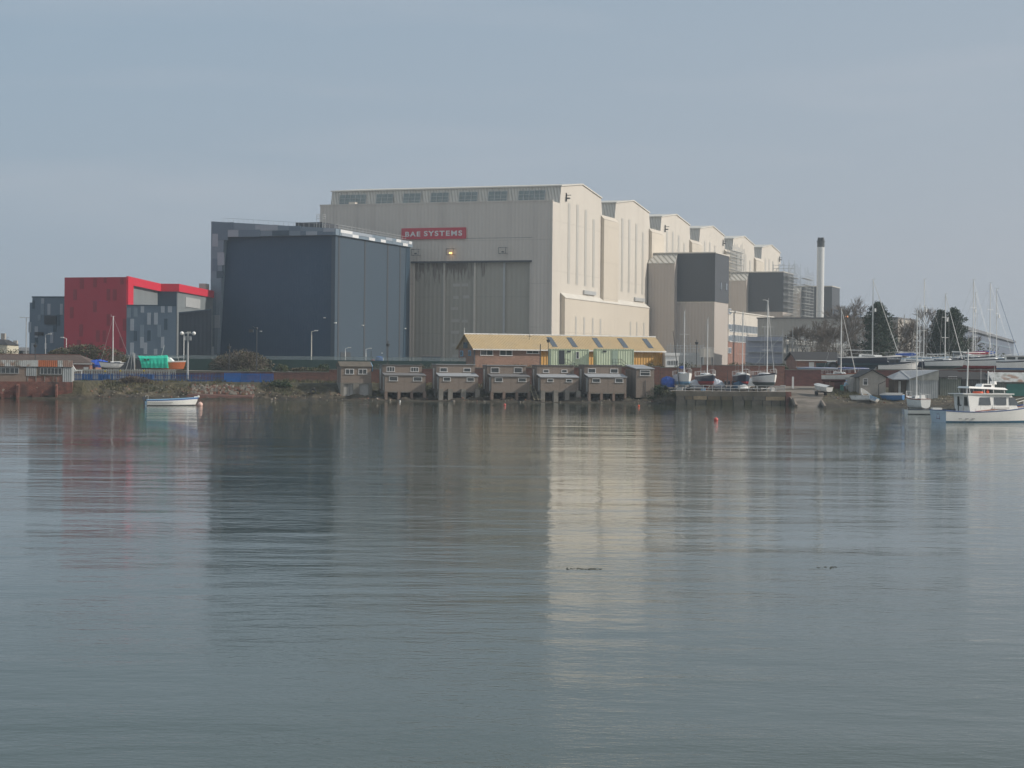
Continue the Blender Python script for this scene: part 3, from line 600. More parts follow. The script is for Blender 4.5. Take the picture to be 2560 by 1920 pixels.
for x in (1350, 1590, 1800, 1915):
    dd = C.sd(*z2(x, 900), 0)[0]; MB().box(-.1, .06, dd - .34, dd + .34, 0, zi).build('joint_strip', dark, e)
d0a = C.sd(*z2(1973, 450), 0)[0]; d0b = C.sd(*z2(1940, 1450), 0)[0]
MB().hexa([(-.1, d0b, 0), (.1, d0b, 0), (.1, 40.5, 0), (-.1, 40.5, 0), (-.1, d0a, zi), (.1, d0a, zi), (.1, 40.5, zi), (-.1, 40.5, zi)]).build('end_cladding', mat('end_strip_navy', (.018, .045, .075), .5, .05), e)
a0, z_ = C.sd(*z2(1368, 1400), 0); a1, z_b = C.sd(*z2(1460, 1420), 0)
MB().box(-.2, .08, a0, a1, 0, z_).build('service_door', dark, e)
MB().hexa([(aL + .2, 1.21, zl - .4), (-.3, 1.21, zr - .35), (-.3, 40.3, zr - .35), (aL + .2, 40.3, zl - .4), (aL + .2, 1.21, zl - .12), (-.3, 1.21, zr - .1), (-.3, 40.3, zr - .1), (aL + .2, 40.3, zl - .12)]).build('roof', felt, e)
m = MB()
for t in range(24):
    a_ = aL + 1.5 + t * 1.2; 
    if a_ < -.5: m.tube((a_, 2.2, ZR(a_) - .1), (a_, 2.2, ZR(a_) + 1.0), .035, n=4)
m.tube((aL + 1.5, 2.2, ZR(aL + 1.5) + 1), (-.5, 2.2, zr + 1), .035, n=4)
for t in range(20): m.tube((-.8, 2 + 2 * t, zr - .1), (-.8, 2 + 2 * t, zr + 1.1), .035, n=4)
for q in (.55, 1.1): m.tube((-.8, 2, zr + q), (-.8, 40, zr + q), .035, n=4)
m.build('roof_railing', metal, e)
a0, _ = C.fr(*z2(955, 230), 8); a1, _ = C.fr(*z2(1200, 230), 8)
MB().box(a0, a1, 8, 16, ZR(a0) - .3, ZR(a0) + 1.2).build('plant_room', dark, e)
m = MB(); a_ = C.fr(*z2(1150, 200), 7)[0]
for s in (0, 1.4):
    for t in (0, 1.4): m.tube((a_ + s, 7 + t, ZR(a_)), (a_ + s, 7 + t, ZR(a_) + 3.2), .05, n=4)
for q in (2.3, 2.8, 3.2): 
    for p_, r_ in (((0, 0), (1.4, 0)), ((1.4, 0), (1.4, 1.4)), ((0, 0), (0, 1.4))): m.tube((a_ + p_[0], 7 + p_[1], ZR(a_) + q), (a_ + r_[0], 7 + r_[1], ZR(a_) + q), .04, n=4)
m.build('roof_ladder_cage', metal, e)
for (x, y, pl) in ((1225, 1085, 'f'), (638, 1210, 'f'), (1315, 1132, 's'), (1568, 1155, 's'), (1958, 1184, 's')):
    if pl == 'f': a_, z_ = C.fr(*z2(x, y), .8); m = MB().box(a_ - .2, a_ + .2, .5, .95, z_ - .1, z_ + .1)
    else: d_, z_ = C.sd(*z2(x, y), 0); m = MB().box(-.05, .35, d_ - .25, d_ + .25, z_ - .1, z_ + .1)
    m.build('wall_lamp', white, e)
# ---------------- red building and the patterned blocks beside it
RX, RY = -69.2, 330.0; e = thing('red_building', 'tall dark red clad building with bright red roof fascia', 'building', (RX, RY, G))
z1 = lambda X, Y_: (X / 3.95, 650 + Y_ / 3.95)
Lp = (-.9423 * 13, .3345 * 13); H = zz(20.1)
m = MB(); m.prism([(Lp[0], Lp[1], 0), (0, 0, 0), (0, 4.6, 0), (-.6, 4.6, 0), (-.6, 31, 0), (3.2, 31, 0), (4.7, 67, 0), (-18, 67, 0)][::1], (0, 0, H - .01)); m.build('walls', redc, e)
MB().prism([(0.02, 4.62, 0), (0.02, 31.3, 0), (-.59, 31.3, 0), (-.59, 4.62, 0)], (0, 0, 1)).build('plinth', p1, e)
fa = MB()
zf = zz(18.75)
fa.box(-.1, .25, -.02, 4.6, zz(15.0), H + .15); fa.box(-.3, .25, 4.61, 31.3, zf, H + .15); fa.box(.26, 3.8, 30.6, 31.29, zf, H + .15); fa.hexa([(3.2, 31.3, zf), (3.8, 31.3, zf), (5.2, 67, zf), (4.6, 67, zf), (3.2, 31.3, H + .15), (3.8, 31.3, H + .15), (5.2, 67, H + .15), (4.6, 67, H + .15)])
fa.build('roof_fascia', redl, e)
gl = MB(); gl.box(-.62, -.4, 4.7, 31.0, 0, zf - .01); gl.build('side_glazing', mat('grey_wall_panel', (.20, .22, .23), .5, .12, .2, seam=3), e)
MB().box(-.38, 3.3, 30.75, 31.0, 0, zf - .01).build('recess_wall', p0, e); MB().hexa([(3.1, 31.1, 0), (3.4, 31.1, 0), (4.9, 66.9, 0), (4.4, 66.9, 0), (3.1, 31.1, zf - .01), (3.4, 31.1, zf - .01), (4.9, 66.9, zf - .01), (4.4, 66.9, zf - .01)]).build('side_glazing', mat('grey_wall_panel', (.2, .22, .23)), e)
MB().hexa([(3.6, 38, zz(16)), (3.85, 38, zz(16)), (4.4, 52, zz(16)), (4.1, 52, zz(16)), (3.6, 38, zf - .8), (3.85, 38, zf - .8), (4.4, 52, zf - .8), (4.1, 52, zf - .8)]).build('louvre', metal, e)
fr2 = F(RX, RY, PH, G)
rp = []
for (x0, x1, y0, y1) in ((790, 828, 180, 285), (922, 955, 180, 270), (1025, 1053, 175, 225), (1190, 1222, 175, 240), (725, 760, 290, 395), (1055, 1088, 285, 400), (1115, 1152, 290, 400), (920, 955, 405, 515), (692, 725, 465, 575), (1055, 1088, 535, 650), (785, 820, 635, 755), (950, 985, 695, 810), (1015, 1048, 695, 810), (1180, 1215, 760, 870), (1215, 1250, 580, 700), (760, 800, 790, 850), (885, 920, 815, 845)):
    a0, za = fr2.fr(*z1(x0, y0)); a1, zb = fr2.fr(*z1(x1, y1))
    o = MB().box(a0, a1, -.05, .1, zb, za).build('dark_panel', redd, e); o.rotation_euler = (0, 0, PH)
MB().box(2.7, 4.2, 60, 64, H + .0, H + 1.5).build('roof_plant', concl, e)
K = F(RX + .03, RY - .25, 0, G); e = K.thing('patterned_block', 'slate blue block with scattered pale panels beneath the red fascia', 'building')
aR = K.fr(440, 790)[0]; ht = K.fr(380, 765)[1]
kx = (K.O.x + aR) * (RY + 33) / RY - K.O.x - .3
MB().prism([(0, 0, 0), (aR, 0, 0), (kx, 33, 0), (-3, 33, 0)], (0, 0, ht)).build('walls', p1, e); MB().prism([(0, -.08, ht + .004), (aR + .1, -.08, ht + .004), (kx, 33.1, ht + .004), (-3, 33.1, ht + .004)], (0, 0, .2)).build('roof', p0, e)
patch([(1390, 1422, 455, 520, p3), (1590, 1625, 455, 520, p3), (1658, 1697, 455, 518, p3), (1455, 1488, 520, 638, p3), (1522, 1556, 520, 638, p3), (1287, 1322, 580, 697, p3), (1385, 1420, 758, 870, p3), (1420, 1452, 815, 930, p3), (1590, 1620, 758, 870, p3), (1285, 1320, 815, 935, p3), (1520, 1553, 877, 935, p3),
       (1385, 1420, 640, 755, p2), (1322, 1355, 470, 560, p2), (1622, 1655, 580, 690, p0), (1455, 1490, 695, 800, p0), (1322, 1355, 700, 800, p0), (1555, 1588, 640, 760, p2), (1256, 1290, 470, 570, p2)], 'f', 0, None, par=e, C=K, z2=z1)
Dk = F(at(436, 800, 362.5).x, 362.5, 0, G); e = Dk.thing('dark_low_hall', 'low near-black hall with a sloping top between the patterned block and the navy hall', 'building')
aR = Dk.fr(528.5, 800)[0]; bR = at(531, 800, 397).x - Dk.O.x - .1; hl = Dk.fr(441, 784.5)[1]; hr = Dk.fr(528, 775)[1]
MB().hexa([(0, 0, 0), (aR, 0, 0), (bR, 34.4, 0), (-8, 34.4, 0), (0, 0, hl), (aR, 0, hr), (bR, 34.4, hr), (-8, 34.4, hl)]).build('walls', mat('near_black_cladding', (.022, .034, .052), .55, .06, .1, rib=.8, ribd=.01, seam=3.5), e)
MB().hexa([(-.1, -.1, hl + .01), (aR, -.1, hr + .01), (bR, 34.4, hr + .01), (-8, 34.4, hl + .01), (-.1, -.1, hl + .2), (aR, -.1, hr + .2), (bR, 34.4, hr + .2), (-8, 34.4, hl + .2)]).build('roof', p0, e)
K = F(at(80, 850, 352).x, 352, PH * .6, G); e = K.thing('blue_grey_block', 'blue-grey panelled block at the left end of the works behind the red building', 'building')
ht = K.fr(80, 744)[1]; h2 = K.fr(72, 756)[1]; aR = K.fr(175, 800)[0]; aL_ = K.fr(71, 800)[0]
MB().box(0, aR, 0, 30, 0, ht).build('walls', p1, e); MB().box(aL_, -.01, .5, 28, 0, h2).build('stair_wing', p1, e); MB().box(-.1, aR, -.1, 30, ht + .01, ht + .25).build('roof', p0, e)
patch([(408, 438, 378, 430, p3), (470, 500, 432, 540, p3), (594, 620, 432, 540, p3), (344, 374, 655, 765, p3), (497, 527, 710, 820, p3), (437, 465, 820, 880, p3), (310, 340, 820, 925, p3), (405, 438, 432, 540, p2), (527, 560, 640, 710, p0), (344, 374, 765, 830, p0), (560, 594, 540, 650, p0), (320, 344, 400, 480, p0), (374, 405, 540, 600, p2)], 'f', 0, None, par=e, C=K, z2=z1)
patch([(283, 310, 612, 715, p3)], 'f', .5, None, par=e, C=K, z2=z1)
for (x0, x1, y0, y1) in ((440, 558, 545, 635), (345, 430, 710, 745)):
    a0, za = K.fr(*z1(x0, y0)); a1, zb = K.fr(*z1(x1, y1)); m = MB(); k_ = 0
    nn = 8
    for q in range(nn): m.box(a0, a1, -.2, .02, lerp(zb, za, q / nn), lerp(zb, za, (q + .6) / nn))
    m.build('louvre', dark, e)
# ---------------- distant skyline at the far left
e = thing('pale_house', 'pale cream house with a grey hipped roof at the far left edge', 'house', (at(0, 880, 420).x, 420, G))
x1_ = at(17, 880, 420).x - at(0, 880, 420).x; za = at(8, 862, 420).z - G; zb = at(3, 848, 420).z - G; zc = at(3, 836, 420).z - G
MB().box(-8, x1_, 0, 10, 0, za).build('walls', mat('pale_yellow_render', (.62, .58, .46), .8, .05), e)
MB().hexa([(-8.3, -.3, za + .01), (x1_ + .3, -.3, za + .01), (x1_ + .3, 10, za + .01), (-8.3, 10, za + .01), (-5, 3, zb), (x1_ - 1.6, 3, zb), (x1_ - 1.6, 7, zb), (-5, 7, zb)]).build('roof', slater, e)
MB().box(-1, -.1, 4.2, 5.2, zb + .01, zc + .3).build('chimney', concl, e)
for x, y0, y1, lb in ((38, 868, 22, 'small grey church-like roof with turret on the far left skyline'), (56, 869, 14, 'low grey rooftop on the skyline left of the lamp mast')):
    p = at(x, y0, 600); e = thing('distant_house', lb, 'house', (p.x, 600, G)); hz = p.z - G
    MB().box(-2.5, 2.5, 0, 6, 0, hz * .8).build('walls', concl, e); MB().prism([(-2.8, -.3, hz * .8 + .01), (2.8, -.3, hz * .8 + .01), (2.8, 3, hz), (-2.8, 3, hz)], (0, 3.5, 0)).build('roof', felt, e)
    if x == 38: MB().box(-1.2, 0, 2, 3.4, hz + .01, hz + 2.2).build('turret', concl, e)
# ---------------- chimney
p = at(2052, 618, 515); e = thing('factory_chimney', 'tall round white chimney with a black cap and clustered flues', 'chimney', (p.x, 515, G))
h = p.z - G; q = lambda y: at(2052, y, 515).z - G
MB().tube((-.15, 0, 0), (0, 0, h), 1.06, 1.03, 24).build('shaft', chim, e, smooth=False)
MB().tube((0, 0, h + .01), (0, 0, q(605)), 1.02, 1.02, 24).tube((0, 0, q(605)), (0, 0, q(603)), 1.2, 1.2, 24).build('black_cap', metald, e)
for ang in (200, 320, 80):
    c = (.55 * math.cos(R(ang)), .55 * math.sin(R(ang))); MB().tube((c[0], c[1], q(603)), (c[0], c[1], q(594)), .52, .38, 12).build('flue', metald, e)
# ---------------- right-hand large shed, receding parallel to the hall
A_ = at(2400, 811, 330); LB = F(A_.x, A_.y, math.atan2(-57.7, 176), G); e = LB.thing('long_blue_shed', 'long pale blue-grey shed with a falling roofline behind the yacht masts', 'building'); hz0 = A_.z - G
MB().box(-5, 0, 0, 184, 0, hz0 - .7).build('walls', mat('pale_blue_cladding', (.125, .15, .20), .6, .08, .1, rib=1.2, ribd=.02), e)
MB().box(-5.4, .5, -.4, 186, hz0 - .69, hz0 - .1).build('roof', mat('shed_roof_grey', (.17, .18, .20), .7), e)
MB().box(-.02, .08, 0, 184, hz0 - 2.4, hz0 - 2.1).build('eaves_band', p2, e)
# ---------------- yellow roofed shed
Yb = F(-5.9, 288, math.atan2(14, 31.1), G); e = Yb.thing('boat_club_shed', 'long low shed with yellow corrugated roof, half brick and half yellow metal walls', 'building')
LNY = 34.0; DP = 6.8; ze = zz(7.57); zr_ = zz(9.8); ab = Yb.fr(1353, 890)[0]
zB = lambda X, Y_: (1200 + X / 4.424, 820 + Y_ / 4.424)
MB().box(0, ab, .3, DP - .3, 0, ze - .05).build('brick_wall', mat('shed_brick', (.30, .165, .115), .85, .18, .8, brick=(.45, .15, .012, (.3, .24, .2))), e)
MB().box(ab + .01, LNY - .3, .35, DP - .3, 0, ze - .05).build('metal_wall', ywall, e)
MB().prism([(-.05, .3, ze - .06), (-.05, DP - .3, ze - .06), (-.05, DP / 2, zr_ - .25)], (.3, 0, 0)).build('gable', mat('gable_boarding', (.24, .18, .10), .8, .15, 2), e)
MB().prism([(LNY - .6, .3, ze - .06), (LNY - .6, DP - .3, ze - .06), (LNY - .6, DP / 2, zr_ - .25)], (.3, 0, 0)).build('gable', ywall, e)
m = MB()
for d0, d1, s0, s1 in ((-.25, DP / 2, ze - .12, zr_), (DP / 2, DP + .25, zr_, ze - .12)):
    m.hexa([(-.35, d0, s0 - .08), (LNY, d0, s0 - .08), (LNY, d1, s1 - .08), (-.35, d1, s1 - .08), (-.35, d0, s0), (LNY, d0, s0), (LNY, d1, s1), (-.35, d1, s1)])
rf = m.build('roof', yroof, e)
MB().box(-.4, LNY + .05, -.37, -.26, ze - .3, ze - .1).build('gutter', whited, rf)
MB().tube((-.4, DP / 2, zr_ + .03), (LNY + .05, DP / 2, zr_ + .03), .12, n=6).build('ridge_cap', whited, rf)
zrf = lambda d: ze - .12 + (zr_ - ze + .12) * (d + .25) / (DP / 2 + .25)
for x, y in ((800, 165), (1022, 170), (1303, 172), (1582, 177), (1858, 180)):
    a_ = Yb.fr(*zB(x, y), 1.6)[0]; m = MB()
    m.hexa([(a_ - .45, .5, zrf(.5) - .02), (a_ + .45, .5, zrf(.5) - .02), (a_ + .45, 2.9, zrf(2.9) - .02), (a_ - .45, 2.9, zrf(2.9) - .02), (a_ - .45, .5, zrf(.5) + .05), (a_ + .45, .5, zrf(.5) + .05), (a_ + .45, 2.9, zrf(2.9) + .05), (a_ - .45, 2.9, zrf(2.9) + .05)])
    m.build('skylight', glassg, rf)
for x0, x1, y0, y1 in ((1425, 1532, 1505, 1555), (1588, 1695, 1507, 1557), (1815, 1920, 1510, 1540)):
    a0, za = Yb.fr(*z3(x0, y0), .3); a1, zb = Yb.fr(*z3(x1, y1), .3); window(e, a0, a1, zb, za, .3, .09, mull=1)
for x0, x1, y0, y1 in ((1255, 1278, 1512, 1560), (1325, 1345, 1510, 1555), (1283, 1318, 1440, 1492)):
    d0, za = Yb.sd(*z3(x1, y0), -.05); d1, zb = Yb.sd(*z3(x0, y1), -.05)
    w = MB().box(-.12, .1, d0, d1, zb, za).build('window', bluel if y0 > 1500 else dark, e); MB().box(-.14, 0, d0 + .1, d1 - .1, zb + .1, za - .1).build('pane', glass, w)
MB().box(.0, .25, .22, .3, 0, ze - .3).build('downpipe', dark, e)
m = MB(); a_ = Yb.fr(*zB(545, 130), 2.2)[0]; m.tube((a_, 2.2, zrf(2.2)), (a_, 2.2, zrf(2.2) + 1.0), .03); m.tube((a_ - .4, 2.2, zrf(2.2) + .6), (a_ + .4, 2.2, zrf(2.2) + .5), .03); m.build('aerial', metald, rf)
m = MB(); m.tube((-.3, DP / 2, zr_), (-.3, DP / 2, zr_ + 1.0), .04); m.build('finial', whited, rf)
# ---------------- mint containers
def container(xl, xr, label, doorx, winx, signx, sw=.9):
    Cn = F(at(xl, 880, 280).x, 280, R(9), G); e = Cn.thing('portable_cabin', label, 'cabin', 'mint green cabins in front of the yellow-roofed shed')
    L_ = Cn.fr(xr, 880)[0]; zt = Cn.fr(xl, 871.8)[1]; zb = zt - 2.55
    m = MB(); m.box(.06, L_ - .06, .06, 2.38, zb, zt - .1); b = m.build('corrugated_walls', mint, e)
    m = MB(); m.box(0, L_, 0, 2.44, zt - .12, zt); m.box(0, L_, 0, 2.44, zb - .02, zb + .15)
    for a in (0, L_ - .12):
        for d in (0, 2.3): m.box(a, a + .12, d, d + .14, zb + .15, zt - .12)
    m.build('steel_frame', mint, e); MB().box(.2, L_ - .2, .3, 2.2, 0, zb - .03).build('base_skirt', mat('pale_green_paint', (.40, .50, .40), .7, .1), e)
    for x, hs, lit in doorx:
        a_ = Cn.fr(*zB(x, 300))[0]; dr_ = MB().box(a_ - .42, a_ + .42, 0, .1, zb + .2, zt - .25).build('door', hs, e)
        m = MB(); a2 = a_ + (.6 if lit else .6)
        for k_ in range(4): m.tube((a_ - .6 + k_ * .45, -1.0, zb - .9 if k_ in (0, 3) else zb), (a_ - .6 + k_ * .45, -1.0, zb + 1.0), .03, n=4)
        m.tube((a_ - .6, -1, zb + 1), (a_ + .75, -1, zb + 1), .03, n=4); m.tube((a_ - .6, -1, zb + .5), (a_ + .75, -1, zb + .5), .03, n=4)
        m.box(a_ - .6, a_ + .75, -1, 0, zb - .05, zb + .02)
        for q in (.45, .95, 0): m.tube((a_ + .75, -1, zb + q), (a_ + 2.3, -1, zb + q - 1.2), .03, n=4)
        m.build('access_stair', metald, e)
    for x, wd in winx:
        a_ = Cn.fr(*zB(x, 280))[0]; MB().box(a_ - wd * 1.7, a_ + wd * 1.7, .02, .1, zb + .9, zt - .35).build('shutter_panel', mint, e); w = window(e, a_ - wd, a_ + wd, zb + 1.05, zt - .4, 0.01, .06)
    a_ = Cn.fr(*zB(signx, 250))[0]; MB().box(a_ - .28, a_ + .28, -.02, .08, zt - .5, zt - .28).build('notice', metald, e)
container(1377.5, 1472.5, 'mint green portable cabin with open dark doorway, left of the pair', [(905, dark, 0)], [(1080, .22)], 985)
container(1491.5, 1585, 'mint green portable cabin with closed pale green door, right of the pair', [(1495, mat('pale_green_paint', (.40, .50, .40)), 1)], [], 1380)
# ================================================================== shoreline objects
zA = lambda X, Y_: (800 + X / 5.027, 820 + Y_ / 5.027)
HP = R(12)
def hut_frame(x0, Y): a_ = ray(x0, 950)[0]; return F(a_ * Y, Y, HP, 0.3)
# ---- hut with garage doors
H1 = hut_frame(852, 250); e = H1.thing('boathouse', 'tall two-storey pebbledash boathouse with two weathered grey garage doors', 'boathouse', 'boathouses along the shore')
W1 = H1.fr(928, 950)[0]; ze = H1.fr(*zA(262, 487))[1]; zm = H1.fr(*zA(262, 686))[1]; zr1 = H1.fr(*zA(400, 420), 2.2)[1]
dp = 4.6
MB().box(0, W1, 0, dp, zm, ze).build('upper_wall', pebble, e)
m = MB(); xq = [H1.fr(*zA(x, 800))[0] for x in (298, 414, 492, 612)]
m.box(-.04, xq[0], -.12, dp, -.3, zm - .01); m.box(xq[1], xq[2], -.12, dp, -.3, zm - .01); m.box(xq[3], W1 + .1, -.12, dp, -.3, zm - .01); m.box(xq[0], xq[1], -.1, dp, zm - .15, zm - .012); m.box(xq[2], xq[3], -.1, dp, zm - .15, zm - .012)
m.build('lower_wall', conc, e)
for a0, a1 in ((xq[0], xq[1]), (xq[2], xq[3])): MB().box(a0 + .01, a1 - .01, .1, .2, .25, zm - .16).build('garage_door', woodp, e)
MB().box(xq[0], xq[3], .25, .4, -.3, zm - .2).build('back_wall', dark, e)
MB().prism([(-.15, -.15, ze), (-.15, -.15, ze + .08), (-.15, 2.2, zr1), (-.15, dp, zr1 - .3), (-.15, dp, ze)], (W1 + .3, 0, 0)).build('roof', mat('mossy_felt', (.13, .11, .085), .95, .3, 2), e)
MB().hexa([(W1 + .17, .2, ze - .6), (W1 + .25, .2, ze - .6), (W1 + .25, dp, ze - .6), (W1 + .17, dp, ze - .6), (W1 + .16, .0, ze + .1), (W1 + .24, 0, ze + .1), (W1 + .24, 2.2, zr1 - .05), (W1 + .16, 2.2, zr1 - .05)]).build('gable_sheet', bluel, e)
for x0, x1 in ((318, 425), (484, 590)):
    a0, za = H1.fr(*zA(x0, 513)); a1, zb = H1.fr(*zA(x1, 583)); window(e, a0, a1, zb, za, 0, .07, mull=1)
def hut(x0, x1, label, zc, up, low, wu, wl, lroof, piers, side, upz, offd=2.5, rooftrim=True, pierproud=0):
    """up=(x0,x1,y0,y1) upper storey, low likewise; piers list of x pairs; zc converts zoom coords"""
    Hf = hut_frame(zc(low[0], 0)[0], 248); e = Hf.thing('boathouse', label, 'boathouse', 'boathouses along the shore')
    a1 = Hf.fr(*zc(low[1], low[2]))[0]; zt = Hf.fr(*zc(low[0], low[2]))[1]; zb = Hf.fr(*zc(low[0], low[3]))[1]
    u0 = Hf.fr(*zc(up[0], up[2]), offd)[0]; u1 = Hf.fr(*zc(up[1], up[2]), offd)[0]; uz1 = Hf.fr(*zc(up[0], up[2]), offd)[1]; uz0 = Hf.fr(*zc(up[0], up[3]), offd)[1]
    MB().box(0, a1, 0, offd - .01, zb, zt - .03).build('lower_wall', pebble, e)
    MB().box(u0, u1, offd, offd + 3.2, zb, uz1).build('upper_wall', pebble, e)
    MB().box(u0 - .1, u1 + .1, offd - .12, offd + 3.3, uz1 + .002, uz1 + .1).build('flat_roof', feltl if upz else felt, e)
    MB().hexa([(-.08, -.12, zt - .028), (a1 + .1, -.12, zt - .028), (a1 + .1, offd - .005, uz0 - .1), (-.08, offd - .005, uz0 - .1), (-.08, -.12, zt + .05), (a1 + .1, -.12, zt + .05), (a1 + .1, offd - .005, uz0), (-.08, offd - .005, uz0)]).build('lean_to_roof', lroof, e)
    for (x0_, x1_, y0_, y1_, ml) in wu:
        b0, za = Hf.fr(*zc(x0_, y0_), offd); b1, zb2 = Hf.fr(*zc(x1_, y1_), offd); window(e, b0, b1, zb2, za, offd, .06, mull=ml, fm=frame if ml < 3 else wood)
    for (x0_, x1_, y0_, y1_) in wl:
        b0, za = Hf.fr(*zc(x0_, y0_), 0); b1, zb2 = Hf.fr(*zc(x1_, y1_), 0); window(e, b0, b1, zb2, za, 0, .06)
    for (x0_, x1_, y0_, y1_) in piers:
        b0, za = Hf.fr(*zc(x0_, y0_), -.1); b1, zb2 = Hf.fr(*zc(x1_, y1_), -.1)
        MB().box(b0, b1, -.02 - pierproud, .7 + .3 * pierproud, zb2 - .5, (za if pierproud else zb - .005)).build('pier', mat('stained_pier', (.24, .175, .14), .9, .3, 1.5, dirt=((.12, .1, .08), 1, .45, .7)) if not pierproud else conc, e)
        MB().box(b0, b1, 3.0, 3.6, zb2 - .2, zb - .005).build('rear_pier', conc, e)
    MB().box(.02, a1 - .02, 4.6, 4.9, -.3, zb - .01).build('rear_footing', conc, e)
    MB().box(-.0, a1, .01, 5.6, zb - .14, zb - .004).build('floor_slab', conc, e)
    if side:  # narrow doors on the left side
        MB().box(-.06, .03, .7, 1.3, zb + .1, zt - .1).build('side_door', woodp, e); MB().box(u0 - .06, u0 + .03, offd + 1.6, offd + 2.3, zb + .3, uz1 - .5).build('side_door', whited, e)
    m = MB(); m.tube((a1 + .05, .3, zb - .3), (a1 + .05, .3, zt), .04); m.build('downpipe', metald, e)
    return e
hut(0, 0, 'pebbledash boathouse with dark triple-pane upper windows and dark lean-to roof on brick piers', zA, (787, 1283, 468, 560), (815, 1325, 595, 795), [(838, 938, 485, 550, 2), (1140, 1238, 492, 552, 2)], [(868, 977, 608, 668), (1170, 1281, 612, 670)], felt, [(815, 850, 795, 885), (977, 1012, 795, 890), (1137, 1170, 795, 885), (1297, 1335, 795, 880)], 1, 0)
hut(0, 0, 'pebbledash boathouse with pale lean-to roof and thick grey piers, third from the left', zA, (1463, 1945, 460, 562), (1500, 1985, 605, 795), [(1507, 1600, 498, 552, 0), (1805, 1895, 502, 553, 0)], [(1548, 1640, 618, 670), (1845, 1938, 622, 672)], feltl, [(1490, 1545, 765, 880), (1607, 1663, 765, 880), (1773, 1830, 765, 880), (1948, 2003, 765, 878)], 1, 1, pierproud=.35)
hut(0, 0, 'pebbledash boathouse with a pale green curtained upper window and dark lean-to roof', zB, (80, 508, 415, 505), (128, 548, 537, 705), [(120, 212, 437, 497, 0), (376, 467, 437, 498, 0)], [(165, 250, 548, 597), (424, 511, 551, 597)], felt, [(120, 150, 705, 772), (253, 283, 705, 772), (397, 425, 705, 775), (530, 560, 705, 772)], 1, 1)
hut(0, 0, 'pebbledash boathouse with the smallest windows, timber ladders leaning at its left', zB, (630, 1040, 415, 507), (672, 1090, 545, 700), [(697, 763, 460, 494, 0), (901, 964, 460, 495, 0)], [(745, 811, 561, 598), (951, 1018, 565, 600)], feltl, [(672, 715, 690, 780), (812, 862, 690, 780), (937, 985, 690, 780), (1062, 1108, 692, 785)], 1, 0, pierproud=.3)
hut(0, 0, 'pebbledash boathouse with low openings and pale blue-grey lean-to roof, second from the right', zB, (1155, 1565, 413, 503), (1205, 1620, 543, 715), [(1195, 1279, 447, 498, 0), (1441, 1526, 450, 500, 0)], [(1243, 1329, 558, 603), (1495, 1582, 558, 605)], feltl, [(1200, 1225, 715, 765), (1333, 1360, 715, 765), (1468, 1495, 715, 765), (1600, 1620, 715, 762)], 1, 0)
# ---- narrow hut
H7 = F(ray(1590.5, 950)[0] * 249, 249, R(10), 1.0); e = H7.thing('boathouse', 'narrow grey hut with one tall white window and drainpipe, right end of the row', 'boathouse', 'boathouses along the shore')
a1 = H7.fr(*zB(1925, 600))[0]; zt = H7.fr(*zB(1727, 455))[1]
MB().box(0, a1, 0, 6.3, -.3, zt).build('wall', pebble, e)
MB().hexa([(-.1, -.1, zt + .01), (a1 + .1, -.1, zt + .01), (a1 + .1, 6.4, zt + .5), (-.1, 6.4, zt + .5), (-.1, -.1, zt + .1), (a1 + .1, -.1, zt + .1), (a1 + .1, 6.4, zt + .6), (-.1, 6.4, zt + .6)]).build('roof', feltl, e)
b0, za = H7.fr(*zB(1770, 463)); b1, zb = H7.fr(*zB(1882, 531)); window(e, b0, b1, zb, za, 0, .07, mull=0, trans=.4)
c_ = H7.fr(*zB(1828, 600))[0]; MB().tube((c_, -.06, -.2), (c_, -.06, zb - .6), .04).build('drainpipe', metald, e)
# timber ladders
for i, (xa, ya, xb, yb, lb) in enumerate(((573, 640, 625, 800, 'long timber ladder leaning beside the boathouse with smallest windows, left one'), (650, 735, 690, 795, 'short timber ladder leaning against the pier of the boathouse with smallest windows'))):
    p = at(*zB(xa, ya), 251); q = at(*zB(xb, yb), 247.3); m = MB(); o_ = Vector((.28, 0, 0))
    m.tube(p - o_, q - o_, .05, n=4).tube(p + o_, q + o_, .05, n=4)
    for k in range(9): c = p.lerp(q, (k + .5) / 9); m.tube(c - o_, c + o_, .035, n=4)
    tag(m.build('wooden_ladder', mat('pale_timber', (.34, .29, .2), .8, .15), loc=q), lb, 'ladder', 'timber ladders')
# ---- brick retaining walls behind the huts
def wall(x0, x1, ytl, ytr, Y, label, mt, zb=1.9, cap=True, th=.4, Y1=None, group=None):
    Y1 = Y1 or Y; p = at(x0, ytl, Y); q = at(x1, ytr, Y1); m = MB(); e = thing('brick_wall', label, 'wall', (p.x, p.y, zb), 0, group)
    dx, dy = q.x - p.x, q.y - p.y
    m.hexa([(0, 0, 0), (dx, dy, 0), (dx, dy + th, 0), (0, th, 0), (0, 0, p.z - zb), (dx, dy, q.z - zb), (dx, dy + th, q.z - zb), (0, th, p.z - zb)]); m.build('brickwork', mt, e)
    if cap: MB().hexa([(0, -.06, p.z - zb + .003), (dx, dy - .06, q.z - zb + .003), (dx, dy + th + .05, q.z - zb + .003), (0, th + .05, p.z - zb + .003), (0, -.06, p.z - zb + .12), (dx, dy - .06, q.z - zb + .12), (dx, dy + th + .05, q.z - zb + .12), (0, th + .05, p.z - zb + .12)]).build('coping', conc, e)
    return e
wall(430, 682, 932, 930, 262.1, 'low old brick wall behind the bright blue palisade', brickold)
wall(683, 822, 931, 931, 262.1, 'low reddish brick wall between the blue fence end and the first boathouse', brick)
wall(823, 1650, 924.5, 917, 262.1, 'long red brick wall running behind the row of boathouses', brick)
wall(1651, 1752, 920, 919.5, 262.1, 'red brick wall section behind the first yacht on the quay', brick)
wall(1753, 1962, 913.5, 915.5, 262.1, 'tall red brick wall with posts behind the quay yachts', brick)
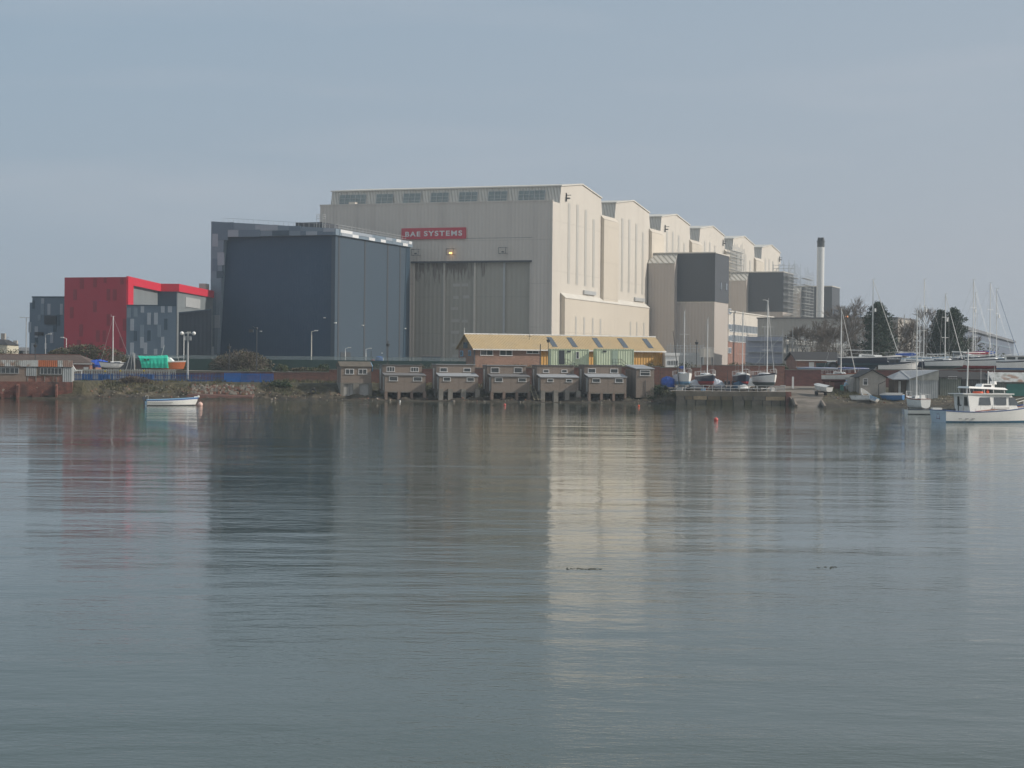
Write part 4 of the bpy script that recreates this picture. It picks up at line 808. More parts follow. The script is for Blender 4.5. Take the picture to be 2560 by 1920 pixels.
wall(1963, 2300, 925, 926, 262.1, 'dark red brick retaining wall beneath the upper boat yard', mat('dark_red_brick', (.20, .075, .065), .85, .2, .8, brick=(.45, .15, .01, (.16, .12, .11)), dirt=((.10, .08, .08), .3, .5, .7)))
wall(2301, 2620, 924, 927, 262.1, 'shadowed brick wall behind the sheds at the right', mat('dark_red_brick', (.2, .075, .065)))
wall(-60, 429, 925, 928, 262.4, 'low brick wall behind the grey palisade', brickold)
m = MB()
for x in range(1775, 1960, 24): p = at(x, 913, 262.0); m.box(p.x - .06, p.x + .06, 261.9, 262.05, 4.0, 5.15)
# ---- left workshop on its brick river wall
Wl = F(at(-70, 950, 240).x, 240, R(8), 0); zL = lambda X, Y_: (X / 6.144, 840 + Y_ / 6.144)
e = Wl.thing('river_wall', 'crumbling red brick river wall with buttresses below the workshop', 'wall')
aE = Wl.fr(180.5, 970)[0]; zt = Wl.fr(100, 954.5)[1]
MB().box(0, aE, 0, 1.2, -1.5, zt).build('brickwork', brickold, e)
for x0, x1, y0, dd in ((250, 287, 760, .9), (850, 878, 762, .9), (640, 665, 880, .5), (20, 60, 885, .6)):
    a0, zz0 = Wl.fr(*zL(x0, y0), -dd); a1 = Wl.fr(*zL(x1, y0), -dd)[0]
    MB().prism([(a0, -dd, -1.3), (a0, -dd, zz0), (a0, -dd + .25, zz0 + .1), (a0, -.01, zz0 + .2), (a0, -.01, -1.3)], (a1 - a0, 0, 0)).build('buttress', brickold, e)
for x0, x1 in ((60, 205), (495, 635)):
    a0 = Wl.fr(*zL(x0, 900), -.5)[0]; a1 = Wl.fr(*zL(x1, 900), -.5)[0]; MB().box(a0, a1, -.45, -.01, .05, .62).build('stepped_footing', brickold, e)
Ws = F(at(-70, 950, 240.25).x, 240.25, R(8), zt + .01); e = Ws.thing('waterside_workshop', 'long run-down workshop with patched corrugated eaves and an orange rusted sheet', 'workshop')
fz = lambda X, Y_: Ws.fr(*zL(X, Y_))
top = fz(300, 372)[1]; mid = fz(300, 470)[1]; aP = fz(405, 500)[0]; a2_ = fz(962, 500)[0]; aE = fz(1105, 500)[0]
MB().box(0, aP, 0, 3, 0, mid).build('rendered_wall', mat('brown_render', (.28, .21, .17), .9, .15, 1.5), e)
m1_ = fz(405, 612)[1]
MB().box(aP + .01, a2_, .06, 3, 0, m1_).build('brick_panel_wall', brickbr, e)
MB().box(fz(562, 500)[0], a2_, .02, 3, m1_ + .01, mid).build('upper_wall', wood, e)
MB().box(aP + .005, fz(560, 500)[0], -.05, 3, m1_ - .02, mid).build('corrugated_panel', corr, e)
MB().box(a2_ + .01, aE, -.04, 3, 0, mid).build('corrugated_panel', corr, e)
a_o0, a_o1 = fz(590, 400)[0], fz(888, 400)[0]
for q0, q1, mt in ((0, fz(495, 400)[0], corrold), (fz(495, 400)[0], a_o0, corrold), (a_o0, a_o1, rustm), (a_o1, fz(965, 400)[0], corrold), (fz(965, 400)[0], aE + .1, mat('lichened_corrugated', (.46, .48, .42), .8, .2, 2, rib=.25, ribd=.04, rust=((.33, .22, .18), 1.1, .5, .6)))):
    MB().box(q0 + .004, q1 - .004, -.14, -.06, mid + .01 + .02 * hsh(q0, 1), top + .05 * hsh(q0, 2)).build('eaves_sheet', mt, e)
MB().hexa([(0, -.05, mid + .02), (aE, -.05, mid + .02), (aE, 3, mid + .4), (0, 3, mid + .4), (0, -.05, mid + .1), (aE, -.05, mid + .1), (aE, 3, mid + .5), (0, 3, mid + .5)]).build('roof', felt, e)
MB().box(0, aE, -.1, .0, mid - .07, mid).build('eaves_shade_strip', dark, e)  # dark strip standing in for the shadow under the eaves
for x0, x1, y0, y1, n_ in ((-120, 290, 482, 578, 5), (616, 948, 485, 592, 5)):
    a0, za = fz(x0, y0); a1, zb = fz(x1, y1)
    window(e, a0, a1, zb, za, 0, .07, fm=metal, mull=n_, name='window')
for x in (425, 553, 685, 815, 868):
    a_ = fz(x, 650)[0]; MB().box(a_ - .05, a_ + .05, -.02, .08, 0, m1_).build('brick_pier', conc, e)
# ---- brown tiled roof building behind
Bt = F(at(-60, 900, 268).x, 268, 0, G); e = Bt.thing('tiled_bungalow', 'low brick bungalow with a brown hipped tile roof behind the workshop', 'building')
aR = Bt.fr(230, 906)[0]; ze = Bt.fr(100, 908.5)[1]; a2 = Bt.fr(200, 889, 4)[0]; zr2 = Bt.fr(120, 887, 4)[1]
MB().box(0, aR - .4, .3, 8, 0, ze).build('wall', brickbr, e)
MB().hexa([(-.3, 0, ze + .01), (aR, 0, ze + .01), (aR, 8.3, ze + .01), (-.3, 8.3, ze + .01), (-.3, 4, zr2), (a2, 4, zr2), (a2, 4.3, zr2), (-.3, 4.3, zr2)]).build('roof', tiler, e)
MB().box(-.3, aR, -.06, -.01, ze - .08, ze + .05).build('gutter', whited, e)
MB().box(-.3, a2, 4, 4.3, zr2 + .01, zr2 + .12).build('ridge_tiles', mat('ridge_red', (.2, .09, .07), .9), e)
a0, za = Bt.fr(208, 917.5); a1, zb = Bt.fr(220, 921); MB().box(a0, a1, .2, .32, zb - .6, za).build('white_panel', whited, e)
# ---- palisades
def palisade(x0, x1, y0, y1, Y, zb, label, mt, pitch=.22, name='palisade_fence', pw=.07, yellow=()):
    p = at(x0, y0, Y); q = at(x1, y1, Y); e = thing(name, label, 'fence', (p.x, Y, zb)); L_ = q.x - p.x; n_ = int(L_ / pitch); m = MB()
    for i in range(n_ + 1):
        a = L_ * i / n_; h = lerp(p.z, q.z, i / n_) - zb
        m.hexa([(a - pw, -.02, 0), (a + pw, -.02, 0), (a + pw, .02, 0), (a - pw, .02, 0), (a - pw * .8, -.02, h - .1), (a + pw * .8, -.02, h - .1), (a + pw * .8, .02, h - .1), (a - pw * .8, .02, h - .1)])
        m.prism([(a - pw * .8, -.02, h - .1), (a + pw * .8, -.02, h - .1), (a, -.02, h)], (0, .04, 0))
    m.build('pales', mt, e); h = min(p.z, q.z) - zb
    m = MB(); m.box(0, L_, .03, .08, h - .28, h - .2); m.box(0, L_, .03, .08, .2, .28)
    for i in range(int(L_ / 2.75) + 1): m.box(i * 2.75 - .05, i * 2.75 + .05, .03, .13, 0, h - .05)
    m.build('rails_and_posts', mt, e)
    for x, y in yellow: a = at(x, y, Y - .05); MB().box(a.x - p.x - .12, a.x - p.x + .12, -.06, -.03, a.z - zb - .1, a.z - zb + .1).build('warning_sign', yel, e)
    return e
palp = mat('pale_galvanised', (.50, .49, .44), .6, .12, 2)
palisade(181, 438, 921.5, 922.5, 261.5, 2.3, 'grey galvanised palisade fence with small yellow signs', palp, .24, yellow=((263, 928), (301, 927), (360, 927)))
palisade(181, 560, 932.5, 933, 255, 2.2, 'thin blue palisade fence in front of the grey one, along the bank top', blue, .2, pw=.042)
palisade(601, 683, 932, 933, 254.8, 2.2, 'bright blue palisade fence panel at the right end of the blue fence', mat('bright_blue_paint', (.015, .15, .50), .5, .1), .14, pw=.045)
palisade(561, 600, 931.5, 931.5, 254.8, 2.2, 'solid-looking bright blue palisade gate', mat('bright_blue_paint', (.03, .12, .52)), .12, 'palisade_gate', .056)
# blue covered stacks seen through the grey palisade
for x0, x1, lb in ((205, 232, 'blue plastic barrels behind the palisade, left cluster'), (245, 275, 'blue sheeted stack behind the palisade, beneath the blue boat cover'), (350, 385, 'blue sheeted stack behind the palisade, beneath the green cover')):
    p = at(x0, 935, 259); q = at(x1, 935, 259); m = MB()
    for i in range(4): m.tube((lerp(p.x, q.x, (i + .5) / 4), 259, 2.28), (lerp(p.x, q.x, (i + .5) / 4), 259, p.z - .05 * (i % 2)), (q.x - p.x) / 9, n=10)
    tag(m.build('plastic_barrels', blue, loc=(p.x, 259, 2.28)), lb, 'barrels', 'blue stores behind the palisade')
# ---- works boundary fence: green screen with fine mesh above
Bf = F(at(300, 905, 284).x, 284, 0, G); e = Bf.thing('boundary_fence', 'long dark green boundary fence topped with a band of fine pale mesh', 'fence')
L_ = Bf.fr(1165, 905)[0]; zs = Bf.fr(800, 900)[1]; zt = Bf.fr(800, 891)[1]
MB().box(0, L_, 0, .05, 0, zs).build('green_screen', grnmesh, e); MB().box(0, L_, .02, .04, zs + .01, zt).build('fine_mesh', wiremesh, e)
m = MB(); 
for i in range(int(L_ / 3) + 1): m.box(i * 3 - .04, i * 3 + .04, .06, .13, 0, zt + .05)
m.box(0, L_, .05, .07, zt - .03, zt); m.build('posts', metald, e)
# ---- quay of big stone blocks, with railing
Q = F(at(1690, 1000, 245.3).x, 245.3, 0, -1.5); e = Q.thing('stone_quay', 'old quay wall of large weathered stone blocks below the railing', 'quay')
zq3 = lambda X, Y_: (1620 + X / 5.184, 720 + Y_ / 5.184)
aE = Q.fr(1964, 980)[0]; ytop = Q.fr(1830, 979)[1]; y1 = Q.fr(*zq3(900, 1402))[1]; y2 = Q.fr(*zq3(900, 1452))[1]
stone = [mat('quay_stone_%s' % n_, c_, .9, .35, 1.2, dirt=((.09, .085, .06), .8, .42, .7)) for n_, c_ in (('tan', (.34, .26, .17)), ('grey', (.14, .125, .105)), ('brown', (.18, .135, .09)), ('mossy', (.085, .075, .045)))]
MB().box(0, aE, .12, 1.0, 0, ytop - .01).build('core', dark, e)
MB().box(-.02, aE + .02, 0, .9, y1 + .01, ytop).build('concrete_cap', mat('cap_concrete', (.17, .145, .115), .9, .35, .9, dirt=((.1, .09, .07), .5, .5, .7)), e)
random.seed(8)
m = MB(); a = 0
js = [0, 475, 582, 770, 942, 1097, 1230, 1362, 1520, 1735]
pr_ = 0
for xj in js[1:]:
    a1 = Q.fr(*zq3(xj, 1420))[0] if xj != 1735 else aE; 
    m.box(pr_ + .06, a1 - .06, -.04 - .08 * random.random(), .3, y2 + .02, y1 - .01, random.randrange(3)); pr_ = a1
a = 0
while a < aE:
    w_ = random.uniform(.9, 1.6); m.box(a + .02, min(aE, a + w_) - .1, -.02 - .12 * random.random(), .3, y2 - .75, y2 - .01, 3 if random.random() < .5 else 1); a += w_
a = 0
while a < aE:
    w_ = random.uniform(.9, 1.8); m.box(a + .02, min(aE, a + w_) - .02, -.1 * random.random(), .3, 0, y2 - .77, 3); a += w_
m.build('stone_blocks', stone, e)
MB().box(aE + .03, aE + .75, -.05, 1.2, .6, ytop + .02).build('brick_end_pier', brickold, e)
Rl = F(at(1690, 1000, 246).x, 246, 0, 1.7); e = Rl.thing('quay_railing', 'low metal railing with vertical bars at its right end along the quay edge', 'railing')
m = MB(); z1_ = Rl.fr(1830, 964)[1]; L_ = Rl.fr(1962, 965)[0]
for i in range(13): m.tube((L_ * i / 12, 0, 0), (L_ * i / 12, 0, z1_), .04)
for q in (z1_, z1_ * .5): m.tube((0, 0, q), (L_, 0, q), .04)
m.build('rails', metal, e); m = MB()
for i in range(14): m.tube((L_ - 1.9 + i * .14, 0, .1), (L_ - 1.9 + i * .14, 0, z1_ - .05), .022, n=4)
m.build('end_bars', metal, e)
MB().box(L_ - .6, L_ + .1, -.05, .05, z1_ + .03, z1_ + .1).build('white_board', white, e)
# white post on the apron
p = at(1982, 967, 257); tag(MB().box(-.12, .12, -.12, .12, 0, at(1982, 943, 257).z - 2.0).prism([(-.12, -.12, at(1982, 943, 257).z - 2.0), (.12, -.12, at(1982, 943, 257).z - 2.0), (0, -.12, at(1982, 941, 257).z - 2.0)], (0, .24, 0)).build('marker_post', white), 'white painted marker post at the top of the slipway', 'post').location = (p.x, 257, 2.0)
# sunken timbers beside the slip
for (x, y, x2, y2, lb) in ((1984, 1000, 1990, 1015, 'dark timber baulk at the left foot of the slipway'), (2050, 997, 2062, 1018, 'slanting timber baulk on the right edge of the slipway')):
    p = onz(x, y, .8); q = onz(x2, y2, .1); m = MB(); m.tube(p, q, .28, .22, 6); m.tube(p + Vector((0, 0, .25)), p - Vector((0, 0, .8)), .2); tag(m.build('timber_baulk', wood, loc=q), lb, 'timber')
p = onz(2085, 1006, .75); q = onz(2093, 1007, .75); tag(MB().tube((-.9, .4, .1), (.6, -.1, 0), .14, .2, 8).tube((.6, -.1, 0), (.9, -.15, .05), .2, .12, 8).tube((-.4, .2, .1), (-.6, .1, .5), .06, .03, 5).build('driftwood_log', mat('driftwood', (.25, .22, .19), .9)), 'pale driftwood log on the mud right of the slipway', 'log').location = (p.x, p.y, bankn(p.x, p.y) + .1)
# ---- right-hand small buildings
zR = lambda X, Y_: (1920 + X / 4.367, 680 + Y_ / 4.367)
zS = lambda X, Y_: (2200 + X / 4.147, 680 + Y_ / 4.147)
Hs = F(ray(2148.0, 970)[0] * 250, 250, R(2), 1.2); e = Hs.thing('gabled_store', 'small grey rendered store with a slate gabled roof and one window', 'shed')
a1 = Hs.fr(*zR(1285, 1200))[0]; ze = Hs.fr(*zR(985, 1148))[1]; zr3 = Hs.fr(*zR(1135, 1065))[1]
MB().prism([(0, 0, -.5), (a1, 0, -.5), (a1, 0, ze), (a1 / 2, 0, zr3 - .12), (0, 0, ze)], (0, 6, 0)).build('wall', mat('store_render', (.40, .37, .33), .9, .12, 2.5, streak=((.24, .22, .2), 1.2, .5, .75, .6)), e)
m = MB()
for s in (0, 1):
    a_, b_ = ((-.25, a1 / 2) if s == 0 else (a1 + .25, a1 / 2)); zlo = ze - .1
    m.hexa([(a_, -.25, zlo), (b_, -.25, zr3 - .08), (b_, 6.2, zr3 - .08), (a_, 6.2, zlo), (a_, -.25, zlo + .1), (b_, -.25, zr3 + .03), (b_, 6.2, zr3 + .03), (a_, 6.2, zlo + .1)])
m.build('roof', slater, e)
b0, za = Hs.fr(*zR(1037, 1163)); b1, zb = Hs.fr(*zR(1088, 1237)); window(e, b0, b1, zb, za, 0, .07, trans=.35)
MB().tube((-.04, -.06, 0), (-.04, -.06, ze - .1), .05).build('downpipe', dark, e)
MB().box(-.8, -.05, 2, 5, -.4, ze - .05).build('side_lean_to', render_, e)
MB().box(-.85, a1 * 0 - .3, 1.9, 1.98, 0, ze - .4).build('side_door', woodp, e)
m = MB(); b0, za = Hs.fr(*zR(1207, 1225)); b1, zb = Hs.fr(*zR(1285, 1188)); m.tube((b0, -.08, .1), (b0, -.08, za), .04); m.tube((b0, -.08, za), (b1, -.08, zb), .04); m.build('waste_pipe', dark, e)
Ms = F(ray(2273.5, 970)[0] * 248, 248, R(0), 1.3); e = Ms.thing('lean_roof_shed', 'corrugated shed with a pale sloping roof and wide grey fascia behind the grounded yacht', 'shed')
a1 = Ms.fr(*zS(603, 1200))[0]; zl_ = Ms.fr(*zS(305, 1120))[1]; zt_ = Ms.fr(*zS(607, 1022))[1]; zm_ = Ms.fr(*zS(607, 1125))[1]
al = Ms.fr(*zS(130, 1105), 2)[0]
MB().box(0, a1, 0, 6, -.4, zm_).build('front_wall', corr, e)
MB().prism([(0.0, -.06, zm_ + .01), (a1 + .05, -.06, zm_ + .01), (a1 + .05, -.06, zt_), (0, -.06, zl_ + .12)], (0, .1, 0)).build('fascia', mat('stained_fascia', (.38, .38, .35), .8, .15, 2, dirt=((.2, .2, .16), 1.3, .45, .7)), e)
MB().box(al + .3, -.01, 2, 6, -.4, zm_ + .0).build('side_wall', mat('brown_boarding', (.17, .135, .11), .9, .2, 2, rib=.2, ribd=.03), e)
a_ = Ms.fr(*zS(203, 1200), 1.95)[0]; MB().box(a_ - .15, a_ + .15, 1.93, 1.99, -.2, zm_ - .15).build('pale_door_post', whited, e)
MB().hexa([(al, 1.8, zm_ + .02), (0, -.15, zm_ + .02), (0, 6.2, zm_ + .6), (al, 6.2, zm_ + .3), (al, 1.8, zm_ + .1), (0, -.15, zl_ + .13), (0, 6.2, zt_ - .1), (al, 6.2, zm_ + .4)]).hexa([(0.001, -.15, zl_ + .13), (a1 + .1, -.15, zt_ + .01), (a1 + .1, 6.2, zt_ + .01), (0.001, 6.2, zt_ - .12), (0.001, -.15, zl_ + .2), (a1 + .1, -.15, zt_ + .09), (a1 + .1, 6.2, zt_ + .09), (0.001, 6.2, zt_ - .03)]).build('roof', feltl, e)
def shed(xs_, Y, label, y0, yr, mt, roofm, phi=0, zb=1.5, extra=None, name='waterside_shed', dp=5, fall=None):
    S = F(ray(xs_[0], 960)[0] * Y, Y, phi, zb); e = S.thing(name, label, 'shed', 'sheds at the head of the beach'); a1 = S.fr(xs_[1], 960)[0]; ze = S.fr((xs_[0] + xs_[1]) / 2, y0)[1]; zr = S.fr((xs_[0] + xs_[1]) / 2, yr, dp * .5)[1]
    MB().box(0, a1, 0, dp, -.5, ze).build('wall', mt, e)
    MB().prism([(-.1, -.2, ze + .01), (-.1, -.2, ze + .09), (-.1, dp / 2, zr), (-.1, dp + .2, ze + .09), (-.1, dp + .2, ze + .01)], (a1 + .2, 0, 0)).build('roof', roofm, e)
    return S, e, a1, ze
zfix = mat('green_grey_boarding', (.16, .18, .16), .9, .2, 1.5, rib=.3, ribd=.03, streak=((.08, .09, .08), 1.2, .5, .7, .7))
S, e, a1, ze = shed((2350, 2402), 251, 'dark green-grey boarded shed with a three-pane window', 945, 926, zfix, slater)
b0, za = S.fr(*zS(707, 1082)); b1, zb = S.fr(*zS(797, 1110)); window(e, b0, b1, zb, za, 0, .06, mull=2)
S, e, a1, ze = shed((2406, 2472), 252, 'low dark shed with a rust-brown gable behind the wheelhouse mast', 950, 930, mat('dark_boarding', (.10, .10, .10), .9, .25, 1.5, rib=.3, ribd=.03, rust=((.17, .08, .06), .5, .5, .7)), slater)
S, e, a1, ze = shed((2482, 2600), 251, 'shed with teal doors and a patched corrugated roof at the right edge', 956, 931, zfix, corrold)
b0, za = S.fr(*zS(1310, 1160)); b1, zb = S.fr(*zS(1493, 1285)); MB().box(b0, b1 + 1, -.08, .02, zb, za).build('teal_door', tealp, e)
# brick hut with slate roof on the upper yard
Bh = F(ray(1992, 910)[0] * 286, 286, R(6), 4.4); e = Bh.thing('brick_yard_hut', 'red brick yard hut with a dark pitched roof and pale door', 'building')
a1 = Bh.fr(*zR(790, 950))[0]; ze = Bh.fr(*zR(315, 960))[1]; dpt = 6.5; zr4 = Bh.fr(*zR(500, 880), dpt / 2)[1]
MB().box(0, a1, 0, dpt, 0, ze).build('wall', brickbr, e)
MB().prism([(-.0, 0.01, ze + .005), (-.0, dpt - .01, ze + .005), (-.0, dpt / 2, zr4 - .15)], (.25, 0, 0)).build('gable', brick, e)
m = MB()
for d0, d1, s0, s1 in ((-.3, dpt / 2, ze - .1, zr4), (dpt / 2, dpt + .3, zr4, ze - .1)):
    m.hexa([(-.3, d0, s0), (a1 + .3, d0, s0), (a1 + .3, d1, s1), (-.3, d1, s1), (-.3, d0, s0 + .12), (a1 + .3, d0, s0 + .12), (a1 + .3, d1, s1 + .12), (-.3, d1, s1 + .12)])
m.build('roof', slater, e); MB().box(-.3, a1 + .3, -.4, -.31, ze - .12, ze).build('gutter', whited, e)
b0, za = Bh.fr(*zR(447, 985)); b1, zb = Bh.fr(*zR(502, 1050)); MB().box(b0, b1, -.06, .02, zb - .8, za).build('door', whited, e)
# white industrial unit right of yellow shed + cream tank / cabin
U = F(ray(1664, 890)[0] * 300, 300, R(5), G); e = U.thing('white_unit', 'small white unit with narrow dark openings right of the yellow shed', 'building')
a1 = U.fr(1697, 890)[0]; ht = U.fr(1680, 882)[1]; h2 = U.fr(1680, 888)[1]
MB().box(0, a1, 0, 6, 0, ht - .5).build('wall', white, e); MB().box(-.1, a1 + .1, -.15, 6, ht - .49, ht).build('fascia', white, e)
m = MB()
for i in range(7): m.box(.35 + i * .26 * (a1 / 2.2), .48 + i * .26 * (a1 / 2.2), -.03, .02, h2 - 1.6, h2 - .9)
m.build('slots', dark, e); MB().box(.3, a1 * .55, -.04, .02, h2 - 2.6, h2 - 2.0).build('blue_panel', antiblue, e)
p = at(1768, 883, 330); q = at(1768, 893, 330); e = thing('raised_cabin', 'cream box cabin on legs below the tower block', 'cabin', (p.x, 330, G)); xw = at(1784, 880, 330).x - p.x
MB().box(-xw, xw, 0, 3, q.z - G, at(1768, 871, 330).z - G).build('body', cream, e); m = MB()
for s in (-1, 1): m.box(s * xw * .8 - .1, s * xw * .8 + .1, .1, .3, 0, q.z - G)
m.box(-xw * .8, xw * .8, .12, .28, (q.z - G) * .5, (q.z - G) * .5 + .1); m.build('support_frame', metald, e)
# pipe rack in front of tower base
p = at(1668, 862, 400); e = thing('pipe_rack', 'grey pipe rack and railings at the foot of the taupe tower', 'pipe rack', (p.x, 400, G)); m = MB(); L_ = at(1760, 862, 400).x - p.x; h = at(1700, 864, 400).z - G
for i in range(12): m.tube((L_ * i / 11, 0, 0), (L_ * i / 11, 0, h + .6 * (i % 2)), .09, n=4)
for q in (.55, .65, .8, .9, 1): m.tube((0, 0, h * q), (L_, 0, h * q), .1, n=4)
m.box(0, L_, .5, 2, h * .3, h * .75); m.build('rack', metal, e)
# blue tank, small things behind boundary fence
p = at(948, 903, 300); e = thing('blue_tank', 'round blue storage tank behind the boundary fence', 'tank', (p.x, 300, G)); MB().tube((0, 0, 0), (0, 0, at(948, 894, 300).z - G), .62, n=16).ball((0, 0, at(948, 894, 300).z - G), .62, 8, 0, .35).build('body', mat('tank_blue', (.03, .1, .3), .5, .1), e)
MB().tube((.66, 0, 0), (.66, 0, 2.2), .05).tube((.3, 0, 3.0), (.6, 0, 3.0), .05).build('filler_pipe', white, e)
p = at(932, 906, 292); tag(MB().tube((0, 0, 0), (0, 0, at(932, 900, 292).z - G - .2), .28, n=10).ball((0, 0, at(932, 900, 292).z - G - .2), .28, 5).build('red_hydrant_cabinet', mat('signal_red', (.45, .02, .02), .5)), 'small red cabinet beside the blue tank', 'cabinet').location = (p.x, 292, G)
# ================================================================== lamps and poles
def pole(x, yt, yb, Y, label, style='arm', mt=None, zb=None, r=.06, dirn=1, name='street_lamp', cat='lamp', group='lamp posts around the works'):
    zb = G if zb is None else zb; p = at(x, yb, Y); t = at(x, yt, Y); h = t.z - zb; mt = mt or metal
    lean = (t.x - p.x); e = thing(name, label, cat, (t.x, Y, zb), 0, group)
    MB().tube((0, 0, 0), (0, 0, h), r * 1.2, r * .8, 8).build('post', mt, e)
    if style == 'arm':
        MB().tube((0, 0, h), (dirn * .7, 0, h + .15), r * .6, n=6).build('arm', mt, e)
        MB().box(dirn * .45 if dirn > 0 else -1.0, 1.0 if dirn > 0 else -.45, -.15, .15, h + .1, h + .24).build('lamp_head', whited, e)
    elif style == 'double':
        MB().tube((-1.1, 0, h), (1.1, 0, h), r * .5).build('arm', mt, e)
        for s in (-1, 1): MB().box(s * 1.1 - .35, s * 1.1 + .35, -.15, .15, h - .08, h + .08).build('lamp_head', whited, e)
    elif style == 'lantern':
        MB().tube((0, 0, h), (0, 0, h + .2), r).tube((-.28, 0, h - .3), (.28, 0, h - .3), .05).tube((0, 0, h - .6), (0, 0, h - .2), .2, .3, 8).build('lantern', metald, e)
    elif style == 'flood':
        MB().tube((-.9, 0, h), (.9, 0, h), .06).tube((-.5, 0, h - .5), (.5, 0, h - .5), .05).build('cross_arm', mt, e)
        for s in (-.85, .85): MB().ball((s, -.1, h - .02), .27, 6).build('lamp_head', white, e)
        for s in (-.35, .35): MB().box(s - .12, s + .12, -.15, .1, h - 1.0, h - .5).build('camera_box', metal, e)
    elif style == 'camera':
        MB().tube((0, 0, h), (-.6, 0, h + .3), .05).build('arm', mt, e); MB().box(-1.1, -.5, -.2, .2, h - .5, h - .1).ball((.0, 0, h + .05), .18, 5).build('camera_head', metald, e)
    return e
pole(66, 794, 880, 420, 'tall double-headed lamp mast at the left of the blue-grey block', 'double', r=.12)
pole(114, 837, 885, 320, 'grey lamp post in front of the blue-grey block', 'arm', r=.07)
pole(166, 846, 874, 320, 'short white lamp post in front of the red wall edge', 'arm', white, dirn=-1)
pole(88.5, 858, 890, 266, 'black pole with lantern head rising over the tiled roof', 'lantern', metald)
pole(12, 846, 890, 430, 'thin grey lamp post beside the pale house', 'arm', metald)
pole(470, 833, 933, 258, 'stout mast with twin white floodlights above the blue fence', 'flood', metal, 2.2, .13, name='floodlight_mast')
pole(460, 833, 912, 285, 'thin white lamp post just behind the floodlight mast', 'arm', white)
pole(573, 862, 930, 262, 'thin black lantern post above the large brown bush', 'lantern', metald)
pole(642, 822, 930, 262, 'tall black pole with camera and lamp above the brown bush', 'camera', metald, r=.07, name='camera_pole', cat='pole')
pole(779, 829, 917, 290, 'tall cream lamp post in front of the navy hall front', 'arm', mat('cream_paint', (.6, .58, .5), .5), r=.08)
pole(863.5, 871, 903, 330, 'small white lamp post left of the service door', 'arm', white)
pole(915, 873, 903, 330, 'small white lamp post right of the service door', 'arm', white)
pole(928, 877, 905, 300, 'short dark bare pole by the slate wall', 'none', metald, name='pole', cat='pole')
pole(970, 856, 908, 268, 'black lantern post behind the second boathouse', 'lantern', metald)
pole(1371, 846, 912, 276, 'dark pole with a lantern at the left cabin corner', 'lantern', metald, r=.05)
pole(1351, 860, 912, 284, 'dark flue pole at the end of the brick wall of the yellow shed', 'none', metald, r=.08, name='pole', cat='pole')
pole(1742, 852, 905, 290, 'black street lantern in front of the taupe tower', 'lantern', metald)
pole(1819, 928, 965, 260, 'short post with twin round lamps on the quay', 'twin', metald, 1.8, .04)
pole(1920, 752, 900, 360, 'tall white lamp column in front of the grey shed', 'arm', white, r=.09, dirn=-1)
pole(2261, 786, 880, 330, 'bare grey pole among the brown shrubs', 'none', metal, r=.1, name='pole', cat='pole')
pole(2108, 828, 905, 310, 'thin aerial pole with crossbar behind the yard hut', 'none', metal, r=.03, name='pole', cat='pole')
e = pole(2117, 792, 870, 480, 'lit orange lamp on a pole beside the leafless tree', 'none', metald, r=.1)
MB().ball((0, 0, at(2117, 791, 480).z - G), .42, 6).build('lit_lamp', mat('orange_glow', (1, .5, .2), .5, 0, emit=((1, .35, .08), 1.6)), e)
m = MB(); p = at(2118, 785, 600)
for j in range(4): m.box(-4.5, 4.5, 0, .3, p.z - G - 4 + j * 1.6, p.z - G - 3.7 + j * 1.6)
for i in range(5): m.box(i * 2.2 - 4.5, i * 2.2 - 4.2, -.1, .45, p.z - G - 4, p.z - G + 1.4)
e = thing('perforated_gantry', 'distant blue lattice gantry behind the orange lamp', 'gantry', (p.x, 600, G)); m.build('gantry_panel', mat('hazy_blue', (.16, .2, .28), .7), e)
m = MB(); m.box(-4.5, -4.2, .6, .8, 0, p.z - G + 1.4); m.box(4.2, 4.5, .6, .8, 0, p.z - G + 1.4); m.box(-4.5, 4.5, .6, .8, p.z - G - 4.6, p.z - G - 4.2); m.build('gantry_frame', p3, e)
# ================================================================== boats
def hull(L, B, fbow, fmid, fst, draft, tr=.7, full=.5, rake=.35, strk=None, open_=False, n=22):
    """rings of section points from port sheer under the keel to starboard sheer. x from -L/2 (stern) to +L/2 (bow), z=0 waterline"""
    rings = []; m = 9
    lev = [1, .88, .8, .45, .12, 0, -.3, -.65, -1]     # freeboard fractions then draft fractions
    for i in range(n + 1):
        s = i / n; x = -L / 2 + L * s
        hb = (B / 2) * (tr + (1 - tr) * math.sin(min(1, s / .45) * math.pi / 2)) if s < .45 else (B / 2) * max(0.012, (1 - ((s - .45) / .55) ** (1.6 + full)) ** .9)
        fb = fst * (1 - s) ** 2 + 2 * fmid * s * (1 - s) * 1.05 + fbow * s ** 2
        dk = draft * max(.0, math.sin(math.pi * min(1, (.06 + s * .94)) ** .8)) ** .6 + .02
        pts = []
        for l in lev:
            z = l * fb if l >= 0 else l * dk
            if l >= 0: wdt = hb * (.80 + .20 * l ** .7)
            else: wdt = hb * .80 * (1 - (-l) ** 2.2) ** .6
            xs_ = x + (rake * (z / max(fb, .01)) * (s ** 3)) - (.0 if l >= 0 else (-l) * .25 * s ** 4) - (0.12 * L * .3 * (1 - (l + 1) / 2) * 0)
            pts.append((xs_, wdt, z))
        ring = [(p[0], p[1], p[2]) for p in pts] + [(p[0], -p[1], p[2]) for p in pts[::-1][1:]]
        rings.append(ring)
    return rings
def hull_mesh(rings, mats_by=(0, 0, 0, 0, 0, 1, 1, 1), cap=None):
    mb = MB(); ms = list(mats_by) + list(mats_by)[::-1]
    mb.rings(rings, 0, closed=False, caps=False, ms=ms)
    i = len(mb.v); mb.v += [tuple(p) for p in rings[0]]; mb.f.append(tuple(range(i, i + len(rings[0])))); mb.mi.append(ms[3] if cap is None else cap)
    return mb
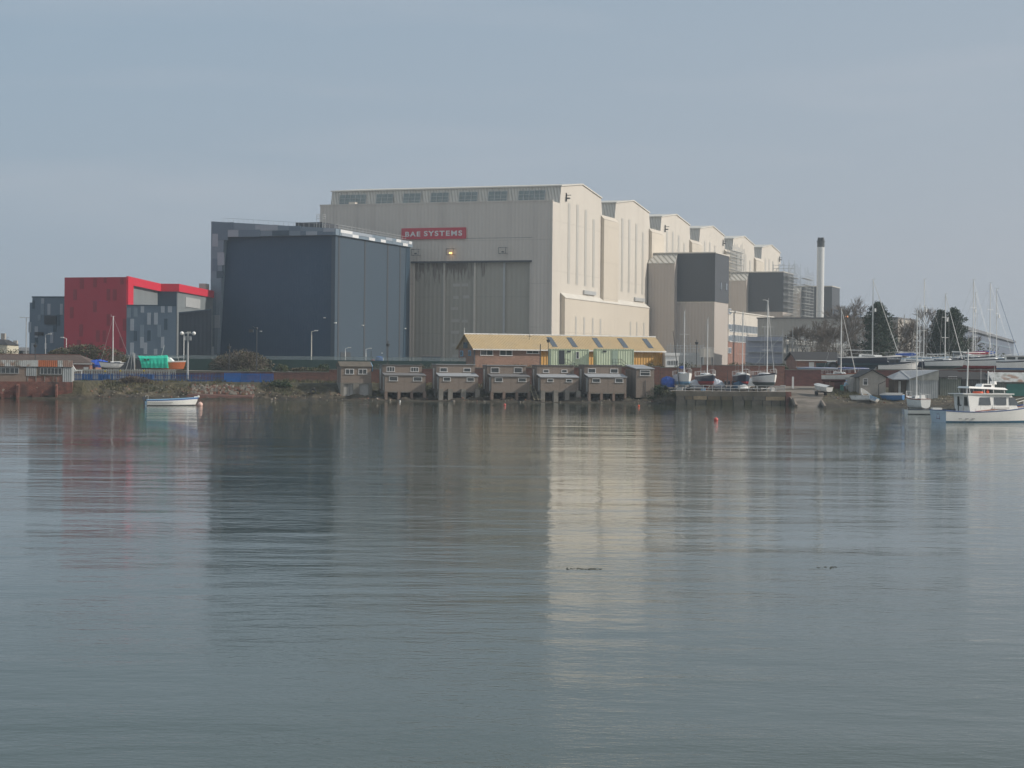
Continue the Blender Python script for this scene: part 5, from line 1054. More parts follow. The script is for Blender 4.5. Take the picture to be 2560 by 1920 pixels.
def deck(rings, dz=-.03, camber=.05, inset=.985):
    mb = MB(); k = len(rings[0]) - 1; rr = []
    for r in rings:
        a, b = Vector(r[0]), Vector(r[k]); c = (a + b) / 2; w_ = (a - b).length; rr.append([tuple(c + (a - c) * inset + Vector((0, 0, dz))), tuple(c + Vector((0, 0, dz + camber * min(1, w_)))), tuple(c + (b - c) * inset + Vector((0, 0, dz)))])
    mb.rings(rr, 0, closed=False, caps=False); return mb
def gunwale(rings, r=.04):
    mb = MB(); k = len(rings[0]) - 1
    for s in (0, k):
        for a, b in zip(rings, rings[1:]): mb.tube(a[s], b[s], r, n=5, cap=False)
    mb.tube(rings[0][0], rings[0][k], r, n=5); return mb
def cabin_mesh(x0, x1, w0, w1, z, h, slope=.5):
    s = h * slope
    return MB().hexa([(x0, -w0, z), (x1, -w1, z), (x1, w1, z), (x0, w0, z), (x0 + s * .3, -w0 * .86, z + h), (x1 - s * 1.6, -w1 * .8, z + h * .8), (x1 - s * 1.6, w1 * .8, z + h * .8), (x0 + s * .3, w0 * .86, z + h)])
def yacht(label, mx, myt, Y, head, L, B, zk, cols, fb=.9, draft=.45, keel=.9, mfrac=.08, group=None, stand=True, boomc=None, furl=None, cover=None, cat='sailing boat', mastr=.075, zmast=None, sheery=None, name='sailing_yacht', rail=True, twin=False, mx2=None, radar=False, spread=True, mizzen=0, sternrail=True, cabh=.45, masttilt=0):
    """mx,myt: photo place of the mast head; zk: keel bottom height"""
    h = R(head); pm = at(mx, myt, Y); bx = Vector((math.cos(h), math.sin(h)))
    top = Vector((pm.x, pm.y)); c = top - bx * (mfrac * L + masttilt); zw = zk + keel + draft
    e = thing(name, label, cat, (c.x, c.y, zw), h, group)
    rg = hull(L, B, fb * 1.38, fb * .9, fb, draft)
    tops, bott, stripe = cols
    hull_mesh(rg, (2, 0, 0, 0, 1, 1, 1, 1)).build('hull', [tops, bott, stripe], e, smooth=False)
    for p in bpy.data.objects[-1:] if False else []: pass
    deck(rg).build('deck', whited, e); gunwale(rg, .035).build('toe_rail', stripe, e)
    if twin:
        for s in (-1, 1): MB().prism([(-L * .08, s * B * .28, -draft * .7), (L * .1, s * B * .28, -draft * .7), (L * .07, s * B * .33, -draft - keel), (-L * .06, s * B * .33, -draft - keel)], (0, .1, 0)).build('bilge_keel', bott, e)
    else:
        MB().hexa([(-L * .14, -.09, -draft - keel), (L * .05, -.07, -draft - keel), (L * .05, .07, -draft - keel), (-L * .14, .09, -draft - keel), (-L * .12, -.12, -draft * .8), (L * .12, -.07, -draft * .8), (L * .12, .07, -draft * .8), (-L * .12, .12, -draft * .8)]).build('keel', bott, e)
    MB().prism([(-L * .46, -.03, .1), (-L * .40, -.03, .1), (-L * .41, -.03, -draft - keel * .6), (-L * .45, -.03, -draft - keel * .6)], (0, .06, 0)).build('rudder', bott, e)
    cb = cabin_mesh(-L * .16, L * .24, B * .30, B * .16, fb * .98, cabh).build('coachroof', white, e)
    for s in (-1, 1):
        MB().hexa([(-L * .12, s * B * .285, fb + cabh * .3), (L * .1, s * B * .235, fb + cabh * .3), (L * .1, s * B * .20, fb + cabh * .3), (-L * .12, s * B * .25, fb + cabh * .3), (-L * .12, s * B * .277, fb + cabh * .65), (L * .07, s * B * .228, fb + cabh * .58), (L * .07, s * B * .2, fb + cabh * .58), (-L * .12, s * B * .25, fb + cabh * .65)]).build('cabin_window', glassg, cb)
    MB().box(-L * .36, -L * .17, -B * .2, B * .2, fb * 1.0 - .02, fb + .12).build('cockpit_coaming', whited, e)
    H_ = pm.z - zw; xm = mfrac * L; xt = xm + masttilt
    ms_ = MB().tube((xm, 0, fb + cabh * .5), (xt, 0, H_), mastr, mastr * .8, 8).tube((xt - .3, 0, H_ + .03), (xt + .35, 0, H_ + .03), .025, n=4).tube((xt + .3, 0, H_), (xt + .3, 0, H_ + .3), .02, n=4).build('mast', alu, e)
    if spread:
        for f_ in ((.55,) if H_ < 9 else (.4, .68)): MB().tube((lerp(xm, xt, f_), -B * .32, H_ * f_), (lerp(xm, xt, f_), B * .32, H_ * f_), .03, n=4).build('spreader', alu, ms_)
    if radar: MB().tube((xm + .35, 0, H_ * .62), (xm + .35, 0, H_ * .62 + .5), .14, n=8).build('radar_reflector', white, ms_)
    rgm = MB(); 
    tops_ = (xt, 0, H_ - .1)
    rgm.tube((L * .5, 0, fb * 1.38), tops_, .014, n=3, cap=False); rgm.tube((-L * .49, 0, fb), tops_, .014, n=3, cap=False)
    for s in (-1, 1): rgm.tube((xm - .1, s * B * .45, fb), (lerp(xm, xt, .68), s * B * .32, H_ * .68), .014, n=3, cap=False); rgm.tube((lerp(xm, xt, .68), s * B * .32, H_ * .68), tops_, .014, n=3, cap=False)
    rgm.build('rigging', metal, e)
    if furl: MB().tube((L * .49, 0, fb * 1.3), (xt + .08, 0, H_ - .4), .045, .03, 6).build('furled_sail', furl, e)
    if boomc is not None:
        bz = fb + cabh + .55; MB().tube((xm - .1, 0, bz), (-L * .36, 0, bz + .08), .05, n=6).build('boom', alu, ms_)
        if boomc: MB().rings([[(x_, math.cos(t) * w_, bz + .1 + math.sin(t) * w_ * 1.4) for t in [k * math.pi / 4 for k in range(8)]] for x_, w_ in ((xm - .15, .1), (-L * .02, .17), (-L * .2, .14), (-L * .36, .07))]).build('sail_cover', boomc, ms_)
    if rail:
        m = MB(); k = len(rg[0]) - 1
        for idx, (i0, i1) in enumerate(((0, 5), (5, len(rg) - 1))):
            for s in (0, k):
                prev = None
                for i in range(i0, i1 + 1, 3):
                    p = Vector(rg[min(i, len(rg) - 1)][s]); q = p + Vector((0, 0, .58)); m.tube(p, q, .016, n=4, cap=False)
                    if prev is not None: m.tube(prev, q, .012, n=4, cap=False)
                    prev = q
        p = Vector(rg[-1][0]); m.tube(p + Vector((-.1, 0, 0)), p + Vector((0, 0, .6)), .02, n=4)
        a, b = Vector(rg[0][0]), Vector(rg[0][k]); m.tube(a + Vector((0, 0, .58)), b + Vector((0, 0, .58)), .02, n=4)
        a, b = Vector(rg[-3][0]), Vector(rg[-3][k]); m.tube(a + Vector((0, 0, .6)), b + Vector((0, 0, .6)), .02, n=4); m.tube(a + Vector((0, 0, .6)), p + Vector((0, 0, .6)), .02, n=4); m.tube(b + Vector((0, 0, .6)), p + Vector((0, 0, .6)), .02, n=4)
        m.build('guard_rail', alu, e)
    if stand:
        s_ = thing('boat_stand', 'timber and steel props under the ' + (stand if isinstance(stand, str) else label), 'boat stand', (c.x, c.y, zk), h, 'props under the laid-up boats')
        m = MB(); zs = keel + draft * .35
        for x_ in (-L * .25, L * .2):
            for s in (-1, 1): m.tube((x_, s * B * .55, 0), (x_, s * B * .27, zs), .05, n=4); m.box(x_ - .12, x_ + .12, s * B * .27 - .12, s * B * .27 + .12, zs, zs + .06)
            m.box(x_ - .08, x_ + .08, -B * .55, B * .55, -.02, .08)
        m.box(-L * .3, L * .25, -.12, .12, -.12, -.03); m.build('props', wood, s_)
    return e
GQ = 'yachts laid up on the quay'; GY = 'yachts laid up in the upper yard'
yacht('white sailing yacht with pale blue bottom and dark blue sail cover, leftmost on the quay', 1711.5, 779, 252, -82, 6.4, 2.15, 1.75, (white, bluel, white), fb=.95, draft=.62, keel=.45, boomc=tarpb, twin=False, stand='leftmost quay yacht', group=GQ)
yacht('small navy-hulled yacht with bright red bottom on the quay', 1769.5, 798, 252, -80, 6.2, 2.2, 1.75, (navyp, antired, white), fb=.8, draft=.65, keel=.5, boomc=None, stand='navy yacht with red bottom', group=GQ)
yacht('navy-hulled yacht with a dark red bottom and white cove line beside the white car', 1857.5, 779, 252, -86, 5.8, 2.2, 1.75, (navyp, antired, white), fb=.9, draft=.65, keel=.5, boomc=None, stand='navy yacht beside the white car', group=GQ)
yacht('cream-white yacht with a black stripe and tallest mast, rightmost on the quay', 1919.5, 751, 252, -75, 5.9, 2.5, 1.75, (white, antigrn, navyp), fb=1.0, draft=.62, keel=.45, boomc=None, furl=whited, stand='rightmost quay yacht', group=GQ)
p = at(1683, 829, 251); q = at(1696, 945, 251); tag(MB().tube((q.x - p.x, 0, q.z - p.z), (0, 0, 0), .07, .04, 6).tube((q.x - p.x, 0, q.z - p.z), (q.x - p.x + .3, 0, q.z - p.z - 2.1), .07, .07, 6).tube((-.2, 0, .05), (.2, 0, .05), .02, n=4).build('spare_mast', metald), 'dark leaning bare mast at the left of the quay yachts', 'mast').location = p
yacht('small grey-white yacht standing on its keel against the dark red wall', 2104, 771, 256, -18, 4.7, 1.8, 2.0, (whited, mat('dark_maroon_antifoul', (.12, .035, .035), .7), teak), fb=.75, draft=.32, keel=1.0, mfrac=.06, furl=whited, boomc=None, stand='small grey-white yacht by the red wall', masttilt=0)
# upper yard
yacht('large navy blue yacht with white stripes and tallest mast in front of the evergreen', 2183, 699, 283, -6, 9.4, 3.0, 4.4, (navyp, tealhull, white), fb=1.0, draft=.5, keel=.75, mfrac=.06, boomc='', furl=whited, radar=True, group=GY, stand='large navy yacht', cabh=.5)
yacht('white yacht with very tall mast behind the grounded yacht mast', 2311, 698, 296, -35, 9.5, 3.0, 4.4, (white, antiblue, bluel), fb=1.0, draft=.5, keel=.7, boomc='', radar=True, group=GY, stand='white yacht with very tall mast')
yacht('white yacht with thin leaning mast, behind and left of the very tall mast', 2300, 759, 304, 15, 8.4, 2.7, 4.4, (whited, antiblue, white), fb=1.0, draft=.5, keel=.6, boomc='', mastr=.055, group=GY, stand='yacht with thin leaning mast')
yacht('navy-striped white yacht at the yard edge right of the fishing boat', 2292.5, 830, 279, -28, 7.4, 2.5, 4.4, (navyp, navyp, white), fb=.75, draft=.4, keel=.5, boomc=tarpb, mastr=.05, group=GY, stand='navy-striped yacht')
yacht('grey-white yacht with mid-height mast in front of the right evergreen', 2364, 735, 276, -50, 7.6, 2.6, 4.4, (white, antigrn, navyp), fb=.82, draft=.4, keel=.55, boomc='', furl=whited, radar=True, group=GY, stand='yacht in front of right evergreen')
yacht('grey-white yacht with dark red keel and sprayhood, two close masts above it', 2434, 699, 278, -48, 8.6, 2.8, 4.4, (white, antired, navyp), fb=1.15, draft=.5, keel=.55, boomc='', radar=True, group=GY, stand='yacht with sprayhood')
yacht('white yacht mostly hidden behind, its thin mast close beside a taller one', 2439, 731, 300, -40, 8.0, 2.6, 4.4, (white, antiblue, white), fb=1.0, draft=.5, keel=.6, boomc='', group=GY, mastr=.06, stand='half-hidden white yacht')
yacht('white yacht with red cover, navy cove line and red antifouling', 2476, 707, 276, -44, 9.0, 2.8, 4.4, (white, antired, navyp), fb=.95, draft=.5, keel=.5, boomc=mat('red_cover', (.45, .04, .06), .7, .15), group=GY, stand='yacht with red cover')
yacht('white yacht with blue furled headsail near the right edge', 2492, 722, 294, -30, 9.0, 2.8, 4.4, (white, antiblue, bluel), fb=1.0, draft=.5, keel=.7, boomc=tarpb, furl=antiblue, radar=True, group=GY, stand='yacht with blue furled headsail')
def motor(label, x, Y, head, L, B, zk, cols, fb=.9, draft=.5, cab=(.0, .3, .9), group=None, name='motor_boat', cat='boat', standlab=None, sheer=None, cabm=None, keel=.1):
    h = R(head); p = at(x, 900, Y); zw = zk + draft + keel; e = thing(name, label, cat, (p.x, Y, zw), h, group); rg = hull(L, B, fb * 1.9, fb * .9, fb * 1.05, draft, tr=.8)
    hull_mesh(rg, (2, 0, 0, 0, 1, 1, 1, 1)).build('hull', list(cols), e); deck(rg, -.12).build('deck', whited, e); gunwale(rg, .05).build('rubbing_strake', cols[2], e)
    if cab:
        x0, x1, ch = cab; c_ = MB().hexa([(x0 * L, -B * .33, fb * .9), (x1 * L, -B * .28, fb * .9), (x1 * L, B * .28, fb * .9), (x0 * L, B * .33, fb * .9), (x0 * L, -B * .3, fb + ch), (x1 * L - ch * .35, -B * .25, fb + ch), (x1 * L - ch * .35, B * .25, fb + ch), (x0 * L, B * .3, fb + ch)]).build('wheelhouse', cabm or white, e)
        MB().box(x0 * L - .15, x1 * L - ch * .3 + .1, -B * .34, B * .34, fb + ch + .005, fb + ch + .08).build('wheelhouse_roof', white, c_)
        for s in (-1, 1):
            for k in range(2):
                a0 = lerp(x0, x1, .08 + .44 * k) * L; a1 = lerp(x0, x1, .42 + .40 * k) * L
                MB().box(a0, a1 - ch * .15 * k, s * B * .32 - .02, s * B * .32 + .02, fb + ch * .45, fb + ch * .85).build('window', glass, c_)
    return e
motor('white clinker fishing boat with a dark wheelhouse, bow right, at the yard wall edge', 2243, 268.5, -10, 5.4, 2.1, 4.4, (white, antigrn, whited), fb=.6, draft=.3, cab=(-.22, .12, .95), cabm=mat('dark_blue_paint', (.03, .05, .08), .4), name='fishing_boat')
motor('white motor cruiser with a blue underside cover at the right edge of the yard', 2562, 272, -20, 8, 2.7, 4.5, (white, antiblue, navyp), fb=1.0, draft=.5, cab=(-.35, .1, .9), name='motor_cruiser')
motor('grey canopied motor boat between the yard masts', 2408, 290, -40, 7.0, 2.5, 4.4, (whited, antiblue, white), fb=1.15, draft=.5, cab=(-.2, .2, 1.0), keel=.6, cabm=mat('canopy_grey', (.28, .31, .34), .5), name='motor_cruiser')
# long covered gigs along the yard edge
def gig(label, x0, x1, y, Y, mt, cov, zb, group='long rowing boats along the yard wall', fb=.24):
    p = at(x0, y, Y); q = at(x1, y, Y); L = q.x - p.x; e = thing('rowing_gig', label, 'rowing boat', ((p.x + q.x) / 2, Y, zb + .12), math.pi, group); rg = hull(L, 1.3, fb * 1.6, fb, fb * 1.2, .2, tr=.4)
    hull_mesh(rg, (0, 0, 0, 0, 0, 0, 0, 0)).build('hull', [mt], e); deck(rg, .0, .1).build('cover', cov, e); gunwale(rg, .04).build('gunwale', whited, e)
gig('pale blue rowing gig with white bow in front of the brick yard hut', 1996, 2094, 922, 265, mat('faded_blue_paint', (.25, .33, .48), .5), mat('faded_blue_cover', (.16, .23, .42), .6, .2), 4.55)
gig('long blue covered rowing gig right of the tractor', 2100, 2172, 922, 266.5, tarpb, tarpb, 4.55)
# ---- tractor
p = at(2073, 915, 269.5); e = thing('tractor', 'dark green tractor with a white-roofed glass cab behind the yard wall', 'tractor', (p.x, 269.5, 4.4), R(170)); tg = mat('tractor_green', (.03, .06, .06), .5)
MB().box(.2, 1.9, -.35, .35, .7, 1.3).build('bonnet', tg, e); MB().box(-.9, .3, -.5, .5, .6, 1.1).build('chassis', tg, e)
cabz = at(2070, 903, 269.5).z - 4.4
cb = MB().hexa([(-.95, -.6, 1.1), (.35, -.55, 1.1), (.35, .55, 1.1), (-.95, .6, 1.1), (-.8, -.55, cabz - .12), (.2, -.5, cabz - .12), (.2, .5, cabz - .12), (-.8, .55, cabz - .12)]).build('cab_glass', mat('pale_cab_glass', (.24, .29, .28), .2), e)
m = MB()
for x_ in (-.92, -.3, .32):
    for s in (-1, 1): m.tube((x_, s * .61, 1.1), (x_ * .87 - .03, s * .56, cabz - .1), .045, n=4)
m.build('cab_pillars', tg, cb); MB().box(-.95, .35, -.65, .65, cabz - .11, cabz + .03).build('cab_roof', white, cb)
for x_, r_ in ((-.6, .75), (1.4, .45)):
    for s in (-1, 1):
        wl = MB().tube((x_, s * .6, r_), (x_, s * .95, r_), r_, n=20).build('wheel', black, e); MB().tube((x_, s * .58, r_), (x_, s * .97, r_), r_ * .5, n=14).build('rim', metald, wl)
# ---- white hatchback on the quay
p = at(1876, 960, 258.5); e = thing('parked_car', 'white hatchback parked between the navy and cream yachts on the quay', 'car', (p.x, 258.5, 2.05), R(-25)); cw = white
def carbody(e, L=3.9, B=1.65):
    prof = [(-L / 2, .3), (-L / 2, .75), (-L / 2 + .15, .92), (-L / 2 + .45, 1.38), (-L * .1, 1.45), (L * .12, 1.38), (L * .27, .98), (L / 2 - .15, .8), (L / 2, .6), (L / 2, .3)]
    r1 = [(x_, -B / 2 * (1 if z_ < 1 else .82), z_) for x_, z_ in prof]; r2 = [(x_, B / 2 * (1 if z_ < 1 else .82), z_) for x_, z_ in prof]
    MB().rings([r1, r2]).build('body', cw, e)
    for s in (-1, 1):
        MB().quad([(-L / 2 + .35, s * (B / 2 * .93 + .02), 1.0), (L * .22, s * (B / 2 * .93 + .02), 1.0), (L * .1, s * (B / 2 * .84 + .02), 1.34), (-L / 2 + .55, s * (B / 2 * .84 + .02), 1.34)]).build('side_window', glass, e)
        for x_ in (-L * .3, L * .31):
            wl = MB().tube((x_, s * (B / 2 - .18), .3), (x_, s * (B / 2 + .01), .3), .3, n=16).build('wheel', black, e); MB().tube((x_, s * (B / 2 - .1), .3), (x_, s * (B / 2 + .02), .3), .17, n=12).build('rim', metal, wl)
        MB().box(L / 2 - .1, L / 2 + .02, s * .55 - .18, s * .55 + .18, .58, .7).build('headlight', glassg, e)
    MB().quad([(L * .135, -B / 2 * .72, 1.36), (L * .275, -B / 2 * .8, 1.02), (L * .275, B / 2 * .8, 1.02), (L * .135, B / 2 * .72, 1.36)]).build('windscreen', glass, e)
carbody(e)
# ---- covered dinghies and clutter on the quay
def covered(label, x0, x1, yt, yb, Y, zb, mt, head=0, name='covered_boat', hullm=None, group='covered boats ashore', peak=.5, cat='boat', seed=0, rz=0):
    p = at(x0, yb, Y); q = at(x1, yt, Y); L = q.x - p.x; H_ = q.z - zb; e = thing(name, label, cat, ((p.x + q.x) / 2, Y, zb), rz, group)
    rr = []; n_ = 14
    for i in range(n_ + 1):
        s = i / n_; x_ = -L / 2 + L * s; w_ = .85 * (1 - abs(2 * s - 1) ** 3) ** .5 + .08; hp = H_ * (1 - (abs(s - peak) * 1.5) ** 2.2 * .45) * (.96 + .08 * hsh(i, seed)); lo = .25 + .1 * hsh(i, seed + 3)
        rr.append([(x_, -w_ * 1.02, lo), (x_, -w_ * (1 + .1 * hsh(i, seed + 5)), H_ * .45), (x_, -w_ * .55, hp * (.78 + .06 * hsh(i, seed + 6))), (x_, 0, hp), (x_, w_ * .55, hp * .8), (x_, w_, H_ * .45), (x_, w_ * 1.02, lo)])
    MB().rings(rr, 0, closed=False, caps=True).build('cover', mt, e)
    if hullm:
        rg = hull(L * .98, 1.5, H_ * .45, H_ * .4, H_ * .4, .2); b = hull_mesh(rg, (0,) * 8); 
        o = b.build('hull', [hullm], e); o.location = (0, 0, .3)
    return e
covered('blue tarpaulin over a boat at the left end of the quay', 1652, 1687, 941, 963, 253, 1.85, tarpb, seed=1)
covered('white and blue covered dinghy between the first two quay yachts', 1722, 1768, 949, 968, 254, 1.85, mat('pale_cover', (.50, .54, .60), .7, .15), hullm=whited, seed=2)
covered('pale covered dinghy right of the navy yacht with red bottom', 1775, 1812, 947, 968, 254.5, 1.85, mat('pale_cover', (.5, .54, .6)), hullm=whited, seed=3, peak=.3)
covered('dark blue covered boat behind the navy yachts on the quay', 1832, 1866, 953, 972, 250.5, 1.75, mat('dark_blue_cover', (.04, .09, .15), .7, .2), seed=4)
covered('small white dinghy under the railing near the white car', 1845, 1872, 962, 972, 249.3, 1.75, whited, hullm=whited, seed=5)
e = thing('outboard_rack', 'rack of dark outboard motors on the quay beside the covered dinghies', 'outboards', (at(1813, 960, 252).x, 252, 1.8)); m = MB()
for i in range(3): m.tube((i * .5, 0, 0), (i * .5, 0, .9), .05); 
m.box(-.1, 1.1, -.05, .05, .8, .9); m.build('rack', metal, e)
for i in range(3): MB().hexa([(i * .5 - .14, -.25, .85), (i * .5 + .14, -.25, .85), (i * .5 + .14, .15, .9), (i * .5 - .14, .15, .9), (i * .5 - .12, -.3, 1.25), (i * .5 + .12, -.3, 1.25), (i * .5 + .1, .1, 1.3), (i * .5 - .1, .1, 1.3)]).tube((i * .5, -.1, .2), (i * .5, -.1, .85), .06).build('outboard_motor', navyp if i % 2 else metald, e)
random.seed(17)
for i, (x, Y, lb) in enumerate(((1735, 249.5, 'low galvanised launching trailer in front of the covered dinghies, left one'), (1800, 249.3, 'low launching trailer beside the outboard rack'), (1905, 248.6, 'empty launching trailer below the rightmost quay yacht'), (1680, 249.8, 'rusty launching trailer under the leaning bare mast'))):
    p = at(x, 965, Y); e = thing('launching_trailer', lb, 'trailer', (p.x, Y, 1.75), R(random.uniform(-25, 25)), 'launching trailers on the quay'); m = MB()
    m.tube((-1.1, -.45, .4), (1.0, -.2, .4), .05, n=4).tube((-1.1, .45, .4), (1.0, .2, .4), .05, n=4).tube((1.0, -.2, .4), (1.7, 0, .35), .05, n=4).tube((1.0, .2, .4), (1.7, 0, .35), .05, n=4).tube((-.8, -.6, .4), (-.8, .6, .4), .05, n=4).tube((-.8, 0, .4), (-.8, 0, .75), .04, n=4).build('chassis', metald if i % 2 else metal, e)
    for s in (-1, 1): MB().tube((-.8, s * .62, .25), (-.8, s * .76, .25), .25, n=12).build('wheel', black, e)
for i, (x, Y, w_, h_, mt, lb) in enumerate(((1700, 250, .8, .5, whited, 'white fish box stack at the foot of the first quay yacht'), (1758, 249, .6, .4, bluel, 'pale blue crate beside the second quay yacht'), (1822, 249, .7, .6, navyp, 'dark blue crate left of the third quay yacht'), (1892, 249.2, .9, .45, wood, 'weathered timber pile behind the railing by the white car'), (1930, 249.2, .5, .5, whited, 'white drum near the right end of the quay railing'))):
    p = at(x, 965, Y); e = thing('fish_box' if i != 3 else 'timber_pile', lb, 'box' if i != 3 else 'timber', (p.x, Y, 1.75), R(10 * i - 20)); m = MB()
    for k in range(3): m.box(-w_ / 2 + .03 * k, w_ / 2 + .02 * k, -.25, .25, h_ * k / 3 + .01, h_ * (k + .9) / 3)
    m.build('boxes' if i != 3 else 'planks', mt, e)
# twin lamp heads
# ---- small dinghies on the mud
def dinghy(label, x, y, Y, head, L, B, mt, inn, tilt=(0, 0), fb=.45, group='small dinghies drawn up on the mud', cover=None, z=None, thw=True, out2=None):
    p = at(x, y, Y); zb = bankn(p.x, Y) if z is None else z; e = thing('rowing_dinghy', label, 'dinghy', (p.x, Y, zb + .16), R(head), group); e.rotation_euler = (R(tilt[0]), R(tilt[1]), R(head))
    rg = hull(L, B, fb * 1.25, fb, fb, .16, tr=.72); hull_mesh(rg, (1, 0, 0, 0, 0, 0, 0, 0)).build('hull', [mt, out2 or inn], e)
    if cover: deck(rg, .02, .25).build('cover', cover, e)
    else:
        rin = [[(q[0], q[1] * .9, max(q[2], -.02) if abs(q[1]) > 0 else -.02) for q in r] for r in rg]; hull_mesh(rin, (0,) * 8).build('inner_skin', [inn], e)
        if thw:
            for f_ in (.25, .5, .72): r = rg[int(f_ * 22)]; MB().box(r[0][0] - .12, r[0][0] + .12, r[-1][1] * .9, r[0][1] * .9, fb * .65, fb * .65 + .04).build('thwart', wood, e)
    gunwale(rg, .035).build('gunwale', out2 or whited, e); return e
dinghy('white dinghy on its side showing its inside, in front of the gabled store', 2166, 988, 243, 115, 2.8, 1.3, whited, whited, (0, -32), thw=True)
dinghy('pale blue and white dinghy right of the tilted one, in front of the store', 2183, 998, 241, 75, 2.8, 1.4, white, bluel, (22, 6), out2=bluel)
dinghy('small grey dinghy at the left of the group on the mud', 2151, 1000, 241.5, 160, 2.3, 1.15, whited, mat('dark_inside', (.1, .11, .12), .8), (14, 0))
dinghy('blue dinghy with a grey cover right of the gabled store', 2232, 997, 243.5, 150, 2.9, 1.5, antiblue, whited, (0, 3), cover=mat('grey_cover', (.36, .35, .33), .8, .15), fb=.6)
e = dinghy('grey-white speedboat on a trailer beside the slipway', 2056, 970, 247, 112, 3.6, 1.45, whited, whited, (0, -4), cover=whited, z=1.85, fb=.5, group=None)
p = at(2056, 970, 247); t = thing('boat_trailer', 'black boat trailer under the grey-white speedboat', 'trailer', (p.x, 247, bankn(p.x, 247)), R(-68)); m = MB(); m.box(-1.2, 1.3, -.5, -.42, .42, .5); m.box(-1.2, 1.3, .42, .5, .42, .5); m.box(-.4, -.3, -.6, .6, .42, .5); m.tube((1.3, 0, .45), (2.4, 0, .4), .05); m.box(-1.2, 1.3, -.05, .05, .5, .6); m.build('chassis', black, t)
for s in (-1, 1): MB().tube((-.35, s * .62, .3), (-.35, s * .8, .3), .3, n=14).build('wheel', black, t)
MB().box(-1.3, -1.2, -.6, .6, .55, .7).build('light_board', whited, t)
MB().box(1.2, 1.3, -.05, .05, .5, 1.1).build('winch_post', black, t)
for x, y, Y, mt, lb, nm, hh_, r_ in ((2106, 975, 253, tealp, 'teal plastic water butt by the store side door', 'water_butt', .95, .33), (2123, 975, 253.5, metald, 'dark bin beside the teal butt', 'waste_bin', .7, .25)):
    p = at(x, y, Y); zb = bankn(p.x, Y); tag(MB().tube((0, 0, 0), (0, 0, hh_), r_ * .9, r_, 14).tube((0, 0, hh_), (0, 0, hh_ + .08), r_ * 1.08, r_ * .9, 14).build(nm, mt, smooth=False), lb, 'container').location = (p.x, Y, zb)
# person in pale blue top by the boat: one continuous body
def person(label, x, Y, face, top_m, leg_m, H_=1.7, stoop=.35):
    p = at(x, 970, Y); zb = bankn(p.x, Y); me = bpy.data.meshes.new('body'); s = H_ / 1.75
    J = {'pel': (0, 0, .93), 'che': (stoop * .4, 0, 1.28), 'nek': (stoop * .55, 0, 1.47), 'hed': (stoop * .75, 0, 1.6), 'crn': (stoop * .8, 0, 1.72), 'shl': (stoop * .5, .2, 1.42), 'ell': (stoop * .8 + .12, .27, 1.18), 'hal': (stoop + .35, .2, 1.1), 'shr': (stoop * .5, -.2, 1.42), 'elr': (stoop * .8 + .12, -.27, 1.18), 'har': (stoop + .35, -.16, 1.08), 'hil': (0, .1, .88), 'knl': (.06, .12, .5), 'anl': (-.02, .12, .1), 'tol': (.15, .13, .05), 'hir': (0, -.1, .88), 'knr': (.12, -.12, .5), 'anr': (.08, -.12, .1), 'tor': (.25, -.13, .05)}
    rad = {'pel': .155, 'che': .165, 'nek': .06, 'hed': .1, 'crn': .075, 'shl': .07, 'ell': .05, 'hal': .035, 'shr': .07, 'elr': .05, 'har': .035, 'hil': .1, 'knl': .065, 'anl': .045, 'tol': .035, 'hir': .1, 'knr': .065, 'anr': .045, 'tor': .035}
    ed = [('pel', 'che'), ('che', 'nek'), ('nek', 'hed'), ('hed', 'crn'), ('che', 'shl'), ('shl', 'ell'), ('ell', 'hal'), ('che', 'shr'), ('shr', 'elr'), ('elr', 'har'), ('pel', 'hil'), ('hil', 'knl'), ('knl', 'anl'), ('anl', 'tol'), ('pel', 'hir'), ('hir', 'knr'), ('knr', 'anr'), ('anr', 'tor')]
    ks = list(J); me.from_pydata([tuple(c * s for c in J[k]) for k in ks], [(ks.index(a), ks.index(b)) for a, b in ed], []); o = bpy.data.objects.new('body_form', me); col.objects.link(o)
    md = o.modifiers.new('s', 'SKIN'); 
    for i, k in enumerate(ks): o.data.skin_vertices[0].data[i].radius = (rad[k] * s,) * 2
    o.data.skin_vertices[0].data[0].use_root = True; sb = o.modifiers.new('d', 'SUBSURF'); sb.levels = 1; sb.render_levels = 1
    dg = bpy.context.evaluated_depsgraph_get(); m2 = bpy.data.meshes.new_from_object(o.evaluated_get(dg)); bpy.data.objects.remove(o)
    m2.materials.clear(); 
    for q in (top_m, leg_m, mat('skin', (.45, .28, .2), .6)): m2.materials.append(q)
    for f in m2.polygons:
        z = f.center.z / s; f.material_index = 2 if (z > 1.48 or (f.center.x / s > stoop + .22 and z < 1.3 and z > .9)) else (1 if z < .92 else 0); f.use_smooth = True
    e = thing('person', label, 'person', (p.x, Y, zb), R(face)); b = bpy.data.objects.new('body', m2); col.objects.link(b); b.parent = e
    MB().ball((stoop * .8 * s - .02, 0, 1.66 * s), .115 * s, 6).build('hat', mat('blue_cap', (.08, .16, .3), .7), e); return e
person('person in a pale blue top leaning over beside the small yacht by the red wall', 2111, 251.5, 10, mat('pale_blue_top', (.35, .5, .62), .8, .1), mat('dark_trousers', (.12, .07, .06), .8))
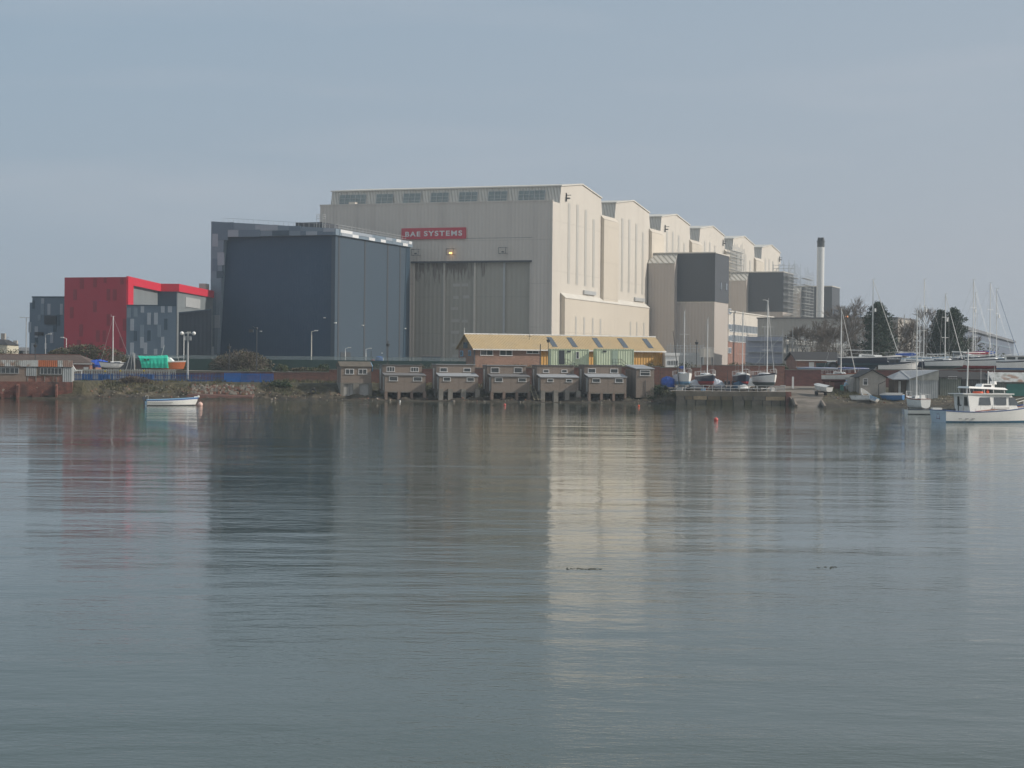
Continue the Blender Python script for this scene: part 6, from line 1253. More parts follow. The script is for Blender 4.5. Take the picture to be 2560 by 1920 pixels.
# ---- left bank boats
e = yacht('small white sailing boat with pale blue cabin top behind the grey palisade', 283, 791, 268, 197, 4.4, 1.7, 3.7, (white, whited, navyp), fb=.6, draft=.25, keel=.15, mfrac=.12, boomc=None, furl=None, stand=None, rail=False, cabh=.3)
covered('bright blue tarpaulin over a boat left of the small white sailing boat', 218, 270, 899, 922, 271, 3.75, mat('bright_blue_tarp', (.03, .10, .50), .5, .2, 2), seed=7, peak=.55)
Gt = F(at(338, 922, 267).x, 267, 0, 3.7); e = Gt.thing('boat_shelter', 'green tarpaulin tent over a boat with black sheeting at its left end', 'boat shelter')
zG = lambda X, Y_: (160 + X / 6.9125, 860 + Y_ / 6.9125)
gp = [Gt.fr(*zG(*q)) for q in ((1240, 200), (1760, 190), (1795, 415), (1345, 415), (1335, 280))]
m = MB(); (ax0, az0), (ax1, az1), (ax2, az2), (ax3, az3), (ax4, az4) = gp
random.seed(3); rr = []; n_ = 24
for i in range(n_ + 1):
    s = i / n_; xt_ = lerp(ax0 + .1, ax1, s); xb_ = lerp(ax3, ax2, s); xm_ = lerp(ax4, ax2 - .05, s); zt_ = lerp(az0, az1, s) - .08 * math.sin(s * math.pi) + .03 * random.uniform(-1, 1)
    rr.append([(xb_, -.0 + .02 * math.sin(i * 1.3), az3 + .05 * hsh(i, 3)), (xm_, .0 + .03 * math.sin(i * 1.9), lerp(az4, az3, .4)), (lerp(xm_, xt_, .45), .25 + .025 * math.sin(i), lerp(az4, zt_, .45)), (xt_, 1.1, zt_), (xt_, 2.3, zt_ - .4), (xm_, 3.0, az3)])
MB().rings(rr, 0, closed=False, caps=True).build('green_cover', tarpg, e)
k0, kz = Gt.fr(*zG(1235, 260)); k1, kz1 = Gt.fr(*zG(1335, 430)); MB().hexa([(k0, .4, kz1), (k1 + .02, -.05, kz1), (k1, 2.8, kz1), (k0, 2.4, kz1), (k0 - .0, .5, kz), (k1, .1, az4 - .1), (k1, 2.4, az4 - .1), (k0, 2.2, kz)]).build('black_sheet', tarpk, e)
for x in (370, 362): 
    a_, z_ = Gt.fr(x, 899, -.05); MB().box(a_ - .1, a_ + .1, .02, .2, z_ - .12, z_ + .12).build('patch', dark, e)
m = MB(); 
for dx in (0, .5, 1.2): m.tube((-.2 - dx, .3, 0), (-.35 - dx * .3, .3, 2.6), .05)
m.tube((-.1, 0, 0), (-.1, 0, az0 + .35), .07); m.build('prop_poles', metal, e)
MB().hexa([(-2.6, .5, 0), (-.3, .4, 0), (-.3, 1.6, 0), (-2.6, 1.5, 0), (-1.2, .8, 1.5), (-.4, .7, 2.0), (-.4, 1.2, 2.0), (-1.2, 1.1, 1.5)]).build('black_drape', tarpk, e)
def orange_boat():
    p = at(415, 912, 268); e = thing('fishing_boat', 'orange-hulled boat with white foredeck poking out of the green tent', 'boat', (p.x, 268.4, 3.95), R(-8)); rg = hull(5.2, 2.0, 1.15, .95, .95, .3)
    hull_mesh(rg, (2, 0, 0, 0, 0, 0, 1, 1)).build('hull', [orangeh, white, white], e); deck(rg).build('deck', white, e)
    MB().hexa([(-1, -.7, .95), (1.3, -.5, .95), (1.3, .5, .95), (-1, .7, .95), (-1, -.6, 1.75), (.6, -.4, 1.6), (.6, .4, 1.6), (-1, .6, 1.75)]).build('cabin', white, e); gunwale(rg, .05).build('gunwale', white, e)
    m = MB(); m.tube((-.3, 0, 1.7), (2.5, 0, 1.7), .02); m.tube((2.5, .2, 1.1), (2.6, .2, 1.75), .02); m.tube((1.6, .5, 1.1), (1.7, .5, 1.75), .02); m.tube((1.7, .5, 1.75), (2.6, .1, 1.75), .02); m.build('bow_rail', alu, e)
    MB().tube((-.8, 0, 1.75), (-.35, 0, 3.4), .03).build('aerial', alu, e)
orange_boat()
# white garden chair-like frame at fence end
e = thing('sun_lounger', 'white plastic lounger propped up behind the end of the workshop', 'lounger', (at(188, 920, 259).x, 259, 2.3)); m = MB(); m.tube((-.9, 0, 2.3), (.0, 0, .95 + .2), .07).tube((-.6, 0, 2.4), (.2, 0, 1.2), .07).tube((-.6, 0, 1.3), (1.0, 0, 1.3), .06).tube((-.6, 0, 0), (-.6, 0, 1.3), .05).tube((.9, 0, 0), (.9, 0, 1.3), .05); m.build('frame_tubes', white, e)
# ---- boats on the water
def open_boat():
    p = onz(357, 1014.0, 0); h = R(22); L = 5.6; c = Vector((p.x + .2, p.y + .8)) + Vector((math.cos(h), math.sin(h))) * L / 2
    e = thing('open_motor_boat', 'white open boat with a blue gunwale moored in the channel', 'boat', (c.x, c.y, 0), h); rg = hull(L, 1.85, .95, .62, .66, .22, tr=.8, rake=.45)
    hull_mesh(rg, (2, 2, 0, 0, 1, 1, 1, 1)).build('hull', [white, metald, mat('royal_blue_band', (.07, .17, .45), .4, .06)], e)
    rin = [[(q[0], q[1] * .92, max(q[2], .08)) for q in r] for r in rg]; hull_mesh(rin, (0,) * 8).build('inner_skin', [bluel], e)
    gunwale(rg, .035).build('gunwale', bluel, e)
    for f_ in (.2, .45, .7): r = rg[int(f_ * 22)]; MB().box(r[0][0] - .14, r[0][0] + .14, r[-1][1] * .92, r[0][1] * .92, .45, .5).build('thwart', white, e)
    k = rg[0]; MB().hexa([(-L / 2 - .35, -.15, .55), (-L / 2 + .05, -.15, .5), (-L / 2 + .05, .15, .5), (-L / 2 - .35, .15, .55), (-L / 2 - .4, -.13, 1.0), (-L / 2, -.13, .95), (-L / 2, .13, .95), (-L / 2 - .4, .13, 1.0)]).tube((-L / 2 - .2, 0, -.2), (-L / 2 - .2, 0, .6), .06).build('outboard_motor', dark, e)
    MB().tube((-L / 2 + .1, .7, .7), (-L / 2 + .1, .7, 1.15), .02).tube((-L / 2 + .1, -.7, .7), (-L / 2 + .1, -.7, 1.15), .02).build('stanchions', alu, e)
    r = rg[-1]; MB().box(L / 2 - .1, L / 2 + .5, -.1, .1, .93, 1.05).tube((L / 2 + .4, -.12, 1.05), (L / 2 + .4, .12, 1.05), .12, n=10).build('bow_roller', white, e)
    m = MB(); pr = None
    for s in (-1,):
        for a, b in zip(rg[:12], rg[1:12]): m.tube((a[-1][0], a[-1][1] * .985 - .02, .38), (b[-1][0], b[-1][1] * .985 - .02, .38), .02, n=4)
    m.build('rubbing_strake', metald, e)
    q = onz(500.5, 1014.5, 0); bw = e.matrix_basis @ Vector((L / 2 + .3, 0, .9)); m = MB(); prev = Vector(bw)
    for i in range(1, 9): t = i / 8; c_ = Vector(bw).lerp(Vector((q.x - .3, q.y, .1)), t) - Vector((0, 0, .25 * math.sin(math.pi * t))); c_.z = max(c_.z, .02); m.tube(prev, c_, .02, n=4); prev = c_
    tag(m.build('mooring_rope', dark, loc=(q.x, q.y, 0)), 'mooring rope from the open boat to the pink buoy', 'rope')
open_boat()
def buoy(x, y, r, mt, label, zc=.55):
    p = onz(x, y, 0); o = MB().ball((0, 0, r * zc), r, 10).tube((0, 0, r * zc + r * .95), (0, 0, r * zc + r * 1.2), r * .12).build('mooring_buoy', mt, smooth=True); o.location = p; tag(o, label, 'buoy', 'mooring buoys')
buoy(500.5, 1015, .29, pinkb, 'large pale pink round buoy at the bow of the open boat'); buoy(1790, 1052, .20, mat('red_buoy', (.65, .12, .10), .5, .1), 'pinkish-red buoy in mid channel right of the bright reflection')
buoy(1262, 1013.5, .15, mat('red_buoy', (.65, .12, .1)), 'tiny red buoy in front of the boathouse with curtained window'); buoy(1597, 1016, .13, orange, 'tiny orange buoy near the narrow hut'); buoy(1000, 1004.5, .12, white, 'tiny white buoy in front of the second boathouse')
# white float / punt beyond the motor boat
p = onz(2264, 1035, 0); e = thing('white_punt', 'low flat white boat lying beyond the wheelhouse boat', 'boat', (p.x + 3.3, p.y, 0), R(4)); rg = hull(6.6, 1.8, .6, .5, .5, .2, tr=.85)
hull_mesh(rg, (2, 0, 0, 0, 1, 1, 1, 1)).build('hull', [white, navyp, navyp], e); deck(rg, -.08).build('deck', whited, e); MB().box(-.4, .6, -.4, .4, .4, .72).build('hatch', whited, e)
m = MB(); 
for x_ in (-2.9, -.6, 2.2): m.tube((x_, .3, .4), (x_, .3, .8), .05)
m.build('posts', metald, e)
# grounded yacht (stern towards us)
e = yacht('small white yacht aground at the water edge, stern turned towards the channel', 2293, 776, 234.5, 103, 5.2, 2.0, -.25, (white, whited, teak), fb=.95, draft=.35, keel=.12, mfrac=.02, boomc=None, stand=None, radar=False, mastr=.08, twin=True)
MB().box(-1.9, -1.4, -.3, .3, 1.0, 1.45).build('dodger', white, e)
# wheelhouse motor boat
def wheelhouse_boat():
    h = R(19); sx_, sy_ = 40.25, 173.3; L = 12.0; B = 3.4
    c = Vector((sx_, sy_)) + Vector((math.cos(h), math.sin(h))) * L / 2
    e = thing('wheelhouse_motor_boat', 'large white motor boat with a long wheelhouse, orange lifebuoy and mast at the right edge', 'boat', (c.x, c.y, 0), h)
    lx = lambda s: s - L / 2
    rings = []; lev = [1, .93, .86, .45, .12, .02, -.3, -.65, -1]; n_ = 28
    for i in range(n_ + 1):
        s = i / n_; x = -L / 2 + L * s; hb = B / 2 * ((.84 + .16 * math.sin(min(1, s / .4) * math.pi / 2)) if s < .5 else max(.01, (1 - ((s - .5) / .5) ** 2.3) ** .85)); fb = 1.12 * (1 - s) ** 2 + 2 * .62 * s * (1 - s) + 2.15 * s * s; dk = .45
        pts = []
        for l in lev:
            z = l * fb if l >= 0 else l * dk; wd = hb * (.86 + .14 * l ** .8) if l >= 0 else hb * .86 * (1 - (-l) ** 2.2) ** .6
            pts.append((x + .9 * (max(z, 0) / fb) * s ** 4 - .12 * (1 - s) ** 6 * max(0, z), wd, z))
        rings.append([(a, b, c_) for a, b, c_ in pts] + [(a, -b, c_) for a, b, c_ in pts[::-1][1:]])
    bb = mat('boat_blue_line', (.04, .10, .28), .4, .05)
    hull_mesh(rings, (2, 0, 0, 0, 1, 1, 1, 1), 3).build('hull', [white, mat('boot_top_blue', (.03, .12, .2), .5, .1), bb, mat('transom_blue', (.55, .66, .76), .45, .06)], e)
    gunwale(rings, .035).build('gunwale', bb, e); dk_ = deck(rings, -.25, .02, .95).build('deck', concl, e)
    hb_ = lambda xx: 1.38
    z0_, z1_ = .72, 2.62; x0, x1 = 2.35, 7.6
    c_ = MB().hexa([(lx(x0 + .25), -1.3, z0_), (lx(x1 + .75), -1.05, z0_), (lx(x1 + .75), 1.05, z0_), (lx(x0 + .25), 1.3, z0_), (lx(x0 + .0), -1.22, z1_), (lx(x1 - .35), -1.0, z1_), (lx(x1 - .35), 1.0, z1_), (lx(x0 + .0), 1.22, z1_)]).build('wheelhouse', white, e)
    MB().box(lx(x0 - .55), lx(x1 - .2), -1.3, 1.3, z1_ + .005, z1_ + .09).build('wheelhouse_roof', white, c_)
    for s in (-1, 1):
        for (a0, a1, t0, t1) in ((3.55, 4.9, 3.68, 4.78), (5.3, 6.65, 5.3, 6.65), (7.0, 8.1, 7.0, 7.55)):
            yy = lambda a, z: s * (lerp(1.3, 1.05, (a - 2.6) / 5.7) * (1 - .06 * (z - .72) / 1.9) + .03)
            MB().hexa([(lx(a0), yy(a0, 1.65) - s * .05, 1.62), (lx(a1), yy(a1, 1.65) - s * .05, 1.62), (lx(a1), yy(a1, 1.65), 1.62), (lx(a0), yy(a0, 1.65), 1.62), (lx(t0), yy(t0, 2.35) - s * .05, 2.36), (lx(t1), yy(t1, 2.35) - s * .05, 2.36), (lx(t1), yy(t1, 2.35), 2.36), (lx(t0), yy(t0, 2.35), 2.36)]).build('window', glassg, c_)
    for y0, y1 in ((-1.05, -.55), (.3, .6)): MB().box(lx(x0 + .02), lx(x0 + .2), y0, y1, 1.55, 2.4).build('aft_window', glass, c_)
    MB().box(lx(x0 + .04), lx(x0 + .2), -.35, .2, .75, 2.4).build('door', whited, c_)
    MB().box(lx(5.05), lx(6.9), -1.24, -1.19, 1.25, 1.42).build('name_board', whited, c_)
    m = MB(); m.hexa([(lx(3.0), -1.5, .98), (lx(11), -.62, 1.68), (lx(11), -.58, 1.68), (lx(3.0), -1.46, .98), (lx(3), -1.5, 1.06), (lx(11), -.62, 1.76), (lx(11), -.58, 1.76), (lx(3), -1.46, 1.06)]); m.build('timber_handrail', teak, e)
    m = MB()
    for xx in (3.6, 5.3, 7.0, 8.7, 10.2): 
        t = (xx - 3) / 8; m.tube((lx(xx), lerp(-1.5, -.62, t), lerp(.8, 1.5, t)), (lx(xx), lerp(-1.5, -.62, t), lerp(1.5, 2.3, t)), .018, n=4)
    m.tube((lx(7.8), -1.0, 1.85), (lx(11.8), -.3, 2.75), .03, n=5).tube((lx(7.8), 1.0, 1.85), (lx(11.8), .3, 2.75), .03, n=5).tube((lx(11.8), .3, 2.75), (lx(11.8), -.3, 2.75), .03, n=5); m.build('side_rails', alu, e)
    # upper canopy
    z2 = 3.12
    cp = MB().hexa([(lx(2.6), -1.0, z2 + .08), (lx(6.9), -1.0, z2 - .06), (lx(6.9), 1.0, z2 - .06), (lx(2.6), 1.0, z2 + .08), (lx(2.7), -.9, z2 + .26), (lx(6.6), -.85, z2 + .14), (lx(6.6), .85, z2 + .14), (lx(2.7), .9, z2 + .26)]).build('flybridge_canopy', white, e)
    m = MB()
    for xx in (2.8, 4.4, 5.4, 6.6):
        for s in (-1, 1): m.tube((lx(xx), s * .9, z1_ + .05), (lx(xx - .1), s * .92, z2), .03, n=5)
    m.build('canopy_posts', alu, cp)
    MB().hexa([(lx(4.2), -.6, z2 + .1), (lx(5.6), -.6, z2 + .1), (lx(5.6), .6, z2 + .1), (lx(4.2), .6, z2 + .1), (lx(4.4), -.5, z2 + .5), (lx(5.4), -.5, z2 + .5), (lx(5.4), .5, z2 + .5), (lx(4.4), .5, z2 + .5)]).build('radar_arch', white, cp)
    MB().box(lx(4.55), lx(5.3), -.62, -.4, z2 + .22, z2 + .4).build('arch_opening', dark, cp)
    MB().tube((lx(5.9), 0, z2 + .1), (lx(5.9), 0, z2 + .65), .12, n=8).tube((lx(5.9), 0, z2 + .45), (lx(5.9), 0, z2 + .75), .34, .3, 14).build('radar_dome', white, cp)
    MB().tube((lx(5.35), 0, z2 + .5), (lx(5.35), 0, z2 + 1.55), .06).tube((lx(5.35), 0, z2 + 1.55), (lx(5.35), 0, z2 + 1.7), .09, .05, 8).build('signal_mast', white, cp)
    m = MB()
    for xx, hh_ in ((4.75, 1.9), (6.0, 1.7), (6.25, 2.2)): m.tube((lx(xx), .3, z2 + .1), (lx(xx), .3, z2 + hh_), .015, n=4)
    m.build('whip_aerials', alu, cp)
    mt_ = at(2407, 873, 175); MB().tube((lx(2.9), -.2, z1_), (lx(3.0), -.2, mt_.z), .07, .06, 8).build('mast', white, e)
    MB().tube((lx(2.4), -.2, mt_.z - .35), (lx(4.9), -.1, mt_.z - .3), .03, n=5).build('gaff_boom', alu, e)
    # orange lifebuoy and rolled gear on the roof
    m = MB(); N_ = 18
    rr = [[(lx(3.7) + (.42 + .09 * math.cos(t)) * math.cos(a), -.8 + (.42 + .09 * math.cos(t)) * math.sin(a), z1_ + .19 + .09 * math.sin(t)) for t in [k * math.pi / 4 for k in range(8)]] for a in [2 * math.pi * j / N_ for j in range(N_ + 1)]]
    o = m.rings(rr, caps=False).build('lifebuoy', orange, smooth=True); o.matrix_world = e.matrix_basis; tag(o, 'orange lifebuoy lying on the wheelhouse roof', 'lifebuoy')
    o = MB().ball((lx(4.85), -.7, z1_ + .24), .15, 6).tube((lx(4.85), -.7, z1_ + .35), (lx(4.85), -.7, z1_ + .5), .08, .03, 8).build('orange_marker', orange, smooth=True); o.matrix_world = e.matrix_basis; tag(o, 'small orange marker float on the wheelhouse roof', 'float')
    MB().tube((lx(8.9), -.95, 1.35), (lx(8.9), -.95, 1.65), .12, .08, 8).build('mooring_bitt', dark, e)
    m = MB(); 
    for s in (-.25, .25): m.tube((lx(-.06), s, .25), (lx(-.06), s, .95), .03, n=5)
    for z_ in (.35, .75): m.tube((lx(-.08), -.25, z_), (lx(-.08), .25, z_), .03, n=5)
    m.build('boarding_ladder', mat('faded_red_blue', (.2, .15, .25), .6), e)
    for xx in (1.2, 1.9, 2.6): MB().box(lx(xx), lx(xx + .28), -1.62, -1.5, .32, .36).build('scupper', dark, e)
    m = MB(); m.tube((lx(1.6), -.8, .9), (lx(1.6), -.8, 1.6), .06).tube((lx(1.6), -.8, 1.6), (lx(1.9), -.8, 1.6), .06).box(lx(1.2), lx(1.7), -.2, .5, .8, 1.25); m.build('deck_gear', metald, e)
wheelhouse_boat()
# floating weed
random.seed(12)
for (x0, x1, y, lb, n_) in ((1412, 1502, 1423, 'thin dark line of floating weed on the bright reflection', 60), (2040, 2088, 1419, 'small dark patch of floating weed, right of centre', 30), (1228, 1244, 1014, 'tiny drift of dark weed near the shore', 8)):
    m = MB(); c = onz((x0 + x1) / 2, y, 0)
    for i in range(n_):
        p = onz(random.uniform(x0, x1), y + random.gauss(0, 1.2), 0); h_ = random.uniform(.004, .014) * (1 if y > 1100 else 5); w_ = random.uniform(.02, .09) * (1 if y > 1100 else 4); m.hexa([(p.x, p.y, -.01), (p.x + w_, p.y + .02, -.01), (p.x + w_, p.y + .06, -.01), (p.x, p.y + .05, -.01), (p.x + .02, p.y + .01, h_), (p.x + w_ * .7, p.y + .02, h_), (p.x + w_ * .7, p.y + .04, h_ * .7), (p.x + .02, p.y + .04, h_ * .8)])
    tag(m.build('floating_weed', mat('wet_weed', (.02, .022, .012), .6), loc=(c.x, c.y, 0)), lb, 'weed', kind='stuff')
# ================================================================== vegetation
def leafquad(mb, p, s, m=0):
    a = random.uniform(0, 6.28); b = random.uniform(-1, 1); d = Vector((math.cos(a), math.sin(a), b)).normalized(); u = d.orthogonal().normalized() * s; v = d.cross(u).normalized() * s * random.uniform(.5, 1)
    i = len(mb.v); mb.v += [tuple(p - u), tuple(p + v), tuple(p + u), tuple(p - v)]; mb.f.append((i, i + 1, i + 2, i + 3)); mb.mi.append(m)
def bush(label, x, yt, yb, Y, wpx, mats_, n=2600, leaf=.1, dens_top=1, cat='bush', name='scrub_bush', zb=None, dy=2.0, twigs=60, group=None, lump=1.0):
    p = at(x, yb, Y); t = at(x, yt, Y); zb = p.z if zb is None else zb; H_ = t.z - zb; W_ = wpx / FPX * Y / 2
    e = thing(name, label, cat, (p.x, Y, zb), 0, group); mb = MB(); sd_ = hash(label) % 97 if False else len(label)
    cl = [(random.uniform(-.75, .75), random.uniform(-.6, .6), random.uniform(.15, .72), random.uniform(.22, .42)) for _ in range(16)]
    for i in range(n):
        cx_, cy_, cz_, r_ = random.choice(cl); 
        d = Vector((random.gauss(0, 1), random.gauss(0, 1), random.gauss(0, 1))).normalized() * (r_ * random.uniform(.6, 1.05) ** .5)
        q = Vector(((cx_ + d.x) * W_, (cy_ + d.y) * dy, (cz_ * (1 - .5 * cx_ ** 2) + d.z) * H_))
        lim = H_ * (1.0 - .75 * (abs(q.x) / W_) ** 2.2)
        if q.z < 0 or q.z > lim + .05 * H_: q.z = random.uniform(0, max(.1, lim))
        leafquad(mb, q, leaf * random.uniform(.6, 1.4), random.randrange(len(mats_)))
    mb.build('foliage', mats_, e)
    tw = MB()
    for i in range(twigs):
        a = random.uniform(-1, 1); b_ = Vector((a * W_ * .5, random.uniform(-.5, .5) * dy, 0)); q = Vector((a * W_ * random.uniform(.7, 1.05), random.uniform(-1, 1) * dy, H_ * random.uniform(.6, 1.05) * (1 - .6 * a * a))); m_ = b_.lerp(q, .5) + Vector((random.uniform(-.2, .2), 0, .1 * H_))
        tw.tube(b_, m_, .03, .02, 3, cap=False); tw.tube(m_, q, .02, .008, 3, cap=False)
    tw.build('branches', twig, e); return e
random.seed(21)
B2m = [leafo, leafb, leafg]
bush('large olive-brown bush in front of the red wall', 222, 861, 905, 285, 250, [leafo, leafb, leafo], 8000, .13, zb=3.7, dy=4, twigs=200)
bush('low olive scrub at the far left behind the tiled roof', 10, 868, 900, 290, 120, B2m, 1500, .12, zb=3.7, dy=3)
bush('green-brown scrub right of the large bush, behind the white sailing boat', 300, 890, 920, 282, 90, [leafb, leafo], 1800, .12, zb=3.7, dy=3, twigs=90)
bush('large rounded brown bush in front of the navy hall', 602, 871, 925, 278, 158, [leafb, leafb, leafo], 5600, .11, zb=3.7, dy=4, twigs=260)
bush('small dark green shrub left of the cream lamp post', 705, 908, 928, 268, 32, [leafg, leafo], 900, .09, zb=3.7, dy=1.2, twigs=20)
bush('small dark green shrub between lamp post and first boathouse', 810, 907, 928, 268, 38, [leafg, leafd], 1000, .09, zb=3.7, dy=1.2, twigs=20)
bush('low brown scrub along the wall top left of first boathouse', 765, 918, 930, 265, 110, B2m, 1500, .09, zb=3.7, dy=1.2, twigs=50)
bush('pale grey-green shrub over the blue gate', 609, 921, 933, 264.5, 34, [mat('grey_green_leaf', (.14, .16, .11), .9, .3, 2), leafo], 600, .08, zb=3.6, dy=1, twigs=20)
bush('pale grey-green shrub over the bright blue fence panel', 662, 920, 933, 264.5, 36, [mat('grey_green_leaf', (.14, .16, .11)), leafo], 650, .08, zb=3.6, dy=1, twigs=20)
bush('dark clump left of the orange boat mast end', 450, 905, 930, 270, 40, [leafd, leafo], 700, .09, zb=3.7, dy=1.5, twigs=30)
for i, (x, w_, lb) in enumerate(((960, 130, 'low scrub on the bank behind the second boathouse'), (1080, 130, 'low scrub on the bank behind the third boathouse'), (1190, 110, 'low scrub beside the gable end of the yellow shed'), (1300, 120, 'thin green scrub below the brick wall of the yellow shed'), (1430, 140, 'thin scrub under the left mint cabin'), (1560, 130, 'thin scrub under the right mint cabin'), (1640, 60, 'green scrub at the right end of the yellow shed'), (1720, 90, 'dark green scrub behind the first quay yachts'), (1850, 110, 'green scrub above the tall brick wall'), (1945, 60, 'dark scrub beside the brick yard hut'))):
    bush(lb, x, 905 if i < 3 else (909 if i < 6 else 903), 922, 265, w_, [leafo, leafg, leafb] if i < 7 else [leafg, leafd, leafo], 1300, .07, zb=3.7, dy=1.2, twigs=30)
bush('dark weeds smothering the left end of the stone quay', 1650, 962, 1000, 250.5, 80, [leafd, leafg], 2400, .08, zb=.6, dy=2.0, twigs=40)
bush('dark ivy on the bank below the narrow hut', 1612, 985, 1003, 250, 55, [leafd, leafg], 1300, .07, zb=.4, dy=1.2, twigs=20)
bush('brown leafless undergrowth below the chimney', 2060, 838, 885, 318, 130, [twig, leafb], 1500, .09, zb=3.7, dy=3, twigs=420)
bush('brown leafless undergrowth between the evergreens, left part', 2262, 835, 885, 316, 70, [twig, leafb], 2600, .09, zb=4.2, dy=2.5, twigs=300)
bush('brown leafless undergrowth between the evergreens, right part', 2312, 815, 885, 320, 70, [twig, leafb], 2800, .09, zb=4.2, dy=2.5, twigs=320)
bush('brown leafless undergrowth left of the dense evergreen', 2135, 822, 885, 320, 60, [twig, leafb], 1300, .09, zb=4.2, dy=2.5, twigs=280)
bush('pale brown undergrowth right of the evergreen pair', 2420, 840, 885, 322, 60, [twig, leafb], 1800, .09, zb=4.2, dy=2.5, twigs=220)
bush('olive shrubs on the skyline at right behind the tall masts', 2470, 858, 885, 320, 120, [leafo, leafg], 1800, .14, zb=4.4, dy=3, twigs=50)
def evergreen(label, x, yt, yb, Y, wpx, n=5200):
    p = at(x, yb, Y); t = at(x, yt, Y); zb = 3.7; H_ = t.z - zb; W_ = wpx / FPX * Y / 2; e = thing('evergreen_tree', label, 'tree', (p.x, Y, zb), 0, 'dark evergreens behind the boat yard')
    tr = MB(); tr.tube((0, 0, 0), (0, 0, H_ * .95), .25, .04, 8); lf = MB()
    for b_ in range(120):
        z = H_ * (.08 + .9 * (b_ / 120)); a = b_ * 2.4; f_ = (z / H_); r = W_ * (1.0 - f_ ** 3.0) * (.75 + .35 * abs(math.sin(b_ * .37 + W_))) * random.uniform(.6, 1.2)
        r = max(r, .3); d = Vector((math.cos(a), math.sin(a), .3 + .25 * random.random())); q0 = Vector((0, 0, z)); q1 = q0 + d * r; tr.tube(q0, q1, .05, .015, 3, cap=False)
        for k in range(n // 120):
            s = random.uniform(.35, 1.05); c = q0.lerp(q1, s) + Vector((random.gauss(0, .22), random.gauss(0, .22), random.gauss(0, .20))); leafquad(lf, c, random.uniform(.07, .19), random.randrange(2))
    tr.build('trunk', bark, e); lf.build('crown', [leafd, mat('deep_green_needles', (.035, .055, .028), .8, .4, 1.2)], e)
random.seed(5)
evergreen('dense dark evergreen behind the large navy yacht', 2195, 757, 880, 312, 100, 12000)
evergreen('dark evergreen with a pointed top, left one of the right pair', 2350, 775, 880, 318, 66, 7000)
evergreen('broad dark evergreen, right one of the right pair', 2384, 771, 880, 316, 88, 10000)
def bare(label, x, yt, Y, spread, depth=6, H0=None, name='bare_tree', seed=0, thick=.16, group='leafless trees'):
    random.seed(seed); t = at(x, yt, Y); zb = 3.7; H_ = t.z - zb; e = thing(name, label, 'tree', (t.x, Y, zb), 0, group); tr = MB(); tw = MB()
    def br(p, d, l, r, k):
        q = p + d * l; (tr if k > depth - 3 else tw).tube(p, q, max(r, .03), max(r * .7, .022), 5 if k > 3 else 3, cap=False)
        if k == 0: return
        for i in range(3 if k > 1 else 5):
            nd = (d + Vector((random.gauss(0, spread), random.gauss(0, spread), random.gauss(.06, spread * .5)))).normalized(); br(p.lerp(q, random.uniform(.55, 1)), nd, l * random.uniform(.68, .85), r * .62, k - 1)
    br(Vector((0, 0, 0)), Vector((0, 0, 1)), H_ * .31, thick, depth)
    tr.build('trunk', bark, e); tw.build('crown', twig, e)
bare('tall leafless tree left of the dense evergreen', 2140, 710, 335, .42, 6, seed=3, thick=.22)
bare('leafless tree directly in front of the chimney foot', 2062, 788, 325, .5, 6, seed=7, thick=.14)
bare('leafless tree between chimney foot and grey shed end', 2100, 796, 330, .5, 6, seed=9, thick=.14)
bare('leafless tree right of the tower block scaffolding, low', 2020, 803, 330, .5, 6, seed=11, thick=.12)
bare('pale brown leafless tree left of the right evergreens', 2318, 763, 325, .42, 6, seed=13, thick=.16)
bare('brown leafless tree behind the grounded yacht mast', 2280, 783, 322, .45, 6, seed=15, thick=.15)
bare('brown leafless tree beside the bare grey pole', 2245, 788, 320, .45, 6, seed=17, thick=.13)
bare('leafless tree on the skyline right of the evergreens', 2415, 803, 330, .5, 6, seed=19, thick=.12)
bare('small leafless tree among the brown shrubs, lowest of the group', 2165, 803, 340, .5, 6, seed=23, thick=.12)
bush('rank green weeds where the bank meets the workshop wall', 205, 948, 968, 246.5, 60, [leafg, leafo], 1500, .09, zb=1.2, dy=1.5, twigs=20)
bush('reddish brown brambles on the bank top below the green tent', 335, 938, 966, 252.5, 90, [mat('reddish_bramble', (.12, .075, .06), .9, .3, 2), leafb], 2400, .07, zb=1.9, dy=1.2, twigs=160)
bush('dark bramble clump on the bank below the bright blue fence', 700, 950, 972, 252, 60, [leafg, leafd], 1300, .08, zb=1.7, dy=1.2, twigs=20)
# bank grasses and stones
random.seed(33); mb = MB()
def tuft(p, h, n_, m):
    for _ in range(n_):
        a = random.uniform(0, 6.28); l = random.uniform(.5, 1.2) * h; d = Vector((math.cos(a) * .5, math.sin(a) * .5, 1)).normalized() * l; s = Vector((-math.sin(a), math.cos(a), 0)) * .045
        i = len(mb.v); q = p + Vector((random.gauss(0, .12), random.gauss(0, .12), 0)); mb.v += [tuple(q - s), tuple(q + s), tuple(q + d)]; mb.f.append((i, i + 1, i + 2)); mb.mi.append(m)
for i in range(7000):
    x = random.uniform(-56, 21) if random.random() < .8 else random.uniform(43.5, 52); y = random.uniform(243, 261.5); z = bankn(x, y)
    dn = vn(x * .35, y * .35, 9)
    if z < .55 or dn < .35: continue
    tuft(Vector((x, y, z - .02)), random.uniform(.16, .5) * (.5 + dn), 9, 0 if dn > .62 else (1 if random.random() < .6 else 2))
tag(mb.build('bank_grass', [leafo, grassm, leafb]), 'rough grass and dead weeds on the river bank', 'grass', kind='stuff')
mb = MB()
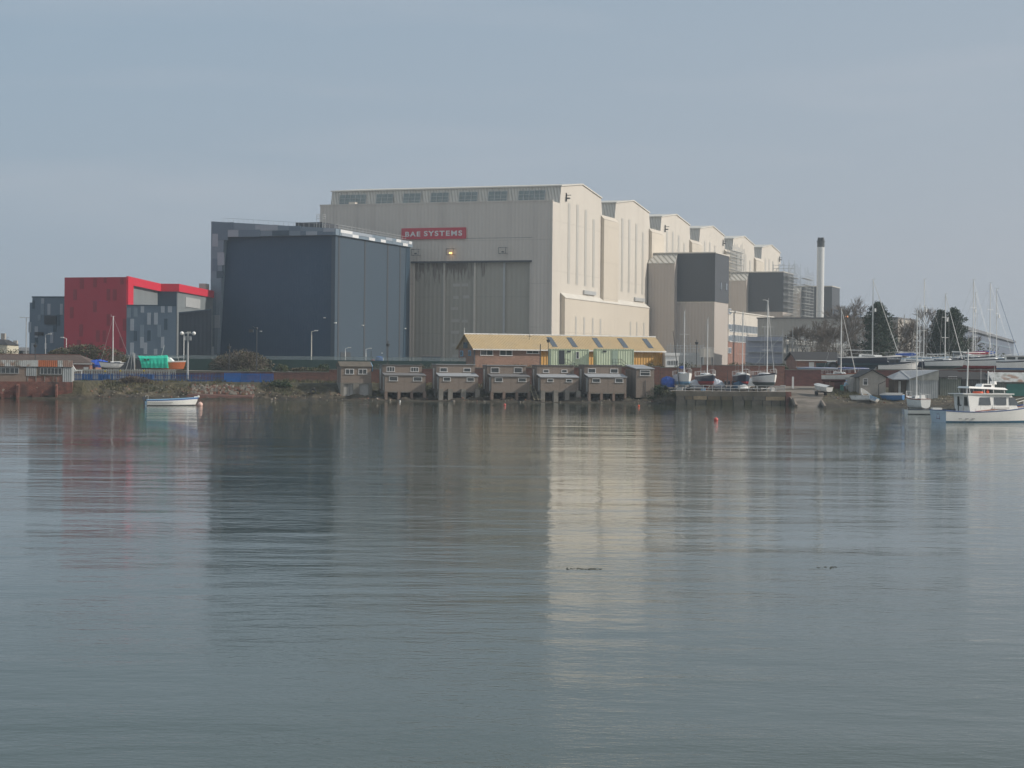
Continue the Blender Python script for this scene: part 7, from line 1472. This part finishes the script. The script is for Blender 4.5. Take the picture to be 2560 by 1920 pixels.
for i in range(1700):
    x = random.uniform(-56, 22) if random.random() < .75 else random.uniform(42, 62); y = random.uniform(240, 252); z = bankn(x, y)
    if z < .02 or z > 1.7: continue
    r = random.uniform(.05, .2) * (1.5 if random.random() < .07 else 1); v_ = []
    for zz_ in (0, .7):
        for k in range(5): a = k * 1.257 + random.uniform(-.3, .3); v_.append((x + math.cos(a) * r * (1 - .35 * (zz_ > 0)), y + math.sin(a) * r, z - .05 + zz_ * r))
    i0 = len(mb.v); mb.v += v_; m_ = random.choice((0, 0, 1, 2))
    for k in range(5): l = (k + 1) % 5; mb.f.append((i0 + k, i0 + l, i0 + 5 + l, i0 + 5 + k)); mb.mi.append(m_)
    mb.f.append(tuple(i0 + 5 + k for k in range(5))); mb.mi.append(m_)
tag(mb.build('beach_stones', [rockm, mat('brick_rubble', (.22, .11, .08), .9, .3), mat('pale_rubble', (.38, .34, .28), .9, .3)]), 'stones and brick rubble along the tide line', 'stones', kind='stuff')
# ruined masonry slab on the left bank
p = at(570, 990, 246.5); e = thing('collapsed_wall', 'collapsed brick and concrete footing on the left bank below the blue gate', 'ruin', (p.x, 246.5, 0)); w_ = 5.8
MB().hexa([(-w_, -.8, -.3), (w_ * .35 + 1.4, -.6, -.3), (w_ * .35 + 1.4, 1.4, -.3), (-w_, 1.2, -.3), (-w_ + .4, -.3, .62), (w_ * .35 + 1.3, -.5, .45), (w_ * .35 + 1.3, 1.4, .8), (-w_ + .4, 1.2, .95)]).build('brick_slab', mat('dark_ruin_brick', (.17, .07, .055), .95, .3, 1, brick=(.45, .15, .02, (.12, .1, .08))), e)
mb = MB()
for i in range(260):
    x = random.uniform(-w_ + .3, 3); y = random.uniform(.2, 3.4); z = .75 + (y) * .36; r = random.uniform(.08, .25); mb.hexa([(x, y, z - .2), (x + r * 1.6, y, z - .2), (x + r * 1.6, y + r, z - .2), (x, y + r, z - .2), (x + .03, y, z + r * .4), (x + r * 1.4, y + .05, z + r * .5), (x + r * 1.5, y + r, z + r * .3), (x, y + r, z + r * .5)], random.randrange(3))
tag(mb.build('rubble', [mat('brick_rubble', (.22, .11, .08)), mat('pale_rubble', (.38, .34, .28)), conc], e), kind='stuff')
# tyre on the bank
p = at(783, 980, 249.5); o = MB(); N_ = 16; rr = [[((.34 + .13 * math.cos(t)) * math.cos(a), .13 * math.sin(t), (.34 + .13 * math.cos(t)) * math.sin(a)) for t in [k * math.pi / 3 for k in range(6)]] for a in [2 * math.pi * j / N_ for j in range(N_ + 1)]]
o.rings(rr, caps=False); o = o.build('old_tyre', black); o.location = (p.x, 249.3, bankn(p.x, 249.3) + .3); o.rotation_euler = (R(-35), 0, 0); tag(o, 'black tyre lying on the bank left of the first boathouse', 'tyre')
HAZE = 0.00035
hz_ = MB(); hz_.box(-2500, 2500, -60, 2500, -4, 62)
hm = bpy.data.materials.new('haze_air'); hm.use_nodes = True; n = hm.node_tree; n.nodes.clear()
o_ = n.nodes.new('ShaderNodeOutputMaterial'); v_ = n.nodes.new('ShaderNodeVolumePrincipled'); v_.inputs['Density'].default_value = HAZE
v_.inputs['Color'].default_value = (.82, .93, 1, 1); v_.inputs['Anisotropy'].default_value = 0.3
n.links.new(v_.outputs[0], o_.inputs['Volume']); tag(hz_.build('haze', hm), kind='stuff')
